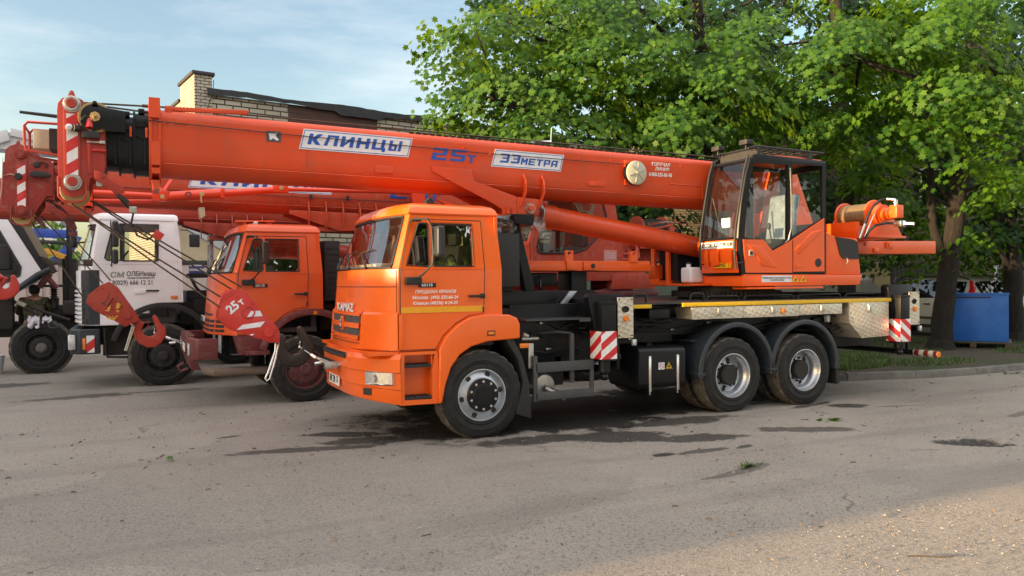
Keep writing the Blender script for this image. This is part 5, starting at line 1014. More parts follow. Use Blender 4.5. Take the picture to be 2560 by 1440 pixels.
    mb = MB(); mb.cyl((7.45, -0.30, 0.62), (7.45, 0.10, 0.62), 0.050, seg=16); mb.build('bar_stripe', STR_BAR, T); mb = MB(); mb.lathe([(0, -0.02), (0.042, -0.015), (0.048, 0.0)], (7.45, -0.30, 0.62), seg=18); mb.build('bar_end_lamp', 'amber', T)
    for x0_, w_ in ((2.11, 0.20), (3.02, 0.22), (3.35, 0.55), (4.0, 0.9), (5.0, 0.85), (5.95, 0.75)):
        mb = MB(); h = 0.115 if w_ < 0.3 else 0.07; yy = 0.05 if w_ < 0.3 else 0.12
        mb.tube([(x0_, yy, 1.49), (x0_, yy, 1.49+h-0.04), (x0_+0.015, yy, 1.49+h-0.01), (x0_+0.045, yy, 1.49+h), (x0_+w_-0.045, yy, 1.49+h), (x0_+w_-0.015, yy, 1.49+h-0.01), (x0_+w_, yy, 1.49+h-0.04), (x0_+w_, yy, 1.49)], 0.012, 7); mb.build('grab_rail', 'black', T, 50)
    mb = MB(); mb.box(2.4, 2.72, 0.1, 0.5, 1.29, 1.41, bev=0.01)
    for k in range(3): mb.tube([(2.05, 0.12+0.03*k, 1.22-0.05*k), (2.9, 0.12+0.03*k, 1.20-0.05*k)], 0.010, 6)
    mb.build('control_box', 'black', T)
    # counterweight slab carried behind the cab on its pedestal
    mb = MB(); mb.prism([(1.0, 2.055), (1.6, 2.06), (3.20, 2.065), (3.22, 2.05), (3.22, 1.925), (3.19, 1.915), (1.0, 1.925)], 1.2, 2.0, 'y', bev=0.012); mb.box(1.80, 1.96, 1.17, 1.22, 1.93, 2.06, bev=0.015); mb.box(2.07, 2.30, 1.17, 1.22, 1.93, 2.058, bev=0.01)
    for xx in (1.85, 2.92):
        hole = [(xx+0.03*math.cos(a), 2.165+0.03*math.sin(a)) for a in [2*math.pi*i/14 for i in range(14)]]
        mb.panel([(xx-0.06, 2.05), (xx+0.06, 2.05), (xx+0.06, 2.19), (xx+0.045, 2.205), (xx-0.045, 2.205), (xx-0.06, 2.19)], [hole], lambda a, b: (a, 1.18, b), 0, (0, 0.05, 0))
    mb.cyl((2.22, 1.165, 1.99), (2.22, 1.185, 1.99), 0.035, seg=16, mat=1); mb.build('removable_counterweight', ['super', 'blackmat'], T, 30)
    mb = MB(); mb.box(1.95, 2.2, 1.3, 1.7, 1.45, 1.92, bev=0.01); mb.prism([(1.6, 1.48), (2.6, 1.48), (2.25, 1.66), (1.95, 1.66)], 1.25, 1.8, 'y', bev=0.01); mb.box(1.2, 1.75, 1.35, 1.8, 1.72, 1.90, bev=0.02); mb.tube([(1.45, 1.3, 1.85), (1.4, 1.2, 1.7), (1.5, 1.25, 1.6), (1.7, 1.3, 1.62)], 0.02, 6); mb.tube([(1.25, 1.3, 1.88), (1.2, 1.25, 1.7), (1.3, 1.2, 1.62)], 0.016, 6); mb.build('pedestal', 'black', T, 30)
    # turntable and upper frame
    mb = MB()
    prof = []
    for i in range(160):
        a = 2*math.pi*i/160; r_ = 0.80+(0.018 if i % 2 else -0.012); prof.append((4.62+r_*math.cos(a), 1.2+r_*math.sin(a)))
    mb.prism(prof, 1.53, 1.62, 'z'); mb.cyl((4.62, 1.2, 1.5), (4.62, 1.2, 1.68), 0.72, seg=48); mb.build('slewing_ring', 'dirtyblack', T, 20)
    upf = node('upper_frame', T)
    mb = MB(); mb.prism([(3.98, 1.86), (6.295, 1.842), (6.235, 1.69), (3.98, 1.69)], 0.10, 2.25, 'y', bev=0.012); mb.box(4.04, 5.47, 0.085, 0.4, 1.650, 1.675, bev=0.004)
    mb.prism(P['op_tail'], 0.12, 0.85, 'y', bev=0.03, seg=3)
    for yy in (0.93, 1.56): mb.prism([(4.9, 1.84), (6.6, 1.84), (7.2, 2.2), (7.2, 2.45), (6.2, 2.62), (5.75, 3.62), (5.35, 3.66), (5.2, 3.2)], yy, yy+0.04, 'y', bev=0.006)
    mb.build('frame_body', 'super', upf, 30)
    mb = MB(); mb.panel(P['op_vent'], [], lambda a, b: (a, 0.108, b), 0, (0, 0.02, 0)); mb.build('vent_grille', 'blackmat', upf)
    mb = MB(); mb.tube([(5.955, 0.09, 2.10), (5.96, 0.08, 2.05), (5.95, 0.09, 2.0)], 0.007, 6); mb.build('vent_latch', 'chrome', upf)
    mb = MB(); mb.box(4.30, 4.86, 0.0945, 0.098, 1.745, 1.838); mb.build('warning_label', 'plate_white', upf)
    lettering('warning_lettering', 'Запрещается находиться под\nстрелой крана', 0.034, 'textgrey', upf, (4.58, 0.093, 1.79), sx=1.1)
    for xx in (4.93, 5.08):
        mb = MB(); mb.prism([(xx-0.065, 1.745), (xx+0.065, 1.745), (xx, 1.835)], 0.0945, 0.098, 'y'); mb.build('hazard_triangle', 'yellow', upf); mb = MB(); mb.prism([(xx-0.02, 1.76), (xx+0.02, 1.76), (xx+0.015, 1.78), (xx+0.025, 1.80), (xx-0.005, 1.79)], 0.093, 0.0945, 'y'); mb.build('hazard_mark', 'textblack', upf)
    # operator cab
    oc = node('operator_cab', T)
    NY, FY = 0.10, 0.93
    for sd, yy in ((0, NY), (1, FY)):
        mb = MB(); fm = (lambda a, b: (a, NY, b)) if sd == 0 else (lambda a, b: (a, FY, b))
        mb.panel(P['op_side'], [inset(P['op_win1'], -0.004), inset(P['op_win2'], -0.004)], fm, 0, (0, 0.05 if sd == 0 else -0.05, 0)); mb.build('cab_frame', 'black', oc)
        if sd == 0:
            mb = MB(); mb.panel([(3.965,2.335),(4.325,2.338),(4.496,2.182),(4.866,2.344),(4.866,1.875),(4.005,1.878)], [], lambda a, b: (a, NY-0.012, b), 0, (0, 0.012, 0)); mb.panel([(4.885,2.352),(5.495,2.665),(5.495,1.895),(4.885,1.89)], [], lambda a, b: (a, NY-0.012, b), 0, (0, 0.012, 0))
            mb.prism([(4.03, 2.26), (4.30, 2.25), (4.56, 1.95), (4.30, 1.97), (4.17, 2.14)], NY-0.022, NY-0.005, 'y', bev=0.012, seg=3); mb.prism([(4.90, 2.20), (5.25, 2.46), (5.45, 2.50), (5.20, 2.30), (4.99, 2.14)], NY-0.022, NY-0.005, 'y', bev=0.012, seg=3); mb.prism([(4.92, 2.05), (5.05, 1.96), (4.92, 1.92)], NY-0.02, NY-0.005, 'y', bev=0.01)
            mb.build('cab_door', 'super', oc, 40)
            pane_panel(oc, [P['op_win1'], P['op_win2']], lambda a, b: (a, NY+0.02, b), 'glassop')
        else: pane_panel(oc, [P['op_win1'], P['op_win2']], lambda a, b: (a, FY-0.02, b), 'glassop')
    FX = [(4.135, 3.45), (4.06, 3.23), (3.975, 2.857), (3.92, 2.472), (3.91, 2.35)]
    FXL = [(3.905, 2.35), (3.885, 2.15), (3.93, 1.88)]
    mb = MB(); mb.grid([[(x-0.02*math.sin(math.pi*t), NY+0.05+(FY-NY-0.1)*t, z) for t in lin(0, 1, 8)] for x, z in FX]); mb.build('front_window', 'glassop', oc, 60)
    mb = MB()
    for yy in (NY+0.01, FY-0.05): mb.tube([(x, yy+0.02, z) for x, z in FX], 0.028, 8)
    mb.tube([(4.13, NY+0.03, 3.44), (4.11, 0.5, 3.44), (4.13, FY-0.03, 3.44)], 0.03, 8); mb.tube([(3.905, NY+0.03, 2.35), (3.89, 0.5, 2.35), (3.905, FY-0.03, 2.35)], 0.025, 8)
    mb.prism([(4.135, 3.44), (4.07, 3.32), (4.14, 3.39), (4.2, 3.415), (5.54, 3.45), (5.55, 3.50), (4.22, 3.53), (4.16, 3.50)], NY+0.001, NY+0.055, 'y', bev=0.01); mb.prism([(4.135, 3.44), (4.2, 3.40), (5.54, 3.46), (5.55, 3.52), (4.22, 3.56), (4.16, 3.52)], FY-0.055, FY, 'y', bev=0.01)
    mb.box(5.49, 5.54, NY+0.05, FY-0.05, 1.87, 2.6); mb.box(5.49, 5.54, NY+0.05, FY-0.05, 3.38, 3.47); mb.box(3.95, 5.5, NY+0.05, FY-0.05, 1.84, 1.90)
    mb.build('cab_pillars', 'black', oc, 40)
    mb = MB(); mb.grid([[(x-0.025*math.sin(math.pi*t), NY+0.04+(FY-NY-0.06)*t, z) for t in lin(0, 1, 8)] for x, z in FXL]); 
    for t0, t1 in ((0.08, 0.30), (0.40, 0.62), (0.70, 0.92)): mb.grid([[(x-0.035-0.02*math.sin(math.pi*t), NY+0.04+(FY-NY-0.06)*t, z) for t in lin(t0, t1, 3)] for x, z in ((3.905, 2.20), (3.89, 2.12), (3.915, 1.98))])
    mb.box(3.86, 3.90, NY+0.03, FY, 2.20, 2.335, bev=0.008); mb.build('front_panel', 'super', oc, 40)
    mb = MB(); mb.box(3.852, 3.858, NY+0.08, FY-0.08, 2.225, 2.315); mb.build('front_warning_sign', 'plate_white', oc)
    lettering('front_sign_lettering', 'НЕ СТОЙ ПОД СТРЕЛОЙ', 0.070, 'textblack', oc, (3.849, (NY+FY)/2, 2.27), '-x', bold=0.0025, sx=0.78)
    mb = MB(); mb.box(3.862, 3.868, 0.28, 0.56, 1.95, 2.02); mb.build('fire_warning_label', 'yellow', oc); lettering('fire_warning_lettering', 'ВНИМАНИЕ!\nдизельное топливо', 0.026, 'textblack', oc, (3.859, 0.44, 1.988), '-x')
    mb = MB(); mb.prism([(0.22, 1.95), (0.27, 1.95), (0.245, 2.02)], 3.862, 3.868, 'x'); mb.build('hazard_triangle', 'yellow', oc)
    mb = MB(); mb.box(4.06, 4.14, 0.082, 0.09, 2.11, 2.19, bev=0.004); mb.build('lock_surround', 'cream', oc); mb = MB(); mb.box(4.075, 4.125, 0.078, 0.084, 2.125, 2.175, bev=0.003); mb.build('door_lock', 'blackmat', oc)
    mb = MB(); mb.lathe([(0.0, -0.008), (0.06, -0.006), (0.064, 0.0)], (5.37, 0.088, 2.02), seg=24); mb.build('round_vent', 'blackmat', oc)
    mb = MB(); mb.tube([(4.83, 0.085, 3.36), (4.835, 0.07, 2.9), (4.83, 0.07, 2.5), (4.79, 0.085, 2.34), (4.74, 0.09, 2.31)], 0.010, 6); mb.build('grab_bar', 'steel', oc)
    for ya, yb in ((0.80, 0.80), (0.08, 0.08)):
        mb = MB(); mb.tube([(4.05, ya, 3.50), (3.97, ya-0.01, 3.30), (3.88, ya-0.02, 2.9), (3.80, ya-0.02, 2.5), (3.78, ya-0.02, 2.2), (3.80, ya-0.02, 1.93)], 0.016, 8); mb.tube([(3.80, ya-0.02, 2.33), (3.90, ya, 2.33)], 0.010, 6); mb.tube([(3.80, ya-0.02, 2.0), (3.94, ya, 2.02)], 0.010, 6); mb.build('window_guard_bar', 'blackmat', oc, 50)
    mb = MB()
    for yy in (0.14, 0.88): mb.tube([(4.10, yy, 3.60), (4.25, yy, 3.64), (5.55, yy, 3.62)], 0.016, 6)
    for k in range(9): mb.tube([(4.2+0.165*k, 0.14, 3.62), (4.2+0.165*k, 0.88, 3.62)], 0.008, 5)
    for k in range(5): mb.tube([(4.22, 0.2+0.14*k, 3.63), (5.5, 0.2+0.14*k, 3.615)], 0.007, 5)
    mb.box(5.25, 5.30, 0.12, 0.9, 3.5, 3.61); mb.box(4.25, 4.30, 0.12, 0.9, 3.5, 3.63); mb.build('roof_guard', 'blackmat', oc)
    mb = MB(); mb.prism([(4.25, 3.50), (5.5, 3.47), (5.55, 3.53), (4.95, 3.55), (4.3, 3.54)], 0.17, 0.86, 'y', bev=0.02); mb.build('roof_panel', 'super', oc)
    for yy in (0.22, 0.80):
        mb = MB(); mb.box(4.08, 4.20, yy-0.08, yy+0.08, 3.66, 3.73, bev=0.012); mb.cyl((4.14, yy, 3.6), (4.14, yy, 3.67), 0.012, seg=8); mb.build('work_lamp', 'blackmat', oc)
    mb = MB(); mb.box(4.62, 5.10, 0.32, 0.78, 2.12, 2.28, bev=0.06, seg=3); mb.build('seat_cushion', 'seatgrey', oc, 50)
    mb = MB(); mb.box(5.0, 5.16, 0.30, 0.80, 2.22, 3.05, bev=0.07, seg=3, rot=Matrix.Rotation(R(9), 3, 'Y'), piv=(5.05, 0.5, 2.3)); mb.build('seat_backrest', 'seatgrey', oc, 50)
    mb = MB(); mb.box(4.55, 4.85, 0.18, 0.30, 2.2, 2.36, bev=0.03); mb.tube([(4.62, 0.24, 2.34), (4.58, 0.24, 2.52)], 0.012, 6); mb.lathe([(0, 0.05), (0.028, 0.03), (0.028, -0.03), (0, -0.05)], (4.575, 0.24, 2.54), 'z', 12); mb.box(4.0, 4.25, 0.25, 0.75, 1.9, 2.3, bev=0.04); mb.box(4.6, 5.1, 0.35, 0.75, 1.9, 2.12); mb.build('control_console', 'blackmat', oc, 40)
    mb = MB(); mb.box(4.02, 4.05, 0.42, 0.60, 2.52, 2.66, bev=0.008); mb.build('display', 'plate_white', oc); mb = MB(); mb.tube([(4.05, 0.5, 2.35), (4.06, 0.52, 2.45), (4.045, 0.5, 2.55)], 0.012, 6); mb.tube([(3.96, 0.70, 2.95), (3.99, 0.60, 2.55), (4.02, 0.55, 2.45)], 0.012, 6); mb.build('wiper_arm', 'blackmat', oc)
    # canister bracket in front of the upper frame
    br = node('canister_bracket', T); mb = MB(); mb.box(3.62, 3.98, 0.75, 1.75, 1.70, 1.73, bev=0.004); mb.box(3.60, 3.75, 1.62, 1.78, 1.80, 2.02, bev=0.008); mb.box(3.62, 3.66, 1.66, 1.74, 2.0, 2.6); mb.box(3.70, 3.74, 1.40, 1.48, 1.73, 2.4); mb.build('bracket', 'super', br)
    mb = MB(); mb.box(3.74, 3.98, 0.94, 1.18, 1.74, 1.97, bev=0.04, seg=3); mb.cyl((3.80, 1.06, 1.96), (3.80, 1.06, 2.02), 0.035, seg=14); mb.build('canister', 'canister', br, 50)
    mb = MB(); mb.cyl((3.80, 1.06, 2.02), (3.80, 1.06, 2.05), 0.04, seg=14); mb.cyl((3.80, 1.3, 1.75), (3.80, 1.3, 2.55), 0.05, seg=12); mb.box(3.75, 4.3, 1.25, 1.7, 1.78, 2.3); mb.build('hydraulic_block', 'black', br)
    mb = MB(); mb.cyl((3.64, 1.70, 1.99), (3.64, 1.70, 2.5), 0.022, seg=10); mb.tube([(3.4, 1.5, 2.62), (3.6, 1.35, 2.66), (3.95, 1.3, 2.65), (3.98, 1.3, 2.60)], 0.018, 8); mb.build('steel_pipe', 'chrome', br)
    # winch and counterweight at the tail
    wn = node('winch', T)
    WX = 6.90
    mb = MB(); mb.cyl((WX, 0.40, 2.78), (WX, 0.92, 2.78), 0.190, seg=40); mb.build('wound_rope', 'wound', wn, 60)
    mb = MB()
    for yy in (0.36, 0.92): mb.lathe([(0.0, 0), (0.225, 0.0), (0.235, 0.01), (0.235, 0.03), (0.225, 0.04), (0.0, 0.04)], (WX, yy, 2.78), 'y', 40)
    mb.prism([(6.62, 2.44), (7.45, 2.44), (7.22, 2.76), (7.10, 2.90), (6.96, 2.95), (6.82, 2.90), (6.72, 2.76)], 0.30, 0.335, 'y', bev=0.006); mb.prism([(6.55, 2.44), (7.35, 2.44), (7.12, 2.78), (6.96, 2.86), (6.78, 2.80)], 0.99, 1.02, 'y', bev=0.006)
    mb.box(6.45, 7.5, 0.28, 1.6, 2.42, 2.455, bev=0.004); mb.box(6.42, 6.50, 0.32, 1.05, 2.40, 2.66, bev=0.006); mb.box(6.50, 7.15, 0.34, 0.37, 2.455, 2.60)
    mb.cyl((WX, 0.30, 2.78), (WX, 0.20, 2.78), 0.15, seg=24); mb.cyl((WX, 0.20, 2.78), (WX, -0.02, 2.78), 0.105, 0.085, seg=20); mb.box(WX-0.08, WX+0.08, -0.08, 0.06, 2.70, 2.90, bev=0.02); mb.build('winch_frame', 'super', wn, 35)
    mb = MB(); mb.cyl((WX, 0.0, 2.90), (WX, 0.0, 2.98), 0.03, seg=12); mb.cyl((WX, 0.0, 2.98), (WX-0.05, 0.12, 3.0), 0.022, seg=10); mb.cyl((WX+0.05, 0.0, 2.62), (WX+0.12, -0.22, 2.60), 0.03, seg=12); mb.box(WX-0.02, WX+0.10, -0.10, 0.02, 2.57, 2.66, bev=0.01); mb.tube([(6.42, 0.26, 2.40), (6.52, 0.24, 2.62)], 0.020, 8); mb.tube([(6.52, 0.26, 2.40), (6.70, 0.24, 2.74), (6.76, 0.24, 2.78), (6.84, 0.24, 2.76)], 0.010, 7); mb.build('hydraulic_fitting', 'chrome', wn, 50)
    mb = MB(); mb.tube([(6.52, 0.24, 2.62), (6.58, 0.22, 2.78), (6.68, 0.20, 2.92), (6.78, 0.16, 2.99), (WX-0.05, 0.12, 3.0)], 0.020, 8); mb.tube([(6.52, 0.24, 2.40), (6.57, 0.20, 2.52), (6.66, 0.16, 2.60), (6.8, 0.10, 2.63), (WX+0.04, 0.0, 2.62)], 0.020, 8); mb.build('hydraulic_hose', 'blackmat', wn, 50)
    mb = MB(); mb.prism([(6.3, 2.40), (7.9, 2.42), (9.20, 2.44), (9.22, 2.42), (9.22, 2.235), (9.19, 2.215), (7.9, 2.20), (6.3, 2.19)], 1.0, 1.55, 'y', bev=0.014); mb.box(7.62, 7.74, 0.97, 1.02, 2.22, 2.30, bev=0.02); mb.box(7.92, 8.10, 0.97, 1.01, 2.30, 2.41, bev=0.008); mb.cyl((7.99, 0.955, 2.36), (7.99, 1.0, 2.36), 0.035, seg=14); mb.cyl((7.45, 0.98, 2.36), (7.45, 1.0, 2.36), 0.03, seg=14); mb.build('counterweight', 'super', T, 30)
    # boom
    b, h, pinx, yn, x0 = boom(T, 0.0, 'boom', 'head', HEAD1)
    boom_marks(b, 0.978)
    mb = MB(); mb.prism(P['gusset'], 0.958, 0.976, 'y', bev=0.003); mb.prism(P['gusset'], 1.524, 1.542, 'y', bev=0.003); mb.prism(P['boomlug'], 0.955, 0.985, 'y', bev=0.003); mb.prism(P['boomlug'], 1.515, 1.545, 'y', bev=0.003)
    for dxx in (0.0, 0.27):
        q = [(a-0.0*dxx, z) for a, z in P['rib1']]
        rows = [(1.04+dxx, 3.19), (1.055+dxx, 3.10), (1.05+dxx, 2.95), (1.0+dxx, 2.80), (0.95+dxx, 2.70)]
        mb.grid([[(x-0.008, 0.978 if i == 0 else 0.978, z), (x-0.008, 0.978-d_, z), (x+0.008, 0.978-d_, z), (x+0.008, 0.978, z)] for i, ((x, z), d_) in enumerate(zip(rows, (0.005, 0.05, 0.075, 0.05, 0.01)))])
    mb.box(0.42, 1.0, 1.0, 1.5, 2.62, 2.66, bev=0.01)
    for k in range(2): mb.prism([(0.78+0.08*k, 2.66), (0.83+0.08*k, 2.66), (0.785+0.08*k, 2.74)], 0.94, 0.955, 'y')
    mb.build('lift_bracket', 'boom', b, 30)
    mb = MB(); mb.box(-0.95, -0.72, 0.972, 0.981, 3.10, 3.19, bev=0.002); mb.box(2.05, 2.30, 0.972, 0.981, 3.08, 3.14, bev=0.002); mb.tube([(3.4, 0.975, 3.17), (4.0, 0.975, 3.16), (4.0, 0.975, 2.98)], 0.006, 5)
    for x_ in (-2.9, -2.4, 0.2, 1.9, 2.4, 3.6): mb.cyl((x_, 0.968, 3.52+bz(x_)), (x_, 0.982, 3.52+bz(x_)), 0.011, seg=6)
    mb.build('weld_pad', 'boom', b, 30)
    mb = MB(); mb.lathe([(0.0, -0.085), (0.038, -0.085), (0.042, -0.08), (0.042, -0.06)], (1.12, 0.96, 2.735), seg=24); mb.lathe([(0.042, -0.05), (0.062, -0.052), (0.066, -0.04), (0.066, -0.015), (0.075, 0.0)], (1.12, 0.96, 2.735), seg=24, mat=1); mb.build('bracket_pin', ['boom', 'steel'], b)
    mb = MB(); mb.cyl((1.10, 1.25, 2.735), (1.36, 1.25, 2.69), 0.10, seg=28); mb.cyl((1.12, 1.03, 2.735), (1.12, 1.47, 2.735), 0.10, seg=24); A_, B_ = Vector((1.42, 1.25, 2.68)), Vector((4.3, 1.25, 2.25)); D_ = (B_-A_).normalized()
    mb.cyl(A_, A_+D_*0.22, 0.168, seg=36); mb.cyl(A_+D_*0.22, B_, 0.155, seg=36); mb.build('lift_cylinder', 'boom', T, 40)
    mb = MB(); mb.lathe([(0.118, 0.0), (0.16, 0.0), (0.16, 0.01)], (0, 0, 0), 'x', 32); 
    bmesh.ops.rotate(mb.bm, verts=mb.bm.verts, cent=(0, 0, 0), matrix=Vector((1, 0, 0)).rotation_difference(D_).to_matrix()); bmesh.ops.translate(mb.bm, verts=mb.bm.verts, vec=A_-D_*0.012); mb.build('cylinder_collar', 'steel', T)
    rl = node('cable_reel', b); mb = MB(); mb.lathe([(0.0, 0.0), (0.16, 0.0), (0.168, 0.012), (0.168, 0.09), (0.0, 0.09)], (2.76, 0.875, 3.285), seg=48); mb.build('reel_drum', 'black', rl, 30)
    mb = MB(); mb.lathe([(0.0, -0.012), (0.15, -0.008), (0.164, 0.0), (0.168, 0.012)], (2.76, 0.872, 3.285), seg=48)
    for a in (20, 80, 140): 
        ca, sa = math.cos(R(a)), math.sin(R(a)); mb.prism([(2.76-0.14*ca-0.006*sa, 3.285-0.14*sa+0.006*ca), (2.76+0.14*ca-0.006*sa, 3.285+0.14*sa+0.006*ca), (2.76+0.14*ca+0.006*sa, 3.285+0.14*sa-0.006*ca), (2.76-0.14*ca+0.006*sa, 3.285-0.14*sa-0.006*ca)], 0.853, 0.864, 'y')
    mb.cyl((2.76, 0.84, 3.285), (2.76, 0.86, 3.285), 0.02, seg=12); mb.build('reel_cover', 'cream', rl, 30)
    mb = MB(); mb.box(2.62, 2.90, 0.955, 0.98, 3.12, 3.46, bev=0.004); mb.build('reel_mount', 'boom', rl)
    lettering('hotline_lettering', 'ГОРЯЧАЯ', 0.070, 'textwhite', b, (3.25, 0.976, 3.435), bold=0.001, shear=0.1, sx=1.0); lettering('hotline_lettering', 'ЛИНИЯ', 0.068, 'textwhite', b, (3.27, 0.976, 3.370), bold=0.001, shear=0.1, sx=1.0); lettering('hotline_lettering', '8-800-555-86-98', 0.076, 'textwhite', b, (3.24, 0.976, 3.29), bold=0.001, sx=0.78)
    mb = MB(); mb.tube([(-3.40, 0.94, 3.515), (-2.0, 0.955, 3.475), (0.50, 0.955, 3.420), (2.70, 0.94, 3.40)], 0.0055, 5); mb.build('sensor_cable', 'blackmat', b)
    mb = MB()
    for xx, zz in ((-3.22, 3.515), (0.55, 3.42), (2.62, 3.41)): mb.tube([(xx, 0.975, zz-0.01), (xx, 0.945, zz-0.01), (xx+0.012, 0.945, zz+0.015), (xx-0.012, 0.945, zz+0.02)], 0.006, 5)
    mb.build('cable_guide', 'boom', b)
    # parts on the head: lamp, anti-collision sensor, front guard
    mb = MB(); mb.lathe([(0.0, -0.07), (0.03, -0.06), (0.04, -0.03), (0.04, 0.0)], (-4.13, yn-0.02, 3.375), seg=18, mat=0); mb.cyl((-4.10, yn-0.07, 3.37), (-4.05, yn-0.03, 3.37), 0.035, seg=14, mat=1); mb.build('position_lamp', ['lamp', 'blackmat'], h)
    mb = MB(); mb.box(-4.02, -3.86, yn-0.06, yn, 3.28, 3.35, bev=0.008); mb.tube([(-4.0, yn-0.04, 3.36), (-4.03, yn-0.06, 3.44), (-3.99, yn-0.05, 3.50), (-3.93, yn-0.04, 3.48), (-3.90, yn-0.04, 3.40), (-3.92, yn-0.04, 3.35)], 0.016, 7); mb.build('limit_sensor', 'blackmat', h, 40)
    mb = MB(); mb.cyl((-3.95, yn-0.06, 3.38), (-3.95, yn-0.03, 3.47), 0.035, seg=12); mb.build('buzzer', 'redlens', h)
    mb = MB(); mb.cyl((-3.98, yn-0.02, 3.245), (-3.83, yn-0.02, 3.245), 0.010, seg=8); mb.box(-3.86, -3.81, yn-0.035, yn-0.005, 3.232, 3.262, bev=0.004); mb.build('sensor_rod', 'steel', h); mb = MB(); mb.box(-3.93, -3.80, yn-0.03, yn, 3.155, 3.175, bev=0.004); mb.build('step_tab', 'redlens', h)
    mb = MB()
    for yy in (1.0, 1.45):
        mb.tube([(-4.23, yy, 3.42), (-4.50, yy, 3.42), (-4.53, yy, 3.38), (-4.53, yy, 3.20), (-4.52, yy, 3.14), (-4.23, yy, 3.10)], 0.014, 7)
    mb.tube([(-4.53, 1.0, 3.38), (-4.53, 1.45, 3.38)], 0.012, 7); mb.tube([(-4.53, 1.0, 3.16), (-4.53, 1.45, 3.16)], 0.012, 7); mb.build('front_guard', 'head', h, 50)
    mb = MB(); mb.box(-4.46, -4.32, 1.05, 1.4, 3.17, 3.36, bev=0.006); mb.build('front_box', 'trimtan', h); mb = MB(); mb.box(-4.32, -4.24, 1.05, 1.4, 3.17, 3.38); mb.cyl((-4.60, 1.3, 3.57), (-4.24, 1.3, 3.55), 0.015, 0.02, seg=8); mb.build('guard_bracket', 'blackmat', h)
    mb = MB(); mb.lathe([(0.0, -0.02), (0.02, -0.02), (0.02, 0.13), (0.155, 0.13), (0.16, 0.15), (0.155, 0.20), (0.0, 0.20)], (-3.90, yn-0.16, 3.50), seg=36); mb.build('outhaul_sheave', 'pulley', h)
    mb = MB(); mb.prism([(-3.90+0.13*math.cos(a), 3.50+0.13*math.sin(a)) for a in [R(60+240*i/16) for i in range(17)]]+[(-3.80, 3.36), (-3.62, 3.36), (-3.62, 3.58), (-3.80, 3.60)], yn-0.06, yn-0.035, 'y', bev=0.004); mb.box(-3.80, -3.62, yn-0.03, yn+0.3, 3.38, 3.58, bev=0.01); mb.prism([(-3.93, 3.60), (-3.87, 3.60), (-3.885, 3.66), (-3.915, 3.66)], yn-0.06, yn-0.035, 'y'); mb.build('sheave_fork', 'black', h, 30)
    mb = MB(); mb.lathe([(0.0, -0.075), (0.05, -0.075), (0.05, -0.06)], (-3.90, yn, 3.50), seg=8); mb.build('sheave_bolt', 'pulley', h)
    # small jib arm lying on top of the boom by the collar, top ropes
    mb = MB(); mb.prism([(-3.22, 3.70), (-2.4, 3.735), (-2.36, 3.72), (-2.40, 3.685), (-3.22, 3.655)], 1.05, 1.10, 'y', bev=0.006); mb.prism([(-3.10, 3.67), (-2.50, 3.64), (-2.5, 3.60), (-3.10, 3.63)], 1.15, 1.22, 'y', bev=0.006); mb.box(-3.24, -3.17, 1.0, 1.15, 3.62, 3.70, bev=0.006); mb.build('stowed_top_arm', 'boom', b, 30)
    mb = MB()
    for yy, za, zb in ((1.15, 3.685, 3.705), (1.25, 3.70, 3.66), (1.38, 3.66, 3.65)): mb.tube([(-4.08, yy, za), (-3.40, yy, zb)], 0.010, 6); mb.cyl((-3.46, yy, zb+0.001), (-3.39, yy, zb), 0.018, seg=8)
    for yy in (1.1, 1.4): mb.tube([(-3.3, yy, 3.70), (0.5, yy, 3.66), (5.4, yy, 3.62)], 0.010, 6)
    mb.build('extension_rope', 'rope', b)
    mb = MB(); rl_ = random.Random(3)
    for i in range(60):
        x = -0.5+5.5*i/60; mb.box(x, x+0.06, 1.02, 1.48, 3.66+bz(x)-0.01, 3.665+bz(x)+rl_.random()*0.012)
    mb.build('top_roller_strip', 'dirtyblack', b)
    mb = MB(); mb.cyl((1.25, 1.15, 3.63), (1.55, 1.15, 3.67), 0.025, seg=10); mb.tube([(1.55, 1.15, 3.67), (1.56, 1.15, 3.86)], 0.006, 5); mb.build('top_antenna', 'chrome', b)
    # hoist ropes down to the hook block
    mb = MB()
    for yy, xa, za, xb, zb in ((1.05, -4.13, 2.62, -2.70, 1.52), (1.18, -4.11, 2.61, -2.63, 1.60), (1.31, -3.97, 2.68, -2.52, 1.70), (1.44, -3.95, 2.69, -2.42, 1.74)): mb.tube([(xa, yy, za), ((xa+xb)/2, yy, (za+zb)/2-0.012), (xb, yy+0.03, zb)], 0.0095, 6)
    mb.build('hoist_rope', 'rope', T)
    ls = node('limit_weight', T); mb = MB(); mb.box(-3.36, -3.26, 1.30, 1.42, 2.28, 2.37, bev=0.012, rot=Matrix.Rotation(R(35), 3, 'Y'), piv=(-3.31, 1.36, 2.33)); mb.build('weight_block', 'hookred', ls)
    mb = MB(); mb.tube([(-3.78, 1.3, 2.85), (-3.62, 1.3, 2.64), (-3.55, 1.3, 2.58)], 0.02, 7); mb.tube([(-3.55, 1.33, 2.60), (-3.58, 1.36, 2.45), (-3.52, 1.38, 2.32), (-3.42, 1.38, 2.28), (-3.34, 1.37, 2.33)], 0.011, 6); mb.tube([(-3.80, 1.1, 2.86), (-3.70, 1.12, 2.74), (-3.60, 1.14, 2.66)], 0.018, 7); mb.build('weight_chain', 'blackmat', ls, 50)
    mb = MB(); mb.box(-3.60, -3.52, 1.26, 1.34, 2.56, 2.63, bev=0.012); mb.box(-3.90, -3.84, 0.96, 1.02, 2.80, 2.87, bev=0.01); mb.build('rope_clamp', 'steel', ls)
    return T
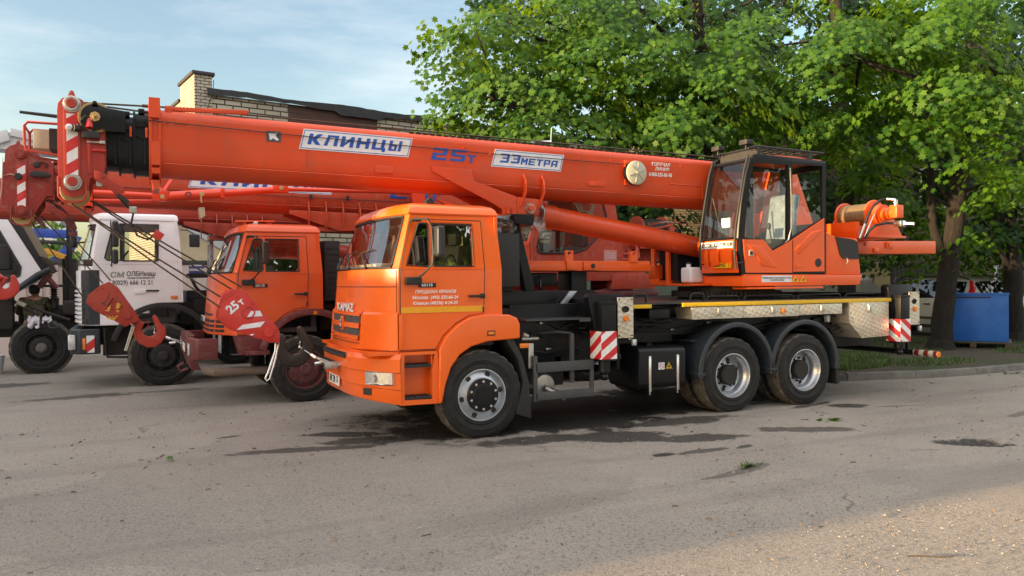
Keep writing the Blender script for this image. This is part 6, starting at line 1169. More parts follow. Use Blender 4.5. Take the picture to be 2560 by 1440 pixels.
def hook_block(name, label, loc, plate, hook, mats, second):
    H = thing(name, label, 'hook block', loc, 'hook blocks tied to the front bumpers')
    pm, hm = mats
    y0, y1 = (1.08, 1.42)
    mb = MB()
    for yy in (y0, y1-0.02): mb.prism(plate, yy, yy+0.02, 'y', bev=0.004)
    mb.prism(shrink(plate, 0.80), y0+0.14, y0+0.16, 'y'); cx = sum(p[0] for p in plate)/len(plate); cz = sum(p[1] for p in plate)/len(plate)
    mb.lathe([(0.06, -0.012), (0.075, -0.01), (0.08, 0.0)], (cx+0.04, y0, cz+0.02), seg=20); mb.lathe([(0.0, -0.016), (0.055, -0.014), (0.06, 0.0)], (plate[5][0]-0.11, y0, plate[5][1]-0.035), seg=20)
    for q in shrink(plate, 0.86)[::2]: mb.cyl((q[0], y0-0.012, q[1]), (q[0], y0, q[1]), 0.012, seg=8)
    e = plate[5] if not second else plate[5]
    mb.box(plate[5][0]-0.10, plate[5][0]+0.02, y0+0.02, y1-0.02, plate[5][1]-0.16, plate[5][1]-0.02, bev=0.02)
    mb.build('side_plate', pm, H, 30)
    dirv = Vector((plate[5][0]-plate[1][0], 0, plate[5][1]-plate[1][1])).normalized()
    for yy in (1.15, 1.25, 1.35):
        mb = MB(); mb.lathe([(0.04, -0.025), (0.175, -0.025), (0.18, -0.02), (0.155, 0.0), (0.18, 0.02), (0.175, 0.025), (0.04, 0.025)], (cx-0.09, yy, cz+0.10), seg=32); mb.build('sheave', 'pulley' if second else pm, H, 40)
    mb = MB(); mb.prism(hook, 1.20, 1.30, 'y', bev=0.032, seg=3); mb.build('hook', hm, H, 60)
    mb = MB(); q = hook[0]; t = hook[6]; mb.tube([(q[0]+0.06, 1.25, q[1]-0.02), ((q[0]+t[0])/2+0.08, 1.25, (q[1]+t[1])/2+0.10), (q[0]+0.19, 1.25, q[1]-0.10)], 0.010, 6); mb.build('safety_latch', hm, H)
    return H
# ------------------------------------------------------------------ second crane: older orange lorry
def old_upper(root, pm):
    """older crane cab, frame and winch"""
    upf = node('upper_frame', root)
    mb = MB(); mb.box(3.2, 6.3, 0.15, 2.25, 1.78, 2.0, bev=0.012); mb.box(5.55, 6.5, 0.12, 0.9, 1.62, 1.90, bev=0.02); mb.box(3.9, 5.6, 0.14, 0.9, 2.0, 2.1)
    for yy in (0.95, 1.55): mb.prism([(4.9, 2.0), (6.6, 2.0), (7.0, 2.45), (6.2, 2.6), (5.75, 3.6), (5.3, 3.64)], yy, yy+0.04, 'y')
    mb.cyl((4.62, 1.2, 1.5), (4.62, 1.2, 1.80), 0.75, seg=40); mb.build('frame_body', pm, upf, 30)
    oc = node('operator_cab', root); NY, FY = 0.12, 0.95
    side = [(3.87, 2.0), (3.84, 2.42), (4.16, 3.50), (5.55, 3.50), (5.78, 2.3), (5.78, 2.0)]; win = [(4.02, 2.30), (4.0, 2.38), (4.30, 3.38), (5.30, 3.38), (5.42, 2.95), (5.28, 2.62), (4.98, 2.36), (4.72, 2.28), (4.08, 2.27)]
    for sd, yy in ((0, NY), (1, FY)):
        mb = MB(); mb.panel(side, [win], lambda a, b: (a, yy, b), 0, (0, 0.05 if sd == 0 else -0.05, 0)); mb.build('cab_side', pm, oc)
        mb = MB(); mb.tube([(a, yy+(-0.005 if sd == 0 else 0.005), b) for a, b in win], 0.018, 6, closed=True); mb.build('window_seal', 'blackmat', oc)
        pane_panel(oc, [win], lambda a, b: (a, yy+(0.02 if sd == 0 else -0.02), b), 'glassop')
    fw_ = [(3.92, 2.42), (4.10, 3.05)]; 
    def ff(a, b): t = (b-2.42)/1.08; return (3.84+0.32*t if b > 2.42 else 3.87-0.03*(b-2.0)/0.42, NY+0.05+a, b)
    mb = MB(); mb.panel([(0, 2.42), (0.73, 2.42), (0.73, 3.5), (0, 3.5)], [[(0.07, 2.50), (0.66, 2.50), (0.66, 3.40), (0.07, 3.40)]], ff, 0, (0.03, 0, 0)); mb.panel([(0, 2.0), (0.73, 2.0), (0.73, 2.42), (0, 2.42)], [], ff, 0, (0.03, 0, 0)); mb.box(4.1, 5.6, NY, FY, 3.48, 3.56, bev=0.02); mb.box(5.74, 5.78, NY+0.05, FY-0.05, 2.0, 2.5); mb.tube([(3.84, NY+0.02, 2.42), (4.16, NY+0.02, 3.5)], 0.03, 8); mb.tube([(3.90, NY-0.012, 2.02), (3.88, NY-0.012, 2.45), (4.18, NY-0.012, 3.48)], 0.015, 6); mb.build('cab_front', pm, oc)
    pane_panel(oc, [[(0.06, 2.49), (0.67, 2.49), (0.67, 3.41), (0.06, 3.41)]], ff, 'glassop', 'front_window')
    mb = MB(); mb.tube([ff(a, b) for a, b in ((0.07, 2.5), (0.66, 2.5), (0.66, 3.4), (0.07, 3.4))], 0.016, 6, closed=True); mb.tube([(3.80, 0.55, 2.42), (3.88, 0.62, 2.75)], 0.012, 6); mb.tube([(3.80, 0.60, 2.42), (3.88, 0.66, 2.75)], 0.012, 6); mb.box(3.76, 3.84, 0.50, 0.66, 2.36, 2.46, bev=0.01); mb.build('front_seal', 'blackmat', oc)
    mb = MB(); mb.box(4.7, 5.1, 0.35, 0.8, 2.25, 2.4, bev=0.05); mb.box(5.05, 5.18, 0.35, 0.8, 2.4, 3.05, bev=0.05); mb.box(4.1, 4.35, 0.3, 0.8, 2.1, 2.45, bev=0.03); mb.build('seat', 'interior', oc)
    mb = MB(); mb.prism([(4.9, 3.36), (5.02, 3.36), (5.2, 3.08), (5.3, 3.06), (5.36, 3.22), (5.44, 3.2), (5.36, 2.98), (5.14, 2.98)], 0.5, 0.55, 'y', bev=0.01); mb.build('folded_cloth', 'trimtan', oc)
    mb = MB(); mb.box(5.36, 5.64, NY-0.006, NY-0.002, 2.13, 2.34); mb.build('inspection_notice', 'pinkpaper', oc); lettering('notice_lettering', 'ЧТО-23.12.2019\nПТО-23.12.2022\nЗав. номер 341', 0.045, 'plate_white', oc, (5.50, NY-0.0075, 2.235), sx=0.72)
    wn = node('winch', root); mb = MB(); mb.cyl((6.66, 0.9, 2.76), (7.2, 0.9, 2.76), 0.24, seg=32); mb.build('drum', 'dirtyblack', wn, 50)
    mb = MB()
    for xx in (6.60, 7.2): mb.lathe([(0.0, 0), (0.29, 0.0), (0.29, 0.03), (0.0, 0.03)], (xx, 0.9, 2.76), 'x', 32)
    mb.box(6.5, 7.6, 0.6, 1.3, 2.40, 2.48); mb.cyl((7.25, 0.9, 2.76), (7.5, 0.9, 2.76), 0.12, seg=16); mb.tube([(6.5, 0.62, 2.78), (6.9, 0.56, 2.80), (7.2, 0.56, 2.86), (7.35, 0.6, 2.98)], 0.018, 6); mb.tube([(5.8, 0.4, 2.28), (6.2, 0.4, 2.28), (6.3, 0.42, 2.36), (6.3, 0.5, 2.5)], 0.03, 8); mb.tube([(5.8, 0.4, 2.18), (6.2, 0.4, 2.17), (6.34, 0.42, 2.22), (6.36, 0.5, 2.4)], 0.03, 8); mb.build('winch_frame', pm, wn, 35)
    mb = MB(); mb.box(6.4, 8.6, 0.9, 1.6, 2.15, 2.4, bev=0.014); mb.build('counterweight', pm, root)
def lift_bracket(b, mat, x0=0.30, n=5):
    mb = MB(); pr = [(x0-0.35, 2.96), (x0+1.3, 2.93), (x0+1.3, 2.80), (x0+1.05, 2.66), (x0+0.45, 2.64), (x0-0.35, 2.90)]
    for yy in (0.955, 1.53): mb.prism(pr, yy, yy+0.02, 'y', bev=0.003)
    mb.box(x0+0.1, x0+1.1, 1.0, 1.5, 2.63, 2.70)
    for k in range(n): x = x0-0.05+0.28*k; mb.prism([(0.978, 3.12), (0.93, 3.02), (0.90, 2.90), (0.93, 2.74), (0.955, 2.66), (0.978, 2.66)], x, x+0.018, 'x')
    mb.build('lift_bracket', mat, b, 30)
def crane_two():
    T = thing('truck_crane', 'older orange truck crane with maroon bumper and mudguards beside the newest one', 'crane truck', (-1.25, 3.73, 0), 'truck cranes parked side by side')
    c = cab(T, 'oldorange', False); old_front(T, c)
    wheel(T, 0, 0.0, style='maroon', spin=0.3)
    for xx in (3.69, 5.01): wheel(T, xx, 0.0, style='rear', dual=True, nuts=False)
    mb = MB(); tyre_bm(mb, 0, 2.4-0.285, 0.492); mb.box(-0.25, 0.25, 2.2, 2.3, 0.25, 0.74, bev=0.08); mb.build('far_wheel', ['rubber', 'tread'], T, 40)
    carrier(T)
    mb = MB(); mb.box(0.36, 0.60, 0.30, 2.1, 1.5, 2.44, bev=0.01)
    for i_ in range(5):
        for j_ in range(9): mb.cyl((0.40+0.045*i_, 0.292, 1.6+0.09*j_), (0.40+0.045*i_, 0.299, 1.6+0.09*j_), 0.016, seg=8)
    mb.build('air_cleaner_box', 'dirtyblack', T)
    mb = MB(); mb.box(2.2, 6.6, 0.15, 0.5, 1.50, 1.60, bev=0.02); mb.prism([(4.6, 1.60), (5.2, 1.60), (5.6, 1.66), (5.9, 1.60), (6.3, 1.58), (6.3, 1.5), (4.6, 1.5)], 0.2, 0.6, 'y', bev=0.02); mb.box(5.5, 5.7, 0.15, 0.3, 1.58, 1.68); mb.tube([(2.9, 0.15, 1.6), (3.0, 0.15, 1.68), (3.3, 0.15, 1.68), (3.4, 0.15, 1.6)], 0.012, 6); mb.build('deck_clutter', 'maroon', T, 30)
    old_upper(T, 'oldupper')
    b, h, pinx, yn, x0 = boom(T, 0.45, 'oldboom', 'oldhead', P['headB'], old=True)
    xa, xb = -1.55, 0.72; sign_plate(b, 0.978, [(xa, 3.255), (xb-0.09, 3.227), (xb, 3.50), (xa+0.09, 3.53)], '', 0)
    block(b, 0.9735, [('КЛИНЦЫ', -1.38, 3.310, 0.165, 0.245, 0.06)]); block(b, 0.9765, [('25', 1.62, 3.215, 0.20, 0.30, 0.07), ('т', 2.33, 3.20, 0.14, 0.17, 0)])
    lift_bracket(b, 'oldboom')
    mb = MB(); mb.cyl((1.10, 1.25, 2.74), (4.3, 1.25, 2.3), 0.15, seg=24); mb.build('lift_cylinder', 'oldboom', T, 40)
    mb = MB(); mb.tube([(-2.9, 0.955, 3.22), (0.5, 0.955, 3.17), (3.0, 0.95, 3.14)], 0.006, 5)
    for xx in (-1.9, 0.3, 0.9): mb.box(xx-0.02, xx+0.02, 0.95, 0.978, 3.15, 3.22)
    mb.build('sensor_cable', 'blackmat', b)
    # bits on the weathered head
    mb = MB(); mb.prism([(-3.62, 3.335), (-3.56, 3.30), (-3.36, 3.30), (-3.34, 3.34), (-3.44, 3.385), (-3.56, 3.385)], yn-0.08, yn-0.02, 'y', bev=0.012); mb.lathe([(0.0, -0.05), (0.045, -0.045), (0.05, 0.0)], (-3.74, yn-0.03, 3.30), seg=16); mb.lathe([(0.0, -0.03), (0.04, -0.02), (0.045, 0.0)], (-3.52, yn, 3.48), seg=14); mb.tube([(-3.50, yn-0.02, 3.50), (-3.44, yn-0.03, 3.52), (-3.38, yn-0.02, 3.49), (-3.42, yn-0.02, 3.44)], 0.010, 6); mb.build('position_lamp', 'blackmat', h)
    mb = MB(); mb.tube([(-3.74, yn-0.05, 3.31), (-3.84, yn-0.03, 3.33), (-3.93, yn-0.02, 3.30), (-3.92, yn-0.02, 3.55), (-3.93, yn-0.02, 3.30), (-3.95, yn-0.02, 3.05), (-3.98, yn-0.02, 2.92)], 0.007, 5); mb.build('lamp_cable', 'trimtan', h)
    mb = MB(); mb.prism([(-3.36, 2.98), (-3.25, 2.93), (-3.10, 2.76), (-3.05, 2.62), (-3.08, 2.55), (-3.15, 2.60), (-3.22, 2.72), (-3.36, 2.82), (-3.44, 2.90)], 1.2, 1.3, 'y', bev=0.015); mb.box(-3.16, -3.05, 1.18, 1.32, 2.5, 2.56, bev=0.01); mb.prism([(-3.58, 2.76), (-3.50, 2.74), (-3.43, 2.62), (-3.46, 2.6), (-3.54, 2.68)], 1.1, 1.2, 'y', bev=0.01); mb.build('limit_weight', 'maroon', h)
    mb = MB()
    for yy, a0, a1, b0, b1 in ((1.1, -3.62, 2.70, -2.95, 1.55), (1.2, -3.5, 2.78, -2.72, 1.80), (1.36, -3.16, 2.55, -2.62, 1.84)): mb.tube([(a0, yy, a1), (b0, yy+0.02, b1)], 0.010, 6)
    mb.box(-2.98, -2.86, 1.26, 1.42, 2.06, 2.16, bev=0.012); mb.build('hoist_rope', 'rope', T)
    # bright jib stowed along the near side of the boom
    j = node('stowed_jib', T); y = 0.67
    def tz(pts, r): mb.tube([(a+1.25, y+d, z) for a, d, z in pts], r, 14)
    mb = MB(); tz([(-4.06, 0, 3.09), (-3.22, 0, 3.075)], 0.042); tz([(-4.06, 0.22, 2.99), (-3.2, 0.1, 3.0)], 0.035); tz([(-3.22, 0, 3.06), (-2.36, 0, 3.15)], 0.072); tz([(-2.36, 0, 3.15), (-1.50, 0, 3.245)], 0.052); tz([(-1.40, 0, 3.255), (0.2, 0.1, 3.30), (0.75, 0.2, 3.31)], 0.034); tz([(-3.2, 0, 3.1), (-3.32, 0.15, 3.40)], 0.03); tz([(-3.18, 0, 3.1), (-2.98, 0.15, 3.42)], 0.03)
    mb.prism([(a+1.25, z) for a, z in ((-4.42, 3.32), (-4.08, 3.32), (-4.07, 2.90), (-4.20, 2.90), (-4.45, 2.94))], y-0.02, y+0.02, 'y', bev=0.006); mb.prism([(a+1.25, z) for a, z in ((-3.31, 3.14), (-3.20, 3.20), (-3.06, 3.13), (-3.12, 2.99), (-3.30, 3.0))], y-0.075, y+0.075, 'y', bev=0.02); mb.prism([(a+1.25, z) for a, z in ((-1.60, 3.20), (-1.60, 3.32), (-1.38, 3.33), (-1.36, 3.20))], y-0.07, y+0.07, 'y', bev=0.015); mb.box(-1.12, -1.06, y-0.08, y+0.08, 3.07, 3.23, bev=0.02)
    mb.prism([(a+1.25, z) for a, z in ((0.70, 3.33), (0.95, 3.33), (0.95, 2.95), (0.78, 2.95))], y+0.15, y+0.2, 'y'); mb.prism([(2.35, 3.22), (3.3, 3.0), (3.35, 2.86), (2.7, 3.05)], y+0.1, y+0.16, 'y', bev=0.01); mb.build('jib_tube', 'bright', j, 40)
    mb = MB()
    for a, z in ((-3.17, 3.06), (-2.63, 3.12), (-1.48, 3.26)): mb.lathe([(0.0, -0.015), (0.03, -0.014), (0.034, 0.0)], (a+1.25, y-0.08, z), seg=18)
    mb.tube([(-1.40, y-0.09, 3.12), (-1.39, y-0.09, 2.99)], 0.012, 6); mb.build('jib_pin', 'pulley', j)
    mb = MB(); mb.lathe([(0.03, -0.005), (0.045, -0.006), (0.045, 0.0)], (-2.82+1.25, y-0.075, 3.105), seg=18); mb.build('pin_hole', 'maroon', j)
    mb = MB(); mb.prism([(-1.42, 2.93), (-1.34, 2.93), (-1.33, 2.80), (-1.40, 2.76)], y, y+0.25, 'y', bev=0.008); mb.build('jib_bracket', 'trimtan', j)
    return T
T1 = crane_one()
H1 = hook_block('hook_block', 'glossy red hook block marked 25т with dark hook tied to the newest crane', (0, 0, 0), P['hookA_plate'], P['hookA'], ('hookred', 'darkhook'), False)
mb = MB()
for q in ([(-2.414, 1.405), (-2.37, 1.472), (-2.272, 1.474), (-2.245, 1.412)], [(-2.531, 1.262), (-2.464, 1.318), (-2.219, 1.352), (-2.272, 1.288)], [(-2.394, 1.205), (-2.34, 1.214), (-2.36, 1.19)]): mb.prism(q, 1.076, 1.0795, 'y')
mb.build('warning_stripe', 'plate_white', H1); lettering('capacity_lettering', '25', 0.135, 'plate_white', H1, (-2.565, 1.077, 1.515), bold=0.005, tilt=R(40), sx=1.0); lettering('capacity_lettering', 'т', 0.10, 'plate_white', H1, (-2.475, 1.077, 1.575), bold=0.004, tilt=R(40))
mb = MB(); mb.tube([(-2.09, 1.16, 1.10), (-2.10, 1.14, 1.0), (-2.19, 1.10, 0.76), (-2.22, 1.10, 0.70), (-2.205, 1.10, 0.665), (-2.17, 1.10, 0.69), (-2.10, 1.12, 0.92), (-2.055, 1.16, 1.10)], 0.012, 7); mb.build('safety_bar', 'chrome', H1, 60)
def turnbuckle(label, loc, a, b, c):
    S = thing('towing_strap', label, 'tie rope', loc, 'ties holding the hooks to the bumpers')
    a, b, c = Vector(a), Vector(b), Vector(c); mb = MB(); mb.tube([a, a.lerp(c, 0.45)], 0.008, 6); mb.tube([b+Vector((0, 0.03, 0.02)), a.lerp(c, 0.5)], 0.009, 6); mb.tube([b+Vector((0, -0.03, -0.02)), a.lerp(c, 0.55)], 0.009, 6); mb.build('tie_rope', 'steel', S)
    d = (c-a).normalized(); mb = MB(); mb.cyl(a.lerp(c, 0.44), a.lerp(c, 0.62), 0.020, seg=12); mb.lathe([(0, -0.02), (0.02, 0), (0, 0.02)], a, 'y', 10); mb.tube([a, a+Vector((0.0, 0, 0.05)), a+Vector((0.01, -0.01, 0.07))], 0.009, 6); mb.cyl(a.lerp(c, 0.66)+Vector((-0.03, 0, -0.06)), a.lerp(c, 0.66)+Vector((0.06, 0, -0.05)), 0.022, seg=12); mb.build('turnbuckle', 'chrome', S)
turnbuckle('steel cable and turnbuckle tying the dark hook to the glossy orange bumper', (0, 0, 0), (-1.80, 1.25, 1.025), (-1.48, 0.985, 0.82), (-1.55, 1.0, 0.83))
T2 = crane_two()
H2 = hook_block('hook_block', 'rusty hook block with flaking yellow stripes tied to the maroon bumper', (-1.25, 3.73, 0), P['hookB_plate'], P['hookB'], ('rusthook', 'redhook'), True)
mb = MB()
for q in ([(-2.70, 1.40), (-2.60, 1.52), (-2.58, 1.60), (-2.64, 1.38)], [(-2.56, 1.40), (-2.53, 1.55), (-2.46, 1.50), (-2.52, 1.36)], [(-2.70, 1.33), (-2.52, 1.32), (-2.58, 1.25), (-2.66, 1.28)]): mb.prism(q, 1.074, 1.079, 'y')
mb.build('warning_stripe', 'flake', H2)
mb = MB(); mb.tube([(-2.33, 1.12, 1.18), (-2.42, 1.10, 0.86), (-2.44, 1.10, 0.80), (-2.42, 1.10, 0.79), (-2.31, 1.12, 1.15)], 0.012, 6); mb.build('safety_bar', 'cream', H2, 60)
turnbuckle('steel cable and turnbuckle tying the rusty hook to the maroon bumper', (-1.25, 3.73, 0), (-2.03, 1.25, 1.04), (-1.60, 1.2, 0.86), (-1.68, 1.2, 0.88))
# ------------------------------------------------------------------ white lorry with sign-written door
def maz_cab(root, logo):
    c = node('cab', root); Yc = 1.22
    def xs(z): return -1.09 if z < 2.1 else -1.09+0.12*(z-2.1)/0.8
    def fp(s, z, off=0.0):
        bul = 0.26 if z < 2.1 else 0.26-0.08*(z-2.1)/0.8
        x = xs(z)-bul*(1-abs(s)**4)-off; return Vector((x, Yc+s*(1.17-(max(0, z-2.1)*0.10)), z))
    lo = [(-1.085, 1.085), (-0.50, 1.085), (-0.40, 1.22), (-0.2, 1.42), (0.0, 1.46), (0.332, 1.46), (0.318, 2.12), (-1.085, 2.12)]; upp = [(-1.085, 2.12), (0.318, 2.12), (0.285, 2.6), (0.25, 2.92), (-0.97, 2.92)]
    w1 = [(-0.80, 2.66), (-0.755, 2.83), (-0.66, 2.83), (-0.66, 2.20), (-0.86, 2.20), (-0.90, 2.24)]; w2 = [(-0.62, 2.83), (-0.055, 2.83), (-0.07, 2.19), (-0.62, 2.19)]
    def ym(sd, off=0.0): return lambda x, z: (x, (0.05+max(0, z-2.12)*0.10+off) if sd < 0 else 2*Yc-0.05-max(0, z-2.12)*0.10-off, z)
    mb = MB()
    for sd in (-1, 1):
        th = (0, 0.04*-sd, 0); mb.panel(lo, [], ym(sd), 0, th); mb.panel(upp, [w1, w2], ym(sd), 0, th)
        mb.panel([(-1.07, 1.10), (-0.50, 1.10), (-0.41, 1.235), (-0.21, 1.435), (0.0, 1.475), (-0.02, 2.10), (-1.07, 2.10)], [], ym(sd, -0.006), 0, (0, 0.01*-sd, 0)); mb.panel([(-1.05, 2.13), (-0.02, 2.13), (-0.01, 2.88), (-0.94, 2.88)], [inset(w1, -0.015), inset(w2, -0.015)], ym(sd, -0.006), 0, (0, 0.01*-sd, 0)); mb.panel([(0.05, 1.55), (0.27, 1.55), (0.27, 2.08), (0.05, 2.08)], [], ym(sd, -0.005), 0, (0, 0.01*-sd, 0)); mb.panel([(0.05, 2.18), (0.25, 2.18), (0.22, 2.82), (0.06, 2.82)], [], ym(sd, -0.005), 0, (0, 0.01*-sd, 0))
    ss = lin(-1, 1, 24)
    mb.grid([[fp(s, z) for s in ss] for z in (1.085, 1.5, 2.0, 2.13)])
    for a, b in ((-1, -0.93), (0.93, 1)): mb.grid([[fp(s, z) for s in lin(a, b, 2)] for z in lin(2.13, 2.92, 6)])
    mb.grid([[fp(s, z) for s in ss] for z in (2.82, 2.92)])
    def ring(z, ins): 
        base = [fp(s, min(z, 2.92)) for s in ss]+[Vector((0.25, Yc+1.09, 0)), Vector((0.25, Yc-1.09, 0))]; return [(-0.4+(v.x+0.4)*(1-ins/0.9), Yc+(v.y-Yc)*(1-ins/1.1), z) for v in base]
    mb.loft([ring(2.90, -0.02), ring(2.93, -0.022), ring(2.99, 0.0), ring(3.02, 0.06), ring(3.03, 0.5)]); mb.box(0.2, 0.25, 0.1, 2.34, 1.45, 2.92); mb.build('cab_shell', 'white', c, 35)
    mb = MB(); mb.grid([[fp(s, z, 0.006) for s in lin(-0.935, 0.935, 20)] for z in lin(2.12, 2.83, 5)]); mb.build('windscreen', 'glass', c, 60)
    mb = MB(); mb.tube([fp(s, 2.13, 0.01) for s in lin(-0.93, 0.93, 16)]+[fp(s, 2.82, 0.01) for s in lin(0.93, -0.93, 16)], 0.012, 6, closed=True)
    for sd in (-1, 1):
        for wv in (w1, w2): mb.tube([ym(sd, -0.005)(*q) for q in wv], 0.012, 5, closed=True)
        mb.panel([(-0.67, 2.19), (-0.61, 2.19), (-0.61, 2.84), (-0.67, 2.84)], [], ym(sd, -0.007))
    mb.build('window_seal', 'blackmat', c)
    for sd in (-1, 1): pane_panel(c, [w1, w2], ym(sd, 0.015), 'glassop')
    mb = MB(); mb.box(-1.2, 0.2, 0.12, 2.3, 1.1, 1.2); mb.box(-1.22, -0.9, 0.2, 2.2, 1.7, 2.15, bev=0.05); mb.box(0.1, 0.2, 0.15, 1.1, 1.2, 2.8); mb.box(-0.35, 0.0, 0.35, 0.85, 1.7, 1.85, bev=0.04); mb.box(-0.08, 0.05, 0.35, 0.85, 1.85, 2.55, bev=0.05); mb.tube([(-0.66+0.12*math.sin(a), 0.6+0.22*math.cos(a), 2.22+0.16*math.sin(a)) for a in [2*math.pi*i/16 for i in range(16)]], 0.014, 6, closed=True); mb.box(-0.9, -0.6, 1.2, 1.5, 2.68, 2.8, bev=0.03); mb.build('cab_interior', 'interior', c, 40)
    # front: dark corner panels and white louvres
    mb = MB()
    for sd, (a, b) in ((-1, (-1.0, -0.80)), (1, (0.80, 1.0))): mb = MB(); mb.grid([[fp(s, z, 0.025) for s in lin(a, b, 6)] for z in (1.10, 1.12, 2.0, 2.03)]); mb.panel([(-1.14, 1.10), (-0.985, 1.10), (-0.985, 2.03), (-1.14, 2.03)], [], ym(sd, -0.012), 0, (0, 0.02*-sd, 0)); mb.build('corner_panel', 'bluegrey', c, 40)
    mb = MB(); mb.grid([[fp(s, z, 0.03) for s in lin(-0.80, 0.80, 16)] for z in (1.72, 2.03)])
    for k in range(8): z = 1.12+0.075*k; mb.grid([[fp(s, z, 0.012) for s in lin(-0.86, 0.86, 16)], [fp(s, z+0.012, 0.055) for s in lin(-0.86, 0.86, 16)], [fp(s, z+0.045, 0.055) for s in lin(-0.86, 0.86, 16)], [fp(s, z+0.05, 0.012) for s in lin(-0.86, 0.86, 16)]])
    mb.build('grille', 'white', c, 25)
    b = node('bumper', root); mb = MB(); mb.prism([(-0.98, 0.05), (-1.30, 0.03), (-1.44, 0.18), (-1.46, 0.4), (-1.46, 2.04), (-1.44, 2.26), (-1.30, 2.41), (-0.98, 2.39), (-0.98, 2.3), (-1.3, 2.25), (-1.3, 0.19), (-0.98, 0.14)], 0.60, 1.03, 'z', bev=0.03, seg=3); mb.build('bumper_shell', 'bluegrey', b, 35)
    mb = MB(); mb.box(-1.19, -1.07, 0.028, 0.037, 0.63, 0.92); mb.build('stripe_sticker', STR_A, b); mb = MB(); mb.box(-1.25, -1.20, 0.02, 0.06, 0.68, 0.88, bev=0.012); mb.build('side_lamp', 'amber', b)
    mb = MB(); mb.box(-1.47, -1.35, 0.06, 0.30, 0.68, 0.94, bev=0.03); mb.box(-1.47, -1.35, 2.14, 2.38, 0.68, 0.94, bev=0.03); mb.build('headlight', 'lamp', b)
    mb = MB(); mb.box(-0.95, -0.45, 0.25, 0.45, 0.55, 1.05, bev=0.01); mb.tube([(-0.92, 0.1, 1.04), (-0.90, 0.1, 0.62), (-0.88, 0.1, 0.54), (-0.55, 0.1, 0.52), (-0.48, 0.1, 0.58), (-0.44, 0.1, 0.9), (-0.36, 0.1, 1.06)], 0.022, 7); mb.build('entry_step', 'dirtyblack', root, 40)
    for sd in (-1, 1):
        mb = MB(); y0, y1 = (0.0, 0.45) if sd < 0 else (1.99, 2.44); mb.prism(arc(0.0, 0.60, 0.86, 165, 25, 18)+arc(0.0, 0.60, 0.76, 25, 165, 18), y0, y1, 'y', bev=0.012); mb.build('mudguard', 'blackmat', root, 40)
    mb = MB(); mb.box(-0.45, -0.27, 0.026, 0.043, 1.62, 1.70, bev=0.006); mb.build('handle_recess', 'white', c); mb = MB(); mb.box(-0.26, -0.06, 0.018, 0.04, 1.655, 1.685, bev=0.008); mb.build('door_handle', 'blackmat', c)
    mb = MB(); mb.box(0.13, 0.24, 0.035, 0.048, 1.52, 1.58, bev=0.006); mb.build('side_marker', 'amber', c)
    mi = node('mirror', c); mb = MB(); mb.tube([(-0.80, 0.08, 2.86), (-0.80, -0.12, 2.86), (-0.79, -0.14, 2.6), (-0.79, -0.12, 2.15), (-0.80, 0.05, 2.10)], 0.012, 6); mb.build('mirror_arm', 'blackmat', mi)
    mb = MB(); mb.box(-0.78, -0.68, -0.26, -0.06, 2.42, 2.86, bev=0.04, seg=3); mb.box(-0.78, -0.69, -0.25, -0.07, 2.13, 2.38, bev=0.04, seg=3); mb.build('mirror_housing', 'bluegrey', mi, 50)
    mi = node('mirror', c); mb = MB(); mb.tube([(-1.2, 2.2, 2.62), (-1.42, 2.0, 2.58), (-1.44, 1.9, 2.58)], 0.016, 6); mb.build('mirror_arm', 'blackmat', mi); mb = MB(); mb.box(-1.52, -1.40, 1.62, 2.08, 2.48, 2.70, bev=0.06, seg=3); mb.build('mirror_housing', 'bluegrey', mi, 50)
    if logo:
        lettering('door_lettering', 'СМ', 0.135, 'textgrey', c, (-0.715, 0.0405, 1.945), bold=0.003, shear=0.12, sx=1.0)
        mb = MB()
        for k in range(6): mb.box(-0.90, -0.60, 0.0375, 0.0395, 1.905+0.019*k, 1.911+0.019*k)
        mb.build('logo_stripe', 'white', c)
        lettering('door_lettering', 'ОЛБИмаш', 0.112, 'textgrey', c, (-0.345, 0.0405, 1.962), bold=0.0015, shear=0.15, sx=0.82); lettering('door_lettering', 'Аренда спецтехники в РБ', 0.042, 'textgrey', c, (-0.345, 0.0405, 1.895), bold=0.0006, shear=0.2, sx=0.82); lettering('door_lettering', '8(029) 666 12 21', 0.110, 'textgrey', c, (-0.47, 0.0405, 1.812), sx=0.84, bold=0.001)
    return c
T3 = thing('truck_crane', 'white truck crane with dark lettering on its cab door beside the older orange crane', 'crane truck', (-3.1, 6.85, 0), 'truck cranes parked side by side')
maz_cab(T3, True); wheel(T3, 0.0, 0.0, 0.52, 'maz', r=0.54, spin=0.2)
for xx in (3.7, 5.05): wheel(T3, xx, 0.0, style='rear', dual=True, nuts=False)
carrier(T3); old_upper(T3, 'oldupper')
b3, h3, _, _, _ = boom(T3, 0.3, 'rib', 'oldhead', P['headB'], old=True); lift_bracket(b3, 'rib', 0.75, 5)
mb = MB(); mb.cyl((1.5, 1.25, 2.74), (4.3, 1.25, 2.3), 0.15, seg=20); mb.build('lift_cylinder', 'rib', T3, 40)
M['cartonblue'] = stripes('blue_white_carton_print', (0.05, 0.10, 0.35), (0.7, 0.7, 0.72), 0.09, R(90)); ld = node('ladder', T3); mb = MB()
for yy in (1.35, 1.75): mb.box(0.88, 0.96, yy, yy+0.06, 1.4, 3.25, bev=0.01)
for k in range(6): mb.box(0.89, 0.95, 1.35, 1.8, 1.75+0.27*k, 1.80+0.27*k, bev=0.01)
mb.build('ladder_rails', 'silver', ld); mb = MB(); mb.lathe([(0.0, -0.16), (0.10, -0.15), (0.15, -0.05), (0.14, 0.08), (0.08, 0.16), (0, 0.17)], (0.72, 1.3, 3.08), 'x', 14)
for v in mb.bm.verts: v.co += Vector((math.sin(v.co.z*31)*0.025, math.cos(v.co.x*27)*0.03, math.sin(v.co.y*35)*0.03))
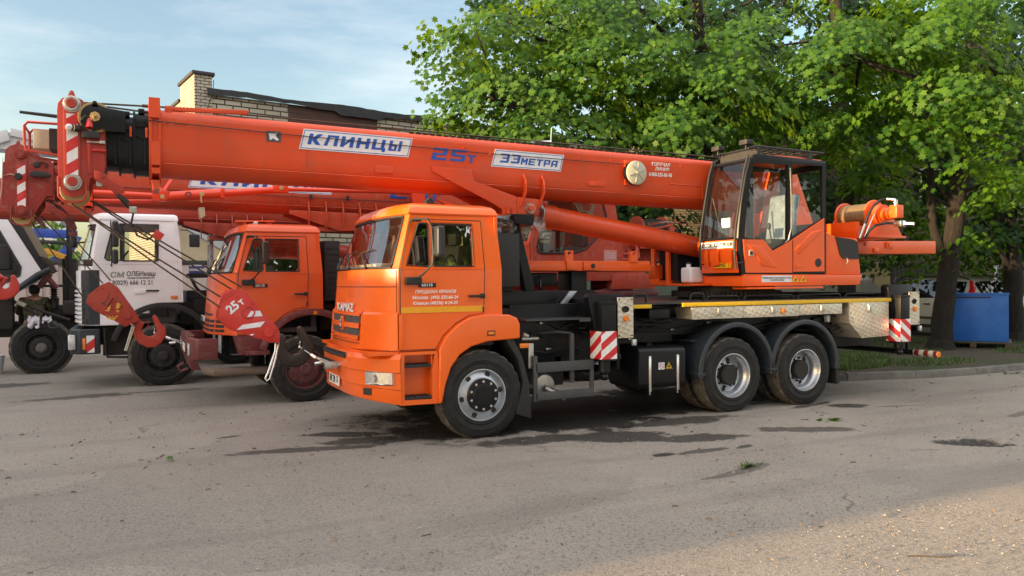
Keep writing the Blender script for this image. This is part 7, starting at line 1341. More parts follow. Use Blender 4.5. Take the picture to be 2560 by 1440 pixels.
mb.build('blue_bag', flat('blue_tarpaulin_bag', (0.012, 0.045, 0.26), 0.4, 0, 0.3, 6, 0.6), ld, 50); mb = MB(); mb.box(0.95, 1.2, 1.2, 1.5, 2.66, 2.98, bev=0.06); mb.build('grey_sack', 'greywhite', ld, 50)
mb = MB(); mb.box(0.45, 0.80, 0.7, 1.4, 1.90, 1.98, bev=0.02); mb.tube([(0.5, 0.7, 1.9), (0.6, 0.66, 1.7), (0.8, 0.7, 1.5)], 0.03, 7); mb.build('tool_rack', 'dirtyblack', T3, 40); mb = MB(); mb.box(0.48, 0.74, 0.72, 0.95, 1.98, 2.14, bev=0.01); mb.build('blue_white_carton', 'cartonblue', T3)
mi = node('spare_mirror', T3); mb = MB(); mb.tube([(0.32, 0.6, 2.78), (0.45, 0.55, 2.77), (0.55, 0.55, 2.7)], 0.010, 6); mb.build('mirror_arm', 'grey', mi); mb = MB(); mb.box(0.47, 0.65, 0.50, 0.56, 2.46, 2.70, bev=0.025, seg=3); mb.build('mirror_shell', 'bluegrey', mi)
H3 = thing('hook_block', 'plain red crane hook hanging in front of the tipped white cab', 'hook block', (0, 0, 0), 'hook blocks tied to the front bumpers')
mb = MB(); mb.prism(P['hookC'], 8.05, 8.16, 'y', bev=0.035, seg=3); mb.build('hook', 'hookred', H3, 60); mb = MB(); mb.prism([(-6.3, 2.15), (-5.95, 2.3), (-5.62, 1.93), (-5.70, 1.80), (-5.95, 1.72)], 7.95, 8.25, 'y', bev=0.02); mb.build('side_plate', 'hookred', H3)
# ------------------------------------------------------------------ white lorry with its cab tipped forward
T4 = thing('repair_truck', 'white lorry with its cab tipped forward for repair and a person in its engine bay', 'truck', (-5.24, 10.1, 0))
wheel(T4, 0, 0, 0.52, 'maz_old', r=0.54, spin=0.25)
for xx in (3.7, 5.05): wheel(T4, xx, 0.0, style='rear', dual=True, nuts=False)
mb = MB()
for yy in (0.62, 1.75): mb.box(-1.1, 7.0, yy, yy+0.09, 0.72, 1.0)
mb.box(-0.5, 0.5, 0.9, 1.5, 0.8, 1.35, bev=0.08); mb.box(0.1, 0.7, 0.7, 1.6, 1.0, 1.30, bev=0.06); mb.cyl((0.18, 0.75, 1.28), (0.18, 0.75, 1.52), 0.08, seg=16)
for k in range(6): mb.lathe([(0.05, -0.018), (0.085, 0.0), (0.05, 0.018)], (0.18, 0.62, 1.50+0.045*k), 'z', 16)
mb.cyl((0.18, 0.62, 1.3), (0.18, 0.62, 1.76), 0.05, seg=12); mb.box(-0.06, 0.36, 0.55, 0.7, 1.74, 1.79); mb.box(-1.3, -0.5, 0.2, 0.5, 0.9, 1.6, bev=0.05); mb.box(0.35, 0.8, 0.3, 0.75, 1.15, 1.45, bev=0.06); mb.tube([(-0.2, 0.1, 1.36), (0.1, 0.08, 1.22), (0.5, 0.06, 1.06)], 0.03, 8); mb.box(-0.06, 0.06, 0.2, 2.2, 0.44, 0.58); mb.box(2, 7, 0.3, 2.1, 1.0, 1.4)
mb.build('chassis', 'dirtyblack', T4, 30)
mb = MB(); mb.cyl((0.44, 1.1, 1.2), (0.44, 1.1, 2.35), 0.14, seg=20); mb.cyl((0.44, 1.1, 2.3), (0.44, 1.1, 3.42), 0.055, seg=16); mb.tube([(0.44, 1.1, 3.4), (0.45, 1.1, 3.5), (0.5, 1.1, 3.56)], 0.055, 14); mb.box(0.36, 0.60, 0.98, 1.3, 1.2, 2.25, bev=0.03); mb.tube([(0.38, 0.92, 1.2), (0.38, 0.92, 2.4)], 0.018, 8); mb.build('exhaust_stack', 'dirtyblack', T4, 40)
tc_ = node('tipped_cab', T4); cabp = [(-1.07, 4.0), (-0.67, 3.3), (0.03, 2.03), (-0.48, 1.71), (-1.1, 1.54), (-1.73, 2.36)]; winp = [(-0.7, 2.88), (-0.34, 2.14), (-0.36, 1.98), (-0.56, 1.85), (-1.09, 1.89), (-1.34, 2.67), (-1.0, 3.3)]
mb = MB()
for yy, th in ((0.05, 0.04), (2.35, -0.04)): mb.panel(cabp, [winp], lambda a, b: (a, yy, b), 0, (0, th, 0))
mb.panel([(-0.18, 2.36), (-0.175, 2.37), (-0.30, 2.30), (-0.305, 2.29)], [], lambda a, b: (a, 0.045, b)); mb.prism([(-1.07, 4.0), (-0.67, 3.3), (0.03, 2.03), (-0.01, 2.02), (-0.71, 3.28), (-1.1, 3.97)], 0.09, 2.31, 'y'); mb.build('cab_shell', 'white', tc_, 30)
mb = MB(); mb.prism([(-0.69, 3.34), (-0.50, 3.36), (0.12, 2.08), (0.03, 2.03)], 0.12, 2.28, 'y')
for k in range(7): a = Vector((0.11, 0, 2.10)).lerp(Vector((-0.02, 0, 2.36)), k/6); mb.box(a.x-0.02, a.x+0.03, 0.10, 2.3, a.z-0.012, a.z+0.008)
mb.build('rear_bellows', 'blackmat', tc_); mb = MB(); mb.tube([(0.16, 0.05, 2.10), (-0.05, 0.05, 1.99), (-0.42, 0.05, 1.69), (-0.6, 0.05, 1.5)], 0.06, 12); mb.tube([winp[i]+() if False else (winp[i][0], 0.045, winp[i][1]) for i in range(7)], 0.018, 6, closed=True); mb.build('side_trim', 'bluegrey', tc_, 50)
mb = MB(); mb.box(-1.2, -0.2, 0.2, 2.2, 1.9, 2.0); mb.box(-0.9, -0.55, 0.3, 0.8, 2.1, 2.6, bev=0.06); mb.panel(cabp, [], lambda a, b: (a, 1.6, b)); mb.build('cab_interior', 'interior', tc_)
mb = MB(); mb.box(-0.02, 0.10, 0.45, 0.55, 1.70, 2.05, bev=0.01, rot=Matrix.Rotation(R(35), 3, 'Y'), piv=(0.04, 0.5, 1.9)); mb.tube([(0.02, 0.5, 2.02), (0.24, 0.5, 1.72)], 0.055, 8); mb.build('tilt_arm', 'maroon', T4)
mb = MB(); mb.tube([(-0.62, 0.3, 1.55), (-0.2, 0.25, 1.25), (0.05, 0.1, 1.05)], 0.03, 8); mb.build('work_bar', 'dirtyblack', T4); mb = MB(); mb.cyl((-0.30, 0.28, 1.36), (-0.44, 0.29, 1.44), 0.05, seg=14); mb.build('bar_sleeve', 'cream', T4)
mb = MB(); mb.tube([(0.12, -0.03, 1.0), (0.16, -0.05, 0.92), (0.28, -0.05, 0.92), (0.34, -0.04, 0.99)], 0.012, 7); mb.build('tow_hook', 'grey', T4, 50)
mb = MB()
mb.loft([[(x+a, y, z) for a, y, z in sec] for x, sec in ((0, [(-1.2, 11.45-10.1, 4.70), (-1.2, 2.0, 4.70), (-1.2, 2.0, 5.06), (-1.2, 1.35, 5.06)]), (0, [(0.3, 1.35, 4.62), (0.3, 2.0, 4.62), (0.3, 2.0, 4.98), (0.3, 1.35, 4.98)]))]); mb.prism([(-0.62, 5.12), (-0.10, 5.0), (-0.12, 4.86), (-0.64, 4.96)], 1.28, 2.05, 'y', bev=0.01); mb.prism([(-0.95, 4.98), (-0.70, 5.08), (-0.64, 4.86), (-0.95, 4.72)], 1.26, 2.07, 'y', bev=0.01); mb.loft([[(0.3, 1.4, 4.66), (0.3, 1.95, 4.66), (0.3, 1.95, 4.94), (0.3, 1.4, 4.94)], [(4.5, 1.4, 2.0), (4.5, 1.95, 2.0), (4.5, 1.95, 2.4), (4.5, 1.4, 2.4)]]); mb.build('raised_boom', 'greywhite', T4, 30)
M['rag'] = flat('white_cotton_rag', (0.62, 0.60, 0.66), 0.9, 0, 0.1, 20, 0.3)
def rag(label, x, y, z, w_, h_, seed):
    r = random.Random(seed); mb = MB(); rows = []
    for i in range(8):
        t = i/7; rows.append([(x+w_*(u-0.5)+r.uniform(-0.012, 0.012), y-0.02-0.03*math.sin(u*9+i)+(0.16 if t < 0.35 else 0.0)*(1-t/0.35), z+h_*(0.5-t)*1.0+0.02*math.sin(u*12+seed)+(0.02 if t < 0.35 else 0)) for u in [k/9 for k in range(10)]])
    mb.grid(rows); o = mb.build('rag', 'rag', None, 80); tag(o, label, 'rag', 'white rags on the tyre'); return o
rag('crumpled white rag hanging down over the tread of the repair lorry tyre', -5.37, 10.1, 1.03, 0.20, 0.20, 1); rag('small white rag beside the bar on top of the repair lorry tyre', -5.14, 10.12, 1.08, 0.16, 0.10, 4)
# person leaning into the engine bay, seen from behind
pr = thing('person', 'person in a camouflage jacket seen from behind, leaning into the engine bay', 'person', (-5.44, 10.62, 0))
def skinned(name, verts, edges, mat, parent, levels=2):
    me = bpy.data.meshes.new(name); me.from_pydata([v[:3] for v in verts], edges, []); o = bpy.data.objects.new(name, me); COL.objects.link(o); sm_ = o.modifiers.new('s', 'SKIN'); sm_.use_smooth_shade = True
    for i, v in enumerate(verts): me.skin_vertices[0].data[i].radius = (v[3], v[4] if len(v) > 4 else v[3]); 
    me.skin_vertices[0].data[0].use_root = True
    q = o.modifiers.new('u', 'SUBSURF'); q.levels = levels; q.render_levels = levels
    bpy.context.view_layer.update(); m2 = bpy.data.meshes.new_from_object(o.evaluated_get(bpy.context.evaluated_depsgraph_get())); o.modifiers.clear(); o.data = m2; m2.materials.clear(); m2.materials.append(M[mat] if isinstance(mat, str) else mat); o.parent = parent; bpy.data.meshes.remove(me); return o
n = N('camouflage_cloth'); a_ = n.noise(9, 3, 0.5, dist=1.2); b_ = n.noise(7, 3, 0.5, dist=1.0, vec=n.mapping((1, 1, 2), (0.5, 0.2, 0)))
n.pbsdf(n.mix(n.ramp(b_, 0.5, 0.54), n.mix(n.ramp(a_, 0.48, 0.52), (0.085, 0.085, 0.04), (0.15, 0.135, 0.07)), (0.045, 0.05, 0.028)), 0.9, 0, n.bump(n.noise(12, 4), 0.6, 0.03)); M['camo'] = n.m
M['skin'] = flat('skin', (0.42, 0.22, 0.14), 0.55, 0, 0.08, 8); M['hair'] = flat('dark_hair', (0.012, 0.010, 0.009), 0.6, 0, 0.3, 30, 0.5); M['darkcloth'] = flat('dark_trousers', (0.02, 0.021, 0.026), 0.9, 0, 0.2, 10)
bv = [(0, 0, 0.96, .14, .12), (0.01, 0.04, 1.12, .15, .12), (0.02, 0.10, 1.32, .18, .13), (0.02, 0.15, 1.47, .14, .11), (0.02, 0.19, 1.54, .055), (0.02, 0.22, 1.60, .075, .08), (0.02, 0.23, 1.69, .088, .1), (0.02, 0.24, 1.75, .06),
      (-0.19, 0.16, 1.46, .075), (-0.30, 0.24, 1.24, .055), (-0.20, 0.46, 1.16, .04), (0.23, 0.16, 1.46, .075), (0.34, 0.25, 1.24, .055), (0.26, 0.48, 1.18, .04),
      (-0.10, 0, 0.88, .105), (-0.11, -0.02, 0.50, .07), (-0.11, 0.02, 0.09, .05), (-0.12, 0.16, 0.05, .045), (0.10, 0, 0.88, .105), (0.11, -0.02, 0.50, .07), (0.11, 0.02, 0.09, .05), (0.12, 0.16, 0.05, .045)]
be = [(0, 1), (1, 2), (2, 3), (3, 4), (4, 5), (5, 6), (6, 7), (3, 8), (8, 9), (9, 10), (3, 11), (11, 12), (12, 13), (0, 14), (14, 15), (15, 16), (16, 17), (0, 18), (18, 19), (19, 20), (20, 21)]
skinned('body', bv, be, 'skin', pr)
skinned('jacket', [(x, y, z, r_*1.12+0.012, (q[0] if q else r_)*1.15+0.02) for x, y, z, r_, *q in [bv[0], bv[1], bv[2], bv[3]]]+[(v[0], v[1], v[2], v[3]+0.02) for v in (bv[8], bv[9], bv[10], bv[11], bv[12], bv[13])], [(0, 1), (1, 2), (2, 3), (3, 4), (4, 5), (5, 6), (3, 7), (7, 8), (8, 9)], 'camo', pr)
skinned('trousers', [(v[0], v[1], v[2], v[3]+0.015) for v in (bv[0], bv[14], bv[15], bv[16], bv[18], bv[19], bv[20])], [(0, 1), (1, 2), (2, 3), (0, 4), (4, 5), (5, 6)], 'darkcloth', pr)
skinned('hair', [(0.02, 0.17, 1.58, .080), (0.02, 0.19, 1.66, .115), (0.02, 0.215, 1.73, .120), (0.02, 0.24, 1.78, .085)], [(0, 1), (1, 2), (2, 3)], 'hair', pr)
for hx in (-0.20, 0.26):
    for k in range(5):
        a = (k-2)*0.22; q = (hx+0.02*(k-2), 0.50, 1.165); L1 = (0.032, 0.038, 0.04, 0.037, 0.03)[k]; skinned('finger', [(q[0], q[1], q[2], .010), (q[0]+0.2*L1*(k-2)/2, q[1]+L1, q[2]-0.01, .009), (q[0]+0.25*L1*(k-2)/2, q[1]+L1*1.7, q[2]-0.035, .008)], [(0, 1), (1, 2)], 'skin', pr, 1)
# white bucket at the picture edge
bk = thing('bucket', 'pale plastic bucket standing on the ground beside the repair lorry wheel', 'bucket', (-6.12, 10.6, 0)); mb = MB(); mb.lathe([(0.0, 0.0), (0.15, 0.0), (0.19, 0.36), (0.20, 0.37), (0.185, 0.365), (0.145, 0.02), (0, 0.02)], (0, 0, 0), 'z', 28); mb.build('pail', 'canister', bk, 30); mb = MB(); mb.tube([(0.19*math.cos(a), 0.02, 0.34-0.16*math.sin(a)) for a in [math.pi*i/12 for i in range(13)]], 0.005, 5); mb.build('handle', 'steel', bk)
# ------------------------------------------------------------------ parked cars
M['carsilver'] = paint('silver_car_paint', (0.42, 0.43, 0.42), 0.28, 0.7, 0.08, wav=0.05); M['carwhite'] = paint('pale_van_paint', (0.33, 0.36, 0.35), 0.3, 0.6, 0.1); M['carplastic'] = flat('grey_black_car_plastic', (0.03, 0.031, 0.033), 0.6, 0, 0.2)
M['sunshade'] = flat('pale_sunshade_behind_screen', (0.27, 0.32, 0.31), 0.35, 0, 0.06, 2, 0.05, 0.6); M['alloy'] = flat('alloy_wheel', (0.55, 0.56, 0.58), 0.3, 0.9, 0.1)
def car(name, label, cat, loc, rotz, st, paintm, glassm, wheels, wr, hw, rails=True, tail=None, group=None):
    """st: stations (x, sill z, waist z, roof-edge z, roof half width share, glass?)"""
    T = thing(name, label, cat, loc, group, rotz)
    rows = []
    for x, zs, zw, zr, k, g in st:
        hwx = hw*k; r = [(hwx*0.90, zs), (hwx*0.99, zs+0.10), (hwx, (zs+zw)/2), (hwx*0.97, zw), (hwx*0.955, zw+0.02), (hwx*0.80, zr-0.05 if zr > zw+0.1 else zw+0.03), (hwx*0.70, max(zr, zw+0.035)), (0.0, max(zr+0.02, zw+0.05))]
        rows.append([(x, a, z) for a, z in r]+[(x, -a, z) for a, z in r[-2::-1]])
    n_ = len(rows[0])
    mb = MB(); glz = MB()
    def mt(i, j):
        return 1 if j in (0, n_-2) else 0
    V = rows
    for i in range(len(V)-1):
        for j in range(n_-1):
            q = [V[i][j], V[i][j+1], V[i+1][j+1], V[i+1][j]]; side = j == 4 or j == n_-6; top = 4 <= j <= n_-6
            isg = (side and st[i][5] in ('s',)) or (top and not side and st[i][5] in ('f', 'r')) or (side and st[i][5] in ('f', 'r') and False)
            tgt = glz if isg else mb
            f = tgt.bm.faces.new([tgt.bm.verts.new(p) for p in q]); f.material_index = 0 if isg else mt(i, j)
    for e in (0, -1):
        f = mb.bm.faces.new([mb.bm.verts.new(p) for p in V[e]])
    bmesh.ops.remove_doubles(mb.bm, verts=mb.bm.verts, dist=1e-4); bmesh.ops.remove_doubles(glz.bm, verts=glz.bm.verts, dist=1e-4)
    mb.build('body_shell', [paintm, 'carplastic'], T, 42); glz.build('window_glass', glassm, T, 42)
    mb = MB(); mb.box(st[2][0], st[-3][0], -hw*0.8, hw*0.8, 0.35, 0.8); mb.build('cabin_floor', 'carplastic', T)
    for x in wheels:
        for sd in (1, -1):
            w_ = node('wheel', T, (x, sd*(hw-0.005), wr)); mb = MB(); mb.lathe([(wr*0.66, 0.0), (wr*0.70, 0.012), (wr*0.95, 0.01), (wr, -0.02), (wr, -0.19), (wr*0.9, -0.21), (wr*0.6, -0.2)], (0, 0, 0), 'y', 36, flip=sd); mb.build('tyre', 'rubber', w_, 40)
            mb = MB(); mb.lathe([(wr*0.66, -0.01), (wr*0.62, 0.002), (wr*0.58, -0.02), (wr*0.57, -0.08)], (0, 0, 0), 'y', 36, flip=sd)
            for k in range(6): a = 2*math.pi*k/6; c_, s_ = math.cos(a), math.sin(a); mb.tube([(0.03*c_, -0.015*sd, 0.03*s_), (wr*0.60*c_, -0.005*sd, wr*0.60*s_)], [0.035, 0.022], 6)
            mb.cyl((0, -0.03*sd, 0), (0, 0.0, 0), 0.06, seg=12); mb.build('rim', 'alloy', w_, 40)
            mb = MB(); mb.lathe([(0.0, 0.006), (wr*1.13, 0.006), (wr*1.15, -0.02)], (x, sd*(hw*0.985), wr), 'y', 32, flip=sd); mb.build('wheel_arch', 'carplastic', T)
    return T
suv = [(2.42, 0.42, 0.62, 0.62, 0.72, ''), (2.34, 0.32, 0.80, 0.80, 0.88, ''), (1.9, 0.30, 0.93, 0.93, 0.97, ''), (1.25, 0.28, 1.02, 1.02, 1.0, ''), (1.0, 0.28, 1.06, 1.10, 1.0, 'f'), (0.42, 0.28, 1.08, 1.60, 1.0, 's'), (-0.32, 0.28, 1.09, 1.68, 1.0, ''), (-0.42, 0.28, 1.09, 1.685, 1.0, 's'), (-1.22, 0.28, 1.11, 1.67, 1.0, ''), (-1.34, 0.28, 1.11, 1.66, 1.0, 's'), (-1.92, 0.30, 1.13, 1.62, 0.99, ''), (-2.12, 0.32, 1.14, 1.58, 0.97, 'r'), (-2.38, 0.34, 1.12, 1.14, 0.93, ''), (-2.45, 0.40, 0.95, 0.95, 0.90, ''), (-2.44, 0.46, 0.66, 0.66, 0.86, '')]
SA = R(84)
S1 = car('silver_suv', 'silver estate SUV with roof rails parked behind the leaning tree trunk', 'car', (17.65, 7.29, 0.10), SA, suv, 'carsilver', 'glassdark', (1.42, -1.42), 0.35, 0.93)
mb = MB()
for sd in (-1, 1): mb.tube([(0.45, 0.63*sd, 1.66), (0.2, 0.66*sd, 1.74), (-1.6, 0.66*sd, 1.72), (-1.9, 0.63*sd, 1.64)], 0.02, 8)
mb.build('roof_rail', 'carplastic', S1, 50)
for sd in (-1, 1):
    mb = MB(); mb.prism([(-2.02, 1.12), (-2.20, 1.12), (-2.18, 1.40), (-2.10, 1.60), (-1.98, 1.62), (-2.06, 1.40)], 0.715*sd, 0.90*sd, 'y', bev=0.01)
    for v in mb.bm.verts: v.co.y = sd*(0.915-(v.co.z-1.12)*0.36) if abs(v.co.y) > 0.8 else v.co.y
    mb.build('tail_light', 'redlens', S1, 40)
    for xx in (0.12, -0.78): mb = MB(); mb.box(xx-0.10, xx+0.10, 0.91*sd-0.02, 0.91*sd+0.035, 0.93, 0.97, bev=0.012); mb.build('door_handle', 'carplastic', S1)
    mb = MB(); mb.box(-1.0, 0.9, 0.915*sd-0.01, 0.915*sd+0.02, 0.52, 0.60, bev=0.01); mb.build('side_moulding', 'carplastic', S1)
    for xx in (0.98, -0.36, -1.28):
        pass
van = [(2.35, 0.4, 0.8, 0.8, 0.85, ''), (2.2, 0.35, 1.0, 1.0, 0.95, ''), (1.75, 0.35, 1.15, 1.18, 1.0, 'f'), (0.95, 0.35, 1.2, 1.98, 1.0, 's'), (0.3, 0.35, 1.2, 2.08, 1.0, ''), (0.2, 0.35, 1.2, 2.1, 1.0, 's'), (-1.0, 0.35, 1.2, 2.1, 1.0, ''), (-1.1, 0.35, 1.2, 2.1, 1.0, 's'), (-2.2, 0.35, 1.2, 2.05, 0.98, ''), (-2.45, 0.4, 1.1, 1.95, 0.95, ''), (-2.5, 0.5, 0.9, 0.9, 0.9, '')]
car('pale_van', 'pale grey van with whitish covered windscreen behind the crane tail', 'van', (16.5, 10.15, 0.10), R(-38), van, 'carwhite', 'sunshade', (1.5, -1.5), 0.33, 0.90)
# ------------------------------------------------------------------ blue box on its pallet
n = N('worn_blue_paint'); s_ = n.sep(n.coord()); a_ = n.noise(2.2, 6, 0.65); b_ = n.noise(11, 6, 0.7)
c_ = n.mix(n.ramp(a_, 0.35, 0.7), (0.006, 0.10, 0.45), (0.022, 0.15, 0.55)); c_ = n.mix(n.math('MULTIPLY', n.ramp(b_, 0.60, 0.72), 0.55), c_, (0.05, 0.05, 0.06))
n.pbsdf(c_, 0.5, 0, n.bump(b_, 0.2, 0.01)); M['bluebox'] = n.m; M['wood'] = flat('old_pallet_wood', (0.10, 0.082, 0.06), 0.9, 0, 0.35, 8, 0.5)
bx = thing('blue_container', 'worn blue steel box standing on a wooden pallet under the trees', 'box', (14.98, 4.06, 0.27), rotz=R(-57.8))
mb = MB(); mb.box(-0.66, 0.66, -0.62, 0.62, 0.0, 1.10, bev=0.012); mb.build('box_body', 'bluebox', bx)
mb = MB(); mb.box(-0.68, 0.68, -0.64, 0.64, 1.10, 1.135, bev=0.008); mb.build('box_lid', 'bluebox', bx); mb = MB(); mb.box(-0.50, 0.30, -0.632, -0.62, 1.03, 1.06, bev=0.004); mb.build('lid_strip', 'dirtyblack', bx)
pa = thing('wooden_pallet', 'weathered wooden pallet carrying the blue steel box', 'pallet', (14.93, 4.05, 0.115), rotz=R(-57.8)); mb = MB()
for k in range(6): mb.box(-0.84, 0.74, -0.72+0.245*k, -0.72+0.245*k+0.20, 0.125, 0.148, bev=0.004)
mb.build('deck_board', 'wood', pa)
for xa in (-0.82, -0.10, 0.60):
    mb = MB(); [mb.box(xa, xa+0.13, ya, ya+0.14, 0.02, 0.125, bev=0.004) for ya in (-0.71, -0.05, 0.60)]; mb.box(xa, xa+0.12, -0.62, 0.64, 0.0, 0.02); mb.build('runner', 'wood', pa)
for i, (x, y, a, l) in enumerate(((16.6, 2.55, 0.3, 1.1), (17.0, 2.85, 0.15, 1.4), (16.1, 2.35, 0.5, 0.8))):
    mb = MB(); mb.box(-l/2, l/2, -0.07, 0.07, 0, 0.03, bev=0.005); o = mb.build('plank', 'wood', None); o.location = (x, y, 0.12+0.01*i); o.rotation_euler = (0, 0.02, a); tag(o, ('middle-sized grey board lying in the dirt past the blue box', 'longest grey board lying behind the other two boards', 'shortest grey board lying close to the kerb by the blue box')[i], 'board', 'boards lying by the blue box')
# ------------------------------------------------------------------ trees
rngn = np.random.default_rng(7)
LEAF = np.array([(0, 1.0), (0.16, 0.62), (0.52, 0.74), (0.38, 0.36), (0.66, 0.10), (0.24, 0.0), (0.06, -0.22), (-0.06, -0.22), (-0.24, 0.0), (-0.66, 0.10), (-0.38, 0.36), (-0.52, 0.74), (-0.16, 0.62)])
LEAF_LO = np.array([(0, 1.0), (0.45, 0.45), (0.40, 0.0), (0, -0.25), (-0.40, 0.0), (-0.45, 0.45)])
def leaf_mesh(name, C, Nn, U, S, mat, shape=LEAF):
    n_, k = len(C), len(shape)
    U = U-Nn*(U*Nn).sum(1, keepdims=True); U /= np.linalg.norm(U, axis=1, keepdims=True)+1e-9; W = np.cross(Nn, U)
    droop = 0.22*(shape[:, 1]**2+shape[:, 0]**2)
    v = C[:, None, :]+S[:, None, None]*(shape[None, :, 0, None]*W[:, None, :]+shape[None, :, 1, None]*U[:, None, :]-droop[None, :, None]*Nn[:, None, :])
    me = bpy.data.meshes.new(name); me.vertices.add(n_*k); me.vertices.foreach_set('co', v.astype(np.float32).ravel())
    me.loops.add(n_*k); me.loops.foreach_set('vertex_index', np.arange(n_*k, dtype=np.int32)); me.polygons.add(n_)
    me.polygons.foreach_set('loop_start', np.arange(0, n_*k, k, dtype=np.int32)); me.polygons.foreach_set('loop_total', np.full(n_, k, dtype=np.int32))
    me.update(); me.validate(); me.materials.append(mat); return me
def leaves(blobs, size, dens, per=60, spread=0.52):
    Cs, Ns, Us, Ss = [], [], [], []
    for (x, y, z, r) in blobs:
        npad = max(3, int(round(r*7.5)))
        for k in range(npad):
            d = rngn.normal(size=3); d /= np.linalg.norm(d); c_ = np.array([x, y, z])+d*r*np.cbrt(rngn.uniform(0.15, 1.0))*np.array([1.05, 0.95, 0.85]); o_ = d*np.array([1, 1, 0])+rngn.normal(size=3)*np.array([0.25, 0.25, 0]); o_ /= np.linalg.norm(o_)+1e-6
            sb = rngn.normal(size=3)*0.15; m_ = int(per*dens*r*r/npad*7.0*rngn.uniform(0.7, 1.3)); R_ = (0.36+0.34*r)*rngn.uniform(0.75, 1.2)
            a_ = rngn.uniform(0, 2*np.pi, m_); rad = R_*np.sqrt(rngn.uniform(0, 1, m_))*rngn.uniform(0.8, 1.25, m_); q = np.stack([rad*np.cos(a_), rad*np.sin(a_)*0.9, rngn.normal(size=m_)*0.07], 1)
            q += o_*R_*0.35; h_ = q @ o_; q[:, 2] -= 0.42*np.abs(h_)+0.28*rad+0.30*np.maximum(0, h_)
            nn = np.array([-0.10, -0.20, 0.66])+o_*0.50+sb+q*np.array([0.55, 0.55, 0])+rngn.normal(size=(m_, 3))*0.24; nn /= np.linalg.norm(nn, axis=1, keepdims=True)
            uu = o_*0.7+q*np.array([0.8, 0.8, 0])+np.array([0, 0, -0.6])+rngn.normal(size=(m_, 3))*0.40
            Cs.append(c_+q); Ns.append(nn); Us.append(uu); Ss.append(size*rngn.uniform(0.6, 1.2, m_))
    return np.concatenate(Cs), np.concatenate(Ns), np.concatenate(Us), np.concatenate(Ss)
def leaf_mat(name, dark, light, trans, tw=0.4):
    n = N(name); g = n.t.nodes.new('ShaderNodeNewGeometry'); r_ = g.outputs['Random Per Island']
    c = n.mix(r_, dark, light)
    a = n.n('ShaderNodeBsdfPrincipled'); n.l(c, a.inputs['Base Color']); a.inputs['Roughness'].default_value = 0.5; a.inputs['Specular IOR Level'].default_value = 0.25
    t = n.n('ShaderNodeBsdfTranslucent'); n.l(n.mix(0.75, c, trans), t.inputs[0]); x = n.n('ShaderNodeMixShader'); x.inputs[0].default_value = tw; n.l(a.outputs[0], x.inputs[1]); n.l(t.outputs[0], x.inputs[2]); n.l(x.outputs[0], n.out.inputs['Surface']); return n.m
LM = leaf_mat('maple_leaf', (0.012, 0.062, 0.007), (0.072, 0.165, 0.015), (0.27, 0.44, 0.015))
LMD = leaf_mat('maple_leaf_shade_tint', (0.007, 0.032, 0.006), (0.024, 0.072, 0.012), (0.10, 0.22, 0.015))  # darker leaf copy, deep shade of the rear crowns put into its colour
n = N('dark_bark'); z_ = n.mapping((6, 6, 1.2)); a_ = n.noise(3, 7, 0.7, vec=z_)
n.pbsdf(n.mix(n.ramp(a_, 0.35, 0.7), (0.007, 0.006, 0.005), (0.024, 0.021, 0.018)), 0.95, 0, n.bump(a_, 0.9, 0.05)); BARK = n.m
def tree(label, base, trunk, limbs, blobs, size=0.115, dens=1.4, mat=None, per=75, group='maple trees along the verge', shape=LEAF, name='maple_tree'):
    T = thing(name, label, 'tree', base, group); bx_, by_, bz_ = base; r = random.Random(int(bx_*100))
    mb = MB()
    def limb(pts, r0, r1):
        n_ = 7*(len(pts)-1); P_ = []; 
        for i in range(n_+1):
            t = i/n_*(len(pts)-1); k = min(int(t), len(pts)-2); f = t-k; a, b = Vector(pts[k]), Vector(pts[k+1]); q = a.lerp(b, f); jj = 0.35*min(r0, 0.14); P_.append(q+Vector((r.uniform(-jj, jj), r.uniform(-jj, jj), 0))*(0 if i == 0 else 0.5))
        mb.tube(P_, [r0+(r1-r0)*(i/n_)**0.8 for i in range(n_+1)], 12)
    limb([(p[0]-bx_, p[1]-by_, p[2]-bz_) for p in trunk[0]], trunk[1], trunk[2])
    b0 = trunk[0][0]; mb.tube([(b0[0]-bx_, b0[1]-by_, b0[2]-bz_-0.05), (b0[0]-bx_, b0[1]-by_, b0[2]-bz_+0.25)], [trunk[1]*1.5, trunk[1]*1.0], 12)
    for pts, ra, rb in limbs: limb([(p[0]-bx_, p[1]-by_, p[2]-bz_) for p in pts], ra, rb)
    top = trunk[0][-1]
    for i, (x, y, z, rr_) in enumerate(blobs):
        if i % 2 == 0:
            q = min(trunk[0][1:]+[l[0][-1] for l in limbs], key=lambda p: (p[0]-x)**2+(p[1]-y)**2+((p[2]-z+0.8)*0.8)**2); mid = ((x+q[0])/2, (y+q[1])/2, (z+q[2])/2+0.25)
            limb([(q[0]-bx_, q[1]-by_, q[2]-bz_), (mid[0]-bx_, mid[1]-by_, mid[2]-bz_), (x-bx_, y-by_, z-bz_)], 0.055, 0.012)
    mb.build('trunk', BARK, T, 50)
    C_, N_, U_, S_ = leaves([(x-bx_, y-by_, z-bz_, q) for x, y, z, q in blobs], size, dens, per)
    me = leaf_mesh('crown', C_, N_, U_, S_, mat or LM, shape); o = bpy.data.objects.new('crown', me); COL.objects.link(o); o.parent = T; return T
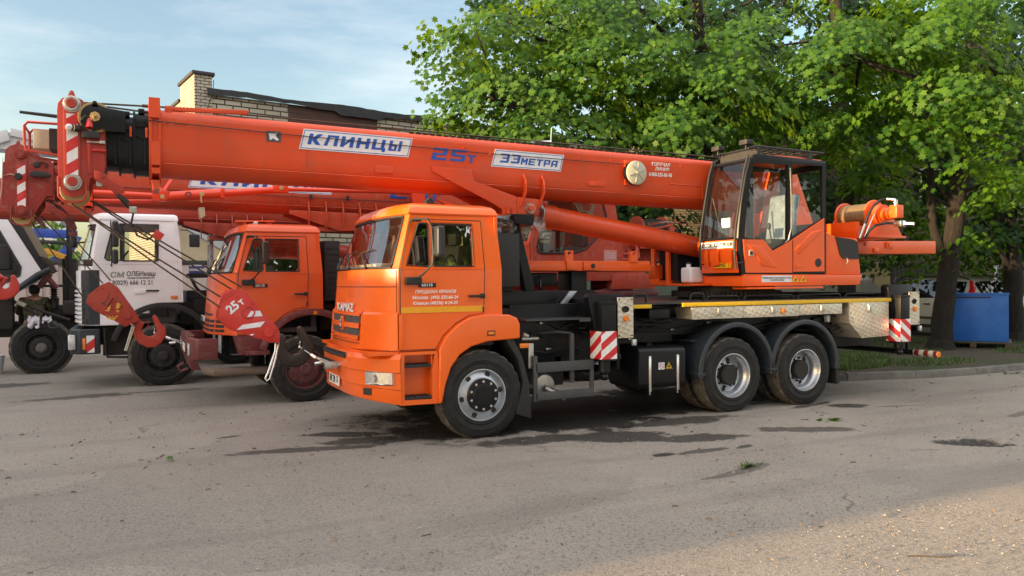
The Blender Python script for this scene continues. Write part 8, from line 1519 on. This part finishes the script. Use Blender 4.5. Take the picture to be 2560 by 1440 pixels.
BL_A = [(3.01,7.04,7.06,1.10), (2.77,6.93,6.16,0.75), (2.39,6.99,5.56,0.55), (3.02,6.69,5.47,0.80), (3.92,7.16,7.47,1.40), (3.84,6.63,6.21,1.20), (4.13,6.48,5.27,0.90), (3.16,6.61,4.80,0.55), (5.01,6.63,7.20,1.40), (4.90,6.11,5.77,1.10), (4.73,5.85,4.87,0.70), (6.11,6.10,7.37,1.30), (5.70,5.38,4.86,0.80), (6.81,5.75,6.93,1.20), (6.80,5.19,5.84,1.10), (6.55,4.75,4.82,0.80), (7.83,5.26,7.27,1.50), (7.50,4.51,5.59,1.00), (6.09,6.09,5.71,0.60), (4.04,6.51,4.34,0.60), (5.23,5.72,4.47,0.50)]
BL_B = [(8.77,4.80,6.82,1.40), (9.15,4.61,5.69,1.00), (8.59,4.87,4.99,0.60), (9.95,4.23,7.33,1.40), (9.76,3.75,5.82,1.10), (10.38,5.11,5.17,0.70), (10.96,4.27,5.07,0.80), (10.43,3.10,6.56,1.40), (10.79,2.92,5.32,1.00), (11.37,2.43,7.15,1.40), (11.39,2.19,5.95,1.00), (12.12,1.84,6.75,1.30), (12.33,1.73,5.54,0.95), (12.87,1.90,4.63,0.80), (14.19,3.25,3.85,0.70), (13.83,2.32,3.90,0.60), (13.17,4.87,4.66,0.70), (13.58,5.77,4.00,0.65), (14.49,5.33,3.58,0.60), (12.55,5.17,4.67,0.70), (14.09,3.86,4.76,0.60), (14.12,3.50,2.76,0.50), (14.85,5.14,2.35,0.40)]
BL_C = [(6.77,13.08,10.68,1.15), (5.71,11.14,8.81,1.15), (6.91,12.33,7.82,1.15), (7.74,11.41,10.60,1.15), (8.15,11.60,9.15,1.15), (7.38,11.41,7.49,1.15), (9.89,11.89,10.75,1.15), (8.43,9.51,8.85,1.15), (10.28,11.65,6.98,1.15), (10.14,9.33,9.85,1.15), (9.83,8.84,8.36,1.15), (10.33,9.96,7.41,1.15), (10.28,9.28,6.12,1.15), (11.26,8.80,9.84,1.15), (11.68,8.82,8.44,1.15), (12.21,10.38,7.97,1.15), (12.52,9.56,6.07,1.15), (14.21,9.95,10.73,1.15), (13.80,9.31,9.47,1.15), (14.58,9.66,7.65,1.15), (14.43,9.53,6.28,1.15), (13.96,7.71,10.16,1.15), (15.95,8.92,9.08,1.15), (15.58,8.80,7.82,1.15), (15.42,8.50,6.63,1.15), (16.54,7.73,10.50,1.15), (17.04,8.20,9.25,1.15), (15.88,7.27,7.85,1.15), (16.95,7.87,6.74,1.15), (17.31,6.44,9.87,1.15), (16.23,5.74,8.31,1.15), (17.51,7.36,7.90,1.15), (17.91,6.73,6.24,1.15), (18.50,6.23,10.48,1.15), (17.39,5.74,8.43,1.15), (18.69,5.79,7.70,1.15), (19.71,6.75,6.11,1.15), (21.38,6.20,10.70,1.15), (21.79,6.14,9.24,1.15), (20.47,6.19,7.88,1.15), (19.07,4.67,5.80,1.15), (9.30,10.07,3.60,0.80), (10.11,9.67,3.36,0.80), (8.90,10.27,3.82,0.80), (9.72,9.87,4.38,0.80)]
BL_D = [(14.18,7.71,4.68,0.90), (15.61,7.56,3.35,0.80), (16.01,6.83,4.55,0.90), (17.37,6.71,3.34,0.90), (17.35,5.62,4.58,0.90), (17.73,5.42,3.26,0.80), (17.92,4.78,4.08,0.90), (18.51,5.03,2.59,0.80), (18.09,6.35,2.41,0.70), (17.30,7.29,2.67,0.70), (15.70,8.06,2.45,0.50), (14.37,8.17,3.83,0.80), (13.17,8.20,4.69,0.80), (12.36,8.60,5.37,0.90)]

tree('broad maple whose crown hangs over the orange boom and ends against open sky', (8.23, 5.61, 0.11), ([(8.23, 5.61, 0.11), (8.2, 5.6, 2.5), (8.1, 5.65, 5.0), (7.8, 5.7, 7.5), (7.7, 5.8, 9.5)], 0.24, 0.10),
     [([(8.15, 5.62, 4.0), (6.8, 5.9, 5.4), (5.2, 6.3, 6.6), (3.6, 6.8, 7.2)], 0.12, 0.03), ([(8.15, 5.62, 3.7), (6.6, 5.7, 4.6), (4.6, 6.1, 5.2), (3.2, 6.6, 5.5)], 0.10, 0.02), ([(7.9, 5.7, 6.5), (6.2, 5.9, 7.8)], 0.08, 0.03)], [(x, y, z, q*0.95) for x, y, z, q in BL_A], dens=1.7)
tree('maple with a leaning dark trunk in front of the silver SUV', (13.46, 3.94, 0.11), ([(13.46, 3.94, 0.11), (13.62, 3.9, 1.6), (13.85, 3.8, 3.4), (14.05, 3.66, 5.4), (14.1, 3.4, 8.5)], 0.25, 0.16),
     [([(13.62, 3.92, 2.0), (13.40, 4.1, 3.2), (13.36, 4.15, 5.5), (13.3, 4.2, 8)], 0.11, 0.07), ([(14.0, 3.7, 4.8), (12.6, 3.0, 5.6), (11.2, 2.9, 6.0), (10.2, 3.4, 6.4)], 0.10, 0.03), ([(14.05, 3.66, 5.0), (13.2, 2.4, 5.6), (12.3, 1.9, 6.0)], 0.08, 0.03), ([(13.9, 3.75, 3.8), (14.1, 3.0, 4.0)], 0.05, 0.02)], [(x, y, z, q*0.95) for x, y, z, q in BL_B], dens=1.7)
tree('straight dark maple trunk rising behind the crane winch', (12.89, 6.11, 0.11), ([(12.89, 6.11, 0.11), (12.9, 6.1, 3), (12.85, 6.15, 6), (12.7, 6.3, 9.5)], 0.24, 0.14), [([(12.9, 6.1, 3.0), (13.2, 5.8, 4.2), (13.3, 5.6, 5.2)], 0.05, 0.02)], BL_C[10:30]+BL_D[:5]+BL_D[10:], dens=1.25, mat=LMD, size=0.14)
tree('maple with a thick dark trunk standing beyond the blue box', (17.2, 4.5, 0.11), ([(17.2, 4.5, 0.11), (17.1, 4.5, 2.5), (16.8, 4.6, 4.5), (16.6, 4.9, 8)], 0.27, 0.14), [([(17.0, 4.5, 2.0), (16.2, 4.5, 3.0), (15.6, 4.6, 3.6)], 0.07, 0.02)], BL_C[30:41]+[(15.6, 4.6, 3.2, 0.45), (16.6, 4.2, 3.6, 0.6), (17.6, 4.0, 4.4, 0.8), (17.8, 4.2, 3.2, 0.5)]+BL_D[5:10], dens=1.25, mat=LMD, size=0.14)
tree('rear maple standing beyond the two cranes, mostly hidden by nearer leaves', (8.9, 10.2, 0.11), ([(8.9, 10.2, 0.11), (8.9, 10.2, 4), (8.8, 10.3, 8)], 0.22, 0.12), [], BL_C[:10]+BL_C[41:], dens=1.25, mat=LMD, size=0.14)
# off-frame trees on the near side of the yard: mirrored in the cab glass
bl0 = [(-2.0, 0, 5.6, 1.5), (0, 0.4, 6.6, 1.9), (2.1, -0.2, 5.8, 1.6), (0.8, 0, 8.0, 1.6), (-1.1, 0, 4.2, 1.1), (1.6, 0.2, 4.0, 1.0)]
tr0 = tree('leafy tree outside the picture across the yard, mirrored in the cab windows', (0, 0, 0), ([(0, 0, 0), (0, 0, 2.5), (0.1, 0, 5)], 0.22, 0.1), [], bl0, size=0.20, dens=0.8, per=130, group='trees across the yard outside the picture', shape=LEAF_LO, name='yard_tree')
for i, (x, y, s) in enumerate(((1.5, -20, 1.6), (7.5, -22, 1.8), (-5.5, -23, 1.7), (14, -19, 1.6), (21, -20, 1.8), (-13, -24, 1.8))):
    o = tr0 if i == 0 else tr0.copy()
    if i:
        COL.objects.link(o)
        for ch in tr0.children: c2 = ch.copy(); COL.objects.link(c2); c2.parent = o
    o.location = (x, y, 0); o.scale = (s, s, s); o.rotation_euler = (0, 0, i*1.7)
# ------------------------------------------------------------------ far things at the left
bc = thing('loader_crane', 'blue folded loader crane with yellow arm far behind the fence', 'crane', (-7.5, 37.5, 0)); mb = MB(); mb.prism([(-4.5, 4.75), (1.4, 4.55), (1.4, 4.15), (-4.5, 4.2)], -0.2, 0.2, 'y', bev=0.03); mb.prism([(1.3, 4.3), (1.6, 4.2), (0.9, 2.9), (-0.3, 2.6), (0.1, 3.0)], -0.15, 0.15, 'y', bev=0.02); mb.box(-2.5, 1.5, -0.5, 0.5, 0.8, 2.6); mb.build('blue_boom', flat('blue_crane_paint', (0.012, 0.06, 0.36), 0.4, 0, 0.15, 2), bc, 30)
mb = MB(); mb.prism([(-4.5, 3.75), (0.2, 3.6), (1.1, 3.2), (0.9, 3.0), (0.0, 3.35), (-4.5, 3.5)], -0.5, -0.3, 'y', bev=0.02); mb.build('yellow_arm', flat('yellow_crane_paint', (0.50, 0.25, 0.025), 0.5, 0, 0.2, 2), bc, 30); mb = MB(); mb.cyl((-2.5, -0.25, 4.05), (1.0, -0.25, 3.9), 0.09, seg=12); mb.build('hydraulic_ram', 'blackmat', bc)
db = thing('distant_block', 'pale grey tower block far off beyond the fence', 'building', (-10.5, 72, 0)); mb = MB(); mb.box(-1.6, 1.8, 0, 4, 0, 9.6); mb.build('wall', 'greywhite', db)
for k in range(4): mb = MB(); mb.box(-1.2+0.8*k, -0.8+0.8*k, -0.05, 0.02, 6.9, 7.9); mb.build('window', 'glassdark', db)
mb = MB(); mb.box(-1.7, 1.9, -0.1, 4.1, 9.6, 9.8); mb.build('roof', 'grey', db)
tree('small green tree far behind the blue loader crane', (-9.3, 46, 0), ([(-9.3, 46, 0), (-9.3, 46, 3)], 0.2, 0.1), [], [(-9.6, 46, 5.2, 1.3), (-8.4, 46, 4.6, 1.1), (-10.6, 46, 4.8, 1.2), (-9.0, 46, 6.3, 0.9), (-7.4, 46, 3.7, 0.9)], size=0.32, dens=0.5, per=60, shape=LEAF_LO, group='trees far behind the fence', name='far_tree')
tree('low bushy tree beside the mast of the blue loader crane', (-6.2, 41, 0), ([(-6.2, 41, 0), (-6.2, 41, 2)], 0.15, 0.08), [], [(-6.4, 41, 3.1, 0.7), (-5.4, 41, 3.2, 0.8), (-4.4, 41, 3.0, 0.7), (-7.4, 41, 3.2, 0.6)], size=0.26, dens=0.6, per=60, shape=LEAF_LO, group='trees far behind the fence', name='far_tree')
# ------------------------------------------------------------------ loose things on the yard
def sprig(label, x, y, n_, s, seed, tall=0.0):
    r = np.random.default_rng(seed); C_ = np.stack([r.normal(0, s*0.7, n_), r.normal(0, s*0.45, n_), r.uniform(0.01, 0.03+tall, n_)], 1); N_ = np.stack([r.normal(0, 0.3+tall*2, n_), r.normal(0, 0.3+tall*2, n_), np.ones(n_)], 1); N_ /= np.linalg.norm(N_, axis=1, keepdims=True); U_ = np.stack([r.normal(size=n_), r.normal(size=n_), np.full(n_, tall*4)], 1)
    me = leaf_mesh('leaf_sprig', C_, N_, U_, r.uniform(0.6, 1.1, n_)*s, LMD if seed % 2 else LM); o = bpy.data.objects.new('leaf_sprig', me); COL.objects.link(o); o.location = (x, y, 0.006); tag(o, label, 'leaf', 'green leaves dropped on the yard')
sprig('fresh green maple sprig lying on asphalt beyond the rearmost wheel', 4.32, -1.09, 7, 0.085, 2); sprig('small pale green leaf on bare asphalt before the orange front bumper', -3.24, 0.37, 2, 0.06, 4); sprig('lone pale green leaf on open asphalt far from the trucks', -1.88, -3.31, 2, 0.05, 6); sprig('tiny green leaf against the first rear tyre', 3.1, -0.22, 2, 0.035, 8)
sprig('green leaves lying on the asphalt along the concrete kerb', 11.0, 0.75, 6, 0.10, 3)
tf = thing('weed_tuft', 'small green weed growing from the crack before the pothole', 'weed', (1.72, -2.42, -0.01)); r = random.Random(9); V, Fc = [], []
for _ in range(70):
    a = r.uniform(0, 6.283); h = r.uniform(0.02, 0.07); l = r.uniform(0.02, 0.10); i = len(V); px, py = r.gauss(0, 0.05), r.gauss(0, 0.02); wx, wy = -math.sin(a)*0.006, math.cos(a)*0.006; V += [(px-wx, py-wy, 0), (px+wx, py+wy, 0), (px+math.cos(a)*l, py+math.sin(a)*l, h)]; Fc.append((i, i+1, i+2))
me = bpy.data.meshes.new('weed_blades'); me.from_pydata(V, [], Fc); me.materials.append(GR); o = bpy.data.objects.new('weed_blades', me); COL.objects.link(o); o.parent = tf
def scatter(name, n_, area_, seed, kind):
    r = random.Random(seed); V, Fc = [], []
    for _ in range(n_):
        x0, x1, y0, y1 = r.choice(area_); x, y = r.uniform(x0, x1), r.uniform(y0, y1); a = r.uniform(0, 3.14); i = len(V)
        if kind == 'twig':
            l, w_ = r.uniform(0.006, 0.032)*(2.5 if r.random() < 0.08 else 1), r.uniform(0.002, 0.006); c_, s_ = math.cos(a), math.sin(a); z = 0.004
            for u, v, h in ((-l, -w_, 0), (l, -w_*0.6, 0), (l, w_*0.6, 0), (-l, w_, 0), (-l*0.6, 0, r.uniform(0.006, 0.016)), (l*0.7, 0, r.uniform(0.006, 0.016))): V.append((x+u*c_-v*s_, y+u*s_+v*c_, z+h))
            Fc += [(i, i+1, i+5, i+4), (i+2, i+3, i+4, i+5), (i+1, i+2, i+5), (i+3, i, i+4)]
        else:
            q = r.uniform(0.003, 0.009)*(1.8 if r.random() < 0.05 else 1); 
            for k in range(4): b = a+k*1.57+r.uniform(-0.3, 0.3); V.append((x+q*math.cos(b), y+q*math.sin(b), r.uniform(-0.002, q*0.4)))
            V.append((x+r.uniform(-q, q)*0.3, y+r.uniform(-q, q)*0.3, q*r.uniform(0.7, 1.1))); Fc += [(i+k, i+(k+1) % 4, i+4) for k in range(4)]
    me = bpy.data.meshes.new(name); me.from_pydata(V, [], Fc); n2 = N(name+'_mat'); g = n2.t.nodes.new('ShaderNodeNewGeometry')
    n2.pbsdf(n2.mix(g.outputs['Random Per Island'], (0.09, 0.06, 0.04) if kind == 'twig' else (0.10, 0.09, 0.08), (0.26, 0.19, 0.12) if kind == 'twig' else (0.34, 0.31, 0.27)), 0.9); me.materials.append(n2.m); o = bpy.data.objects.new(name, me); COL.objects.link(o); o['kind'] = 'stuff'
scatter('litter', 300, [(-6, 0, -4, 4), (-5, -1, -1, 3.4), (-1, 6, -4.5, -0.6), (4, 12, -3, 0.8)], 11, 'twig'); scatter('gravel', 9000, [(-4.5, 2, -6.5, 0), (-3, 3, -6.5, -2.5), (-6, 0, -2, 4), (0, 8, -5, -0.6)], 12, 'stone')
stick = thing('stick', 'thin broken stick lying on the pavement in the sunlit patch', 'stick', (0.92, -4.85, 0.012), rotz=-0.5); mb = MB(); mb.tube([(-0.10, 0, 0.01), (0, 0.01, 0.008), (0.12, -0.005, 0.008), (0.2, 0.02, 0.006)], 0.006, 5); mb.build('twig', 'wood', stick)
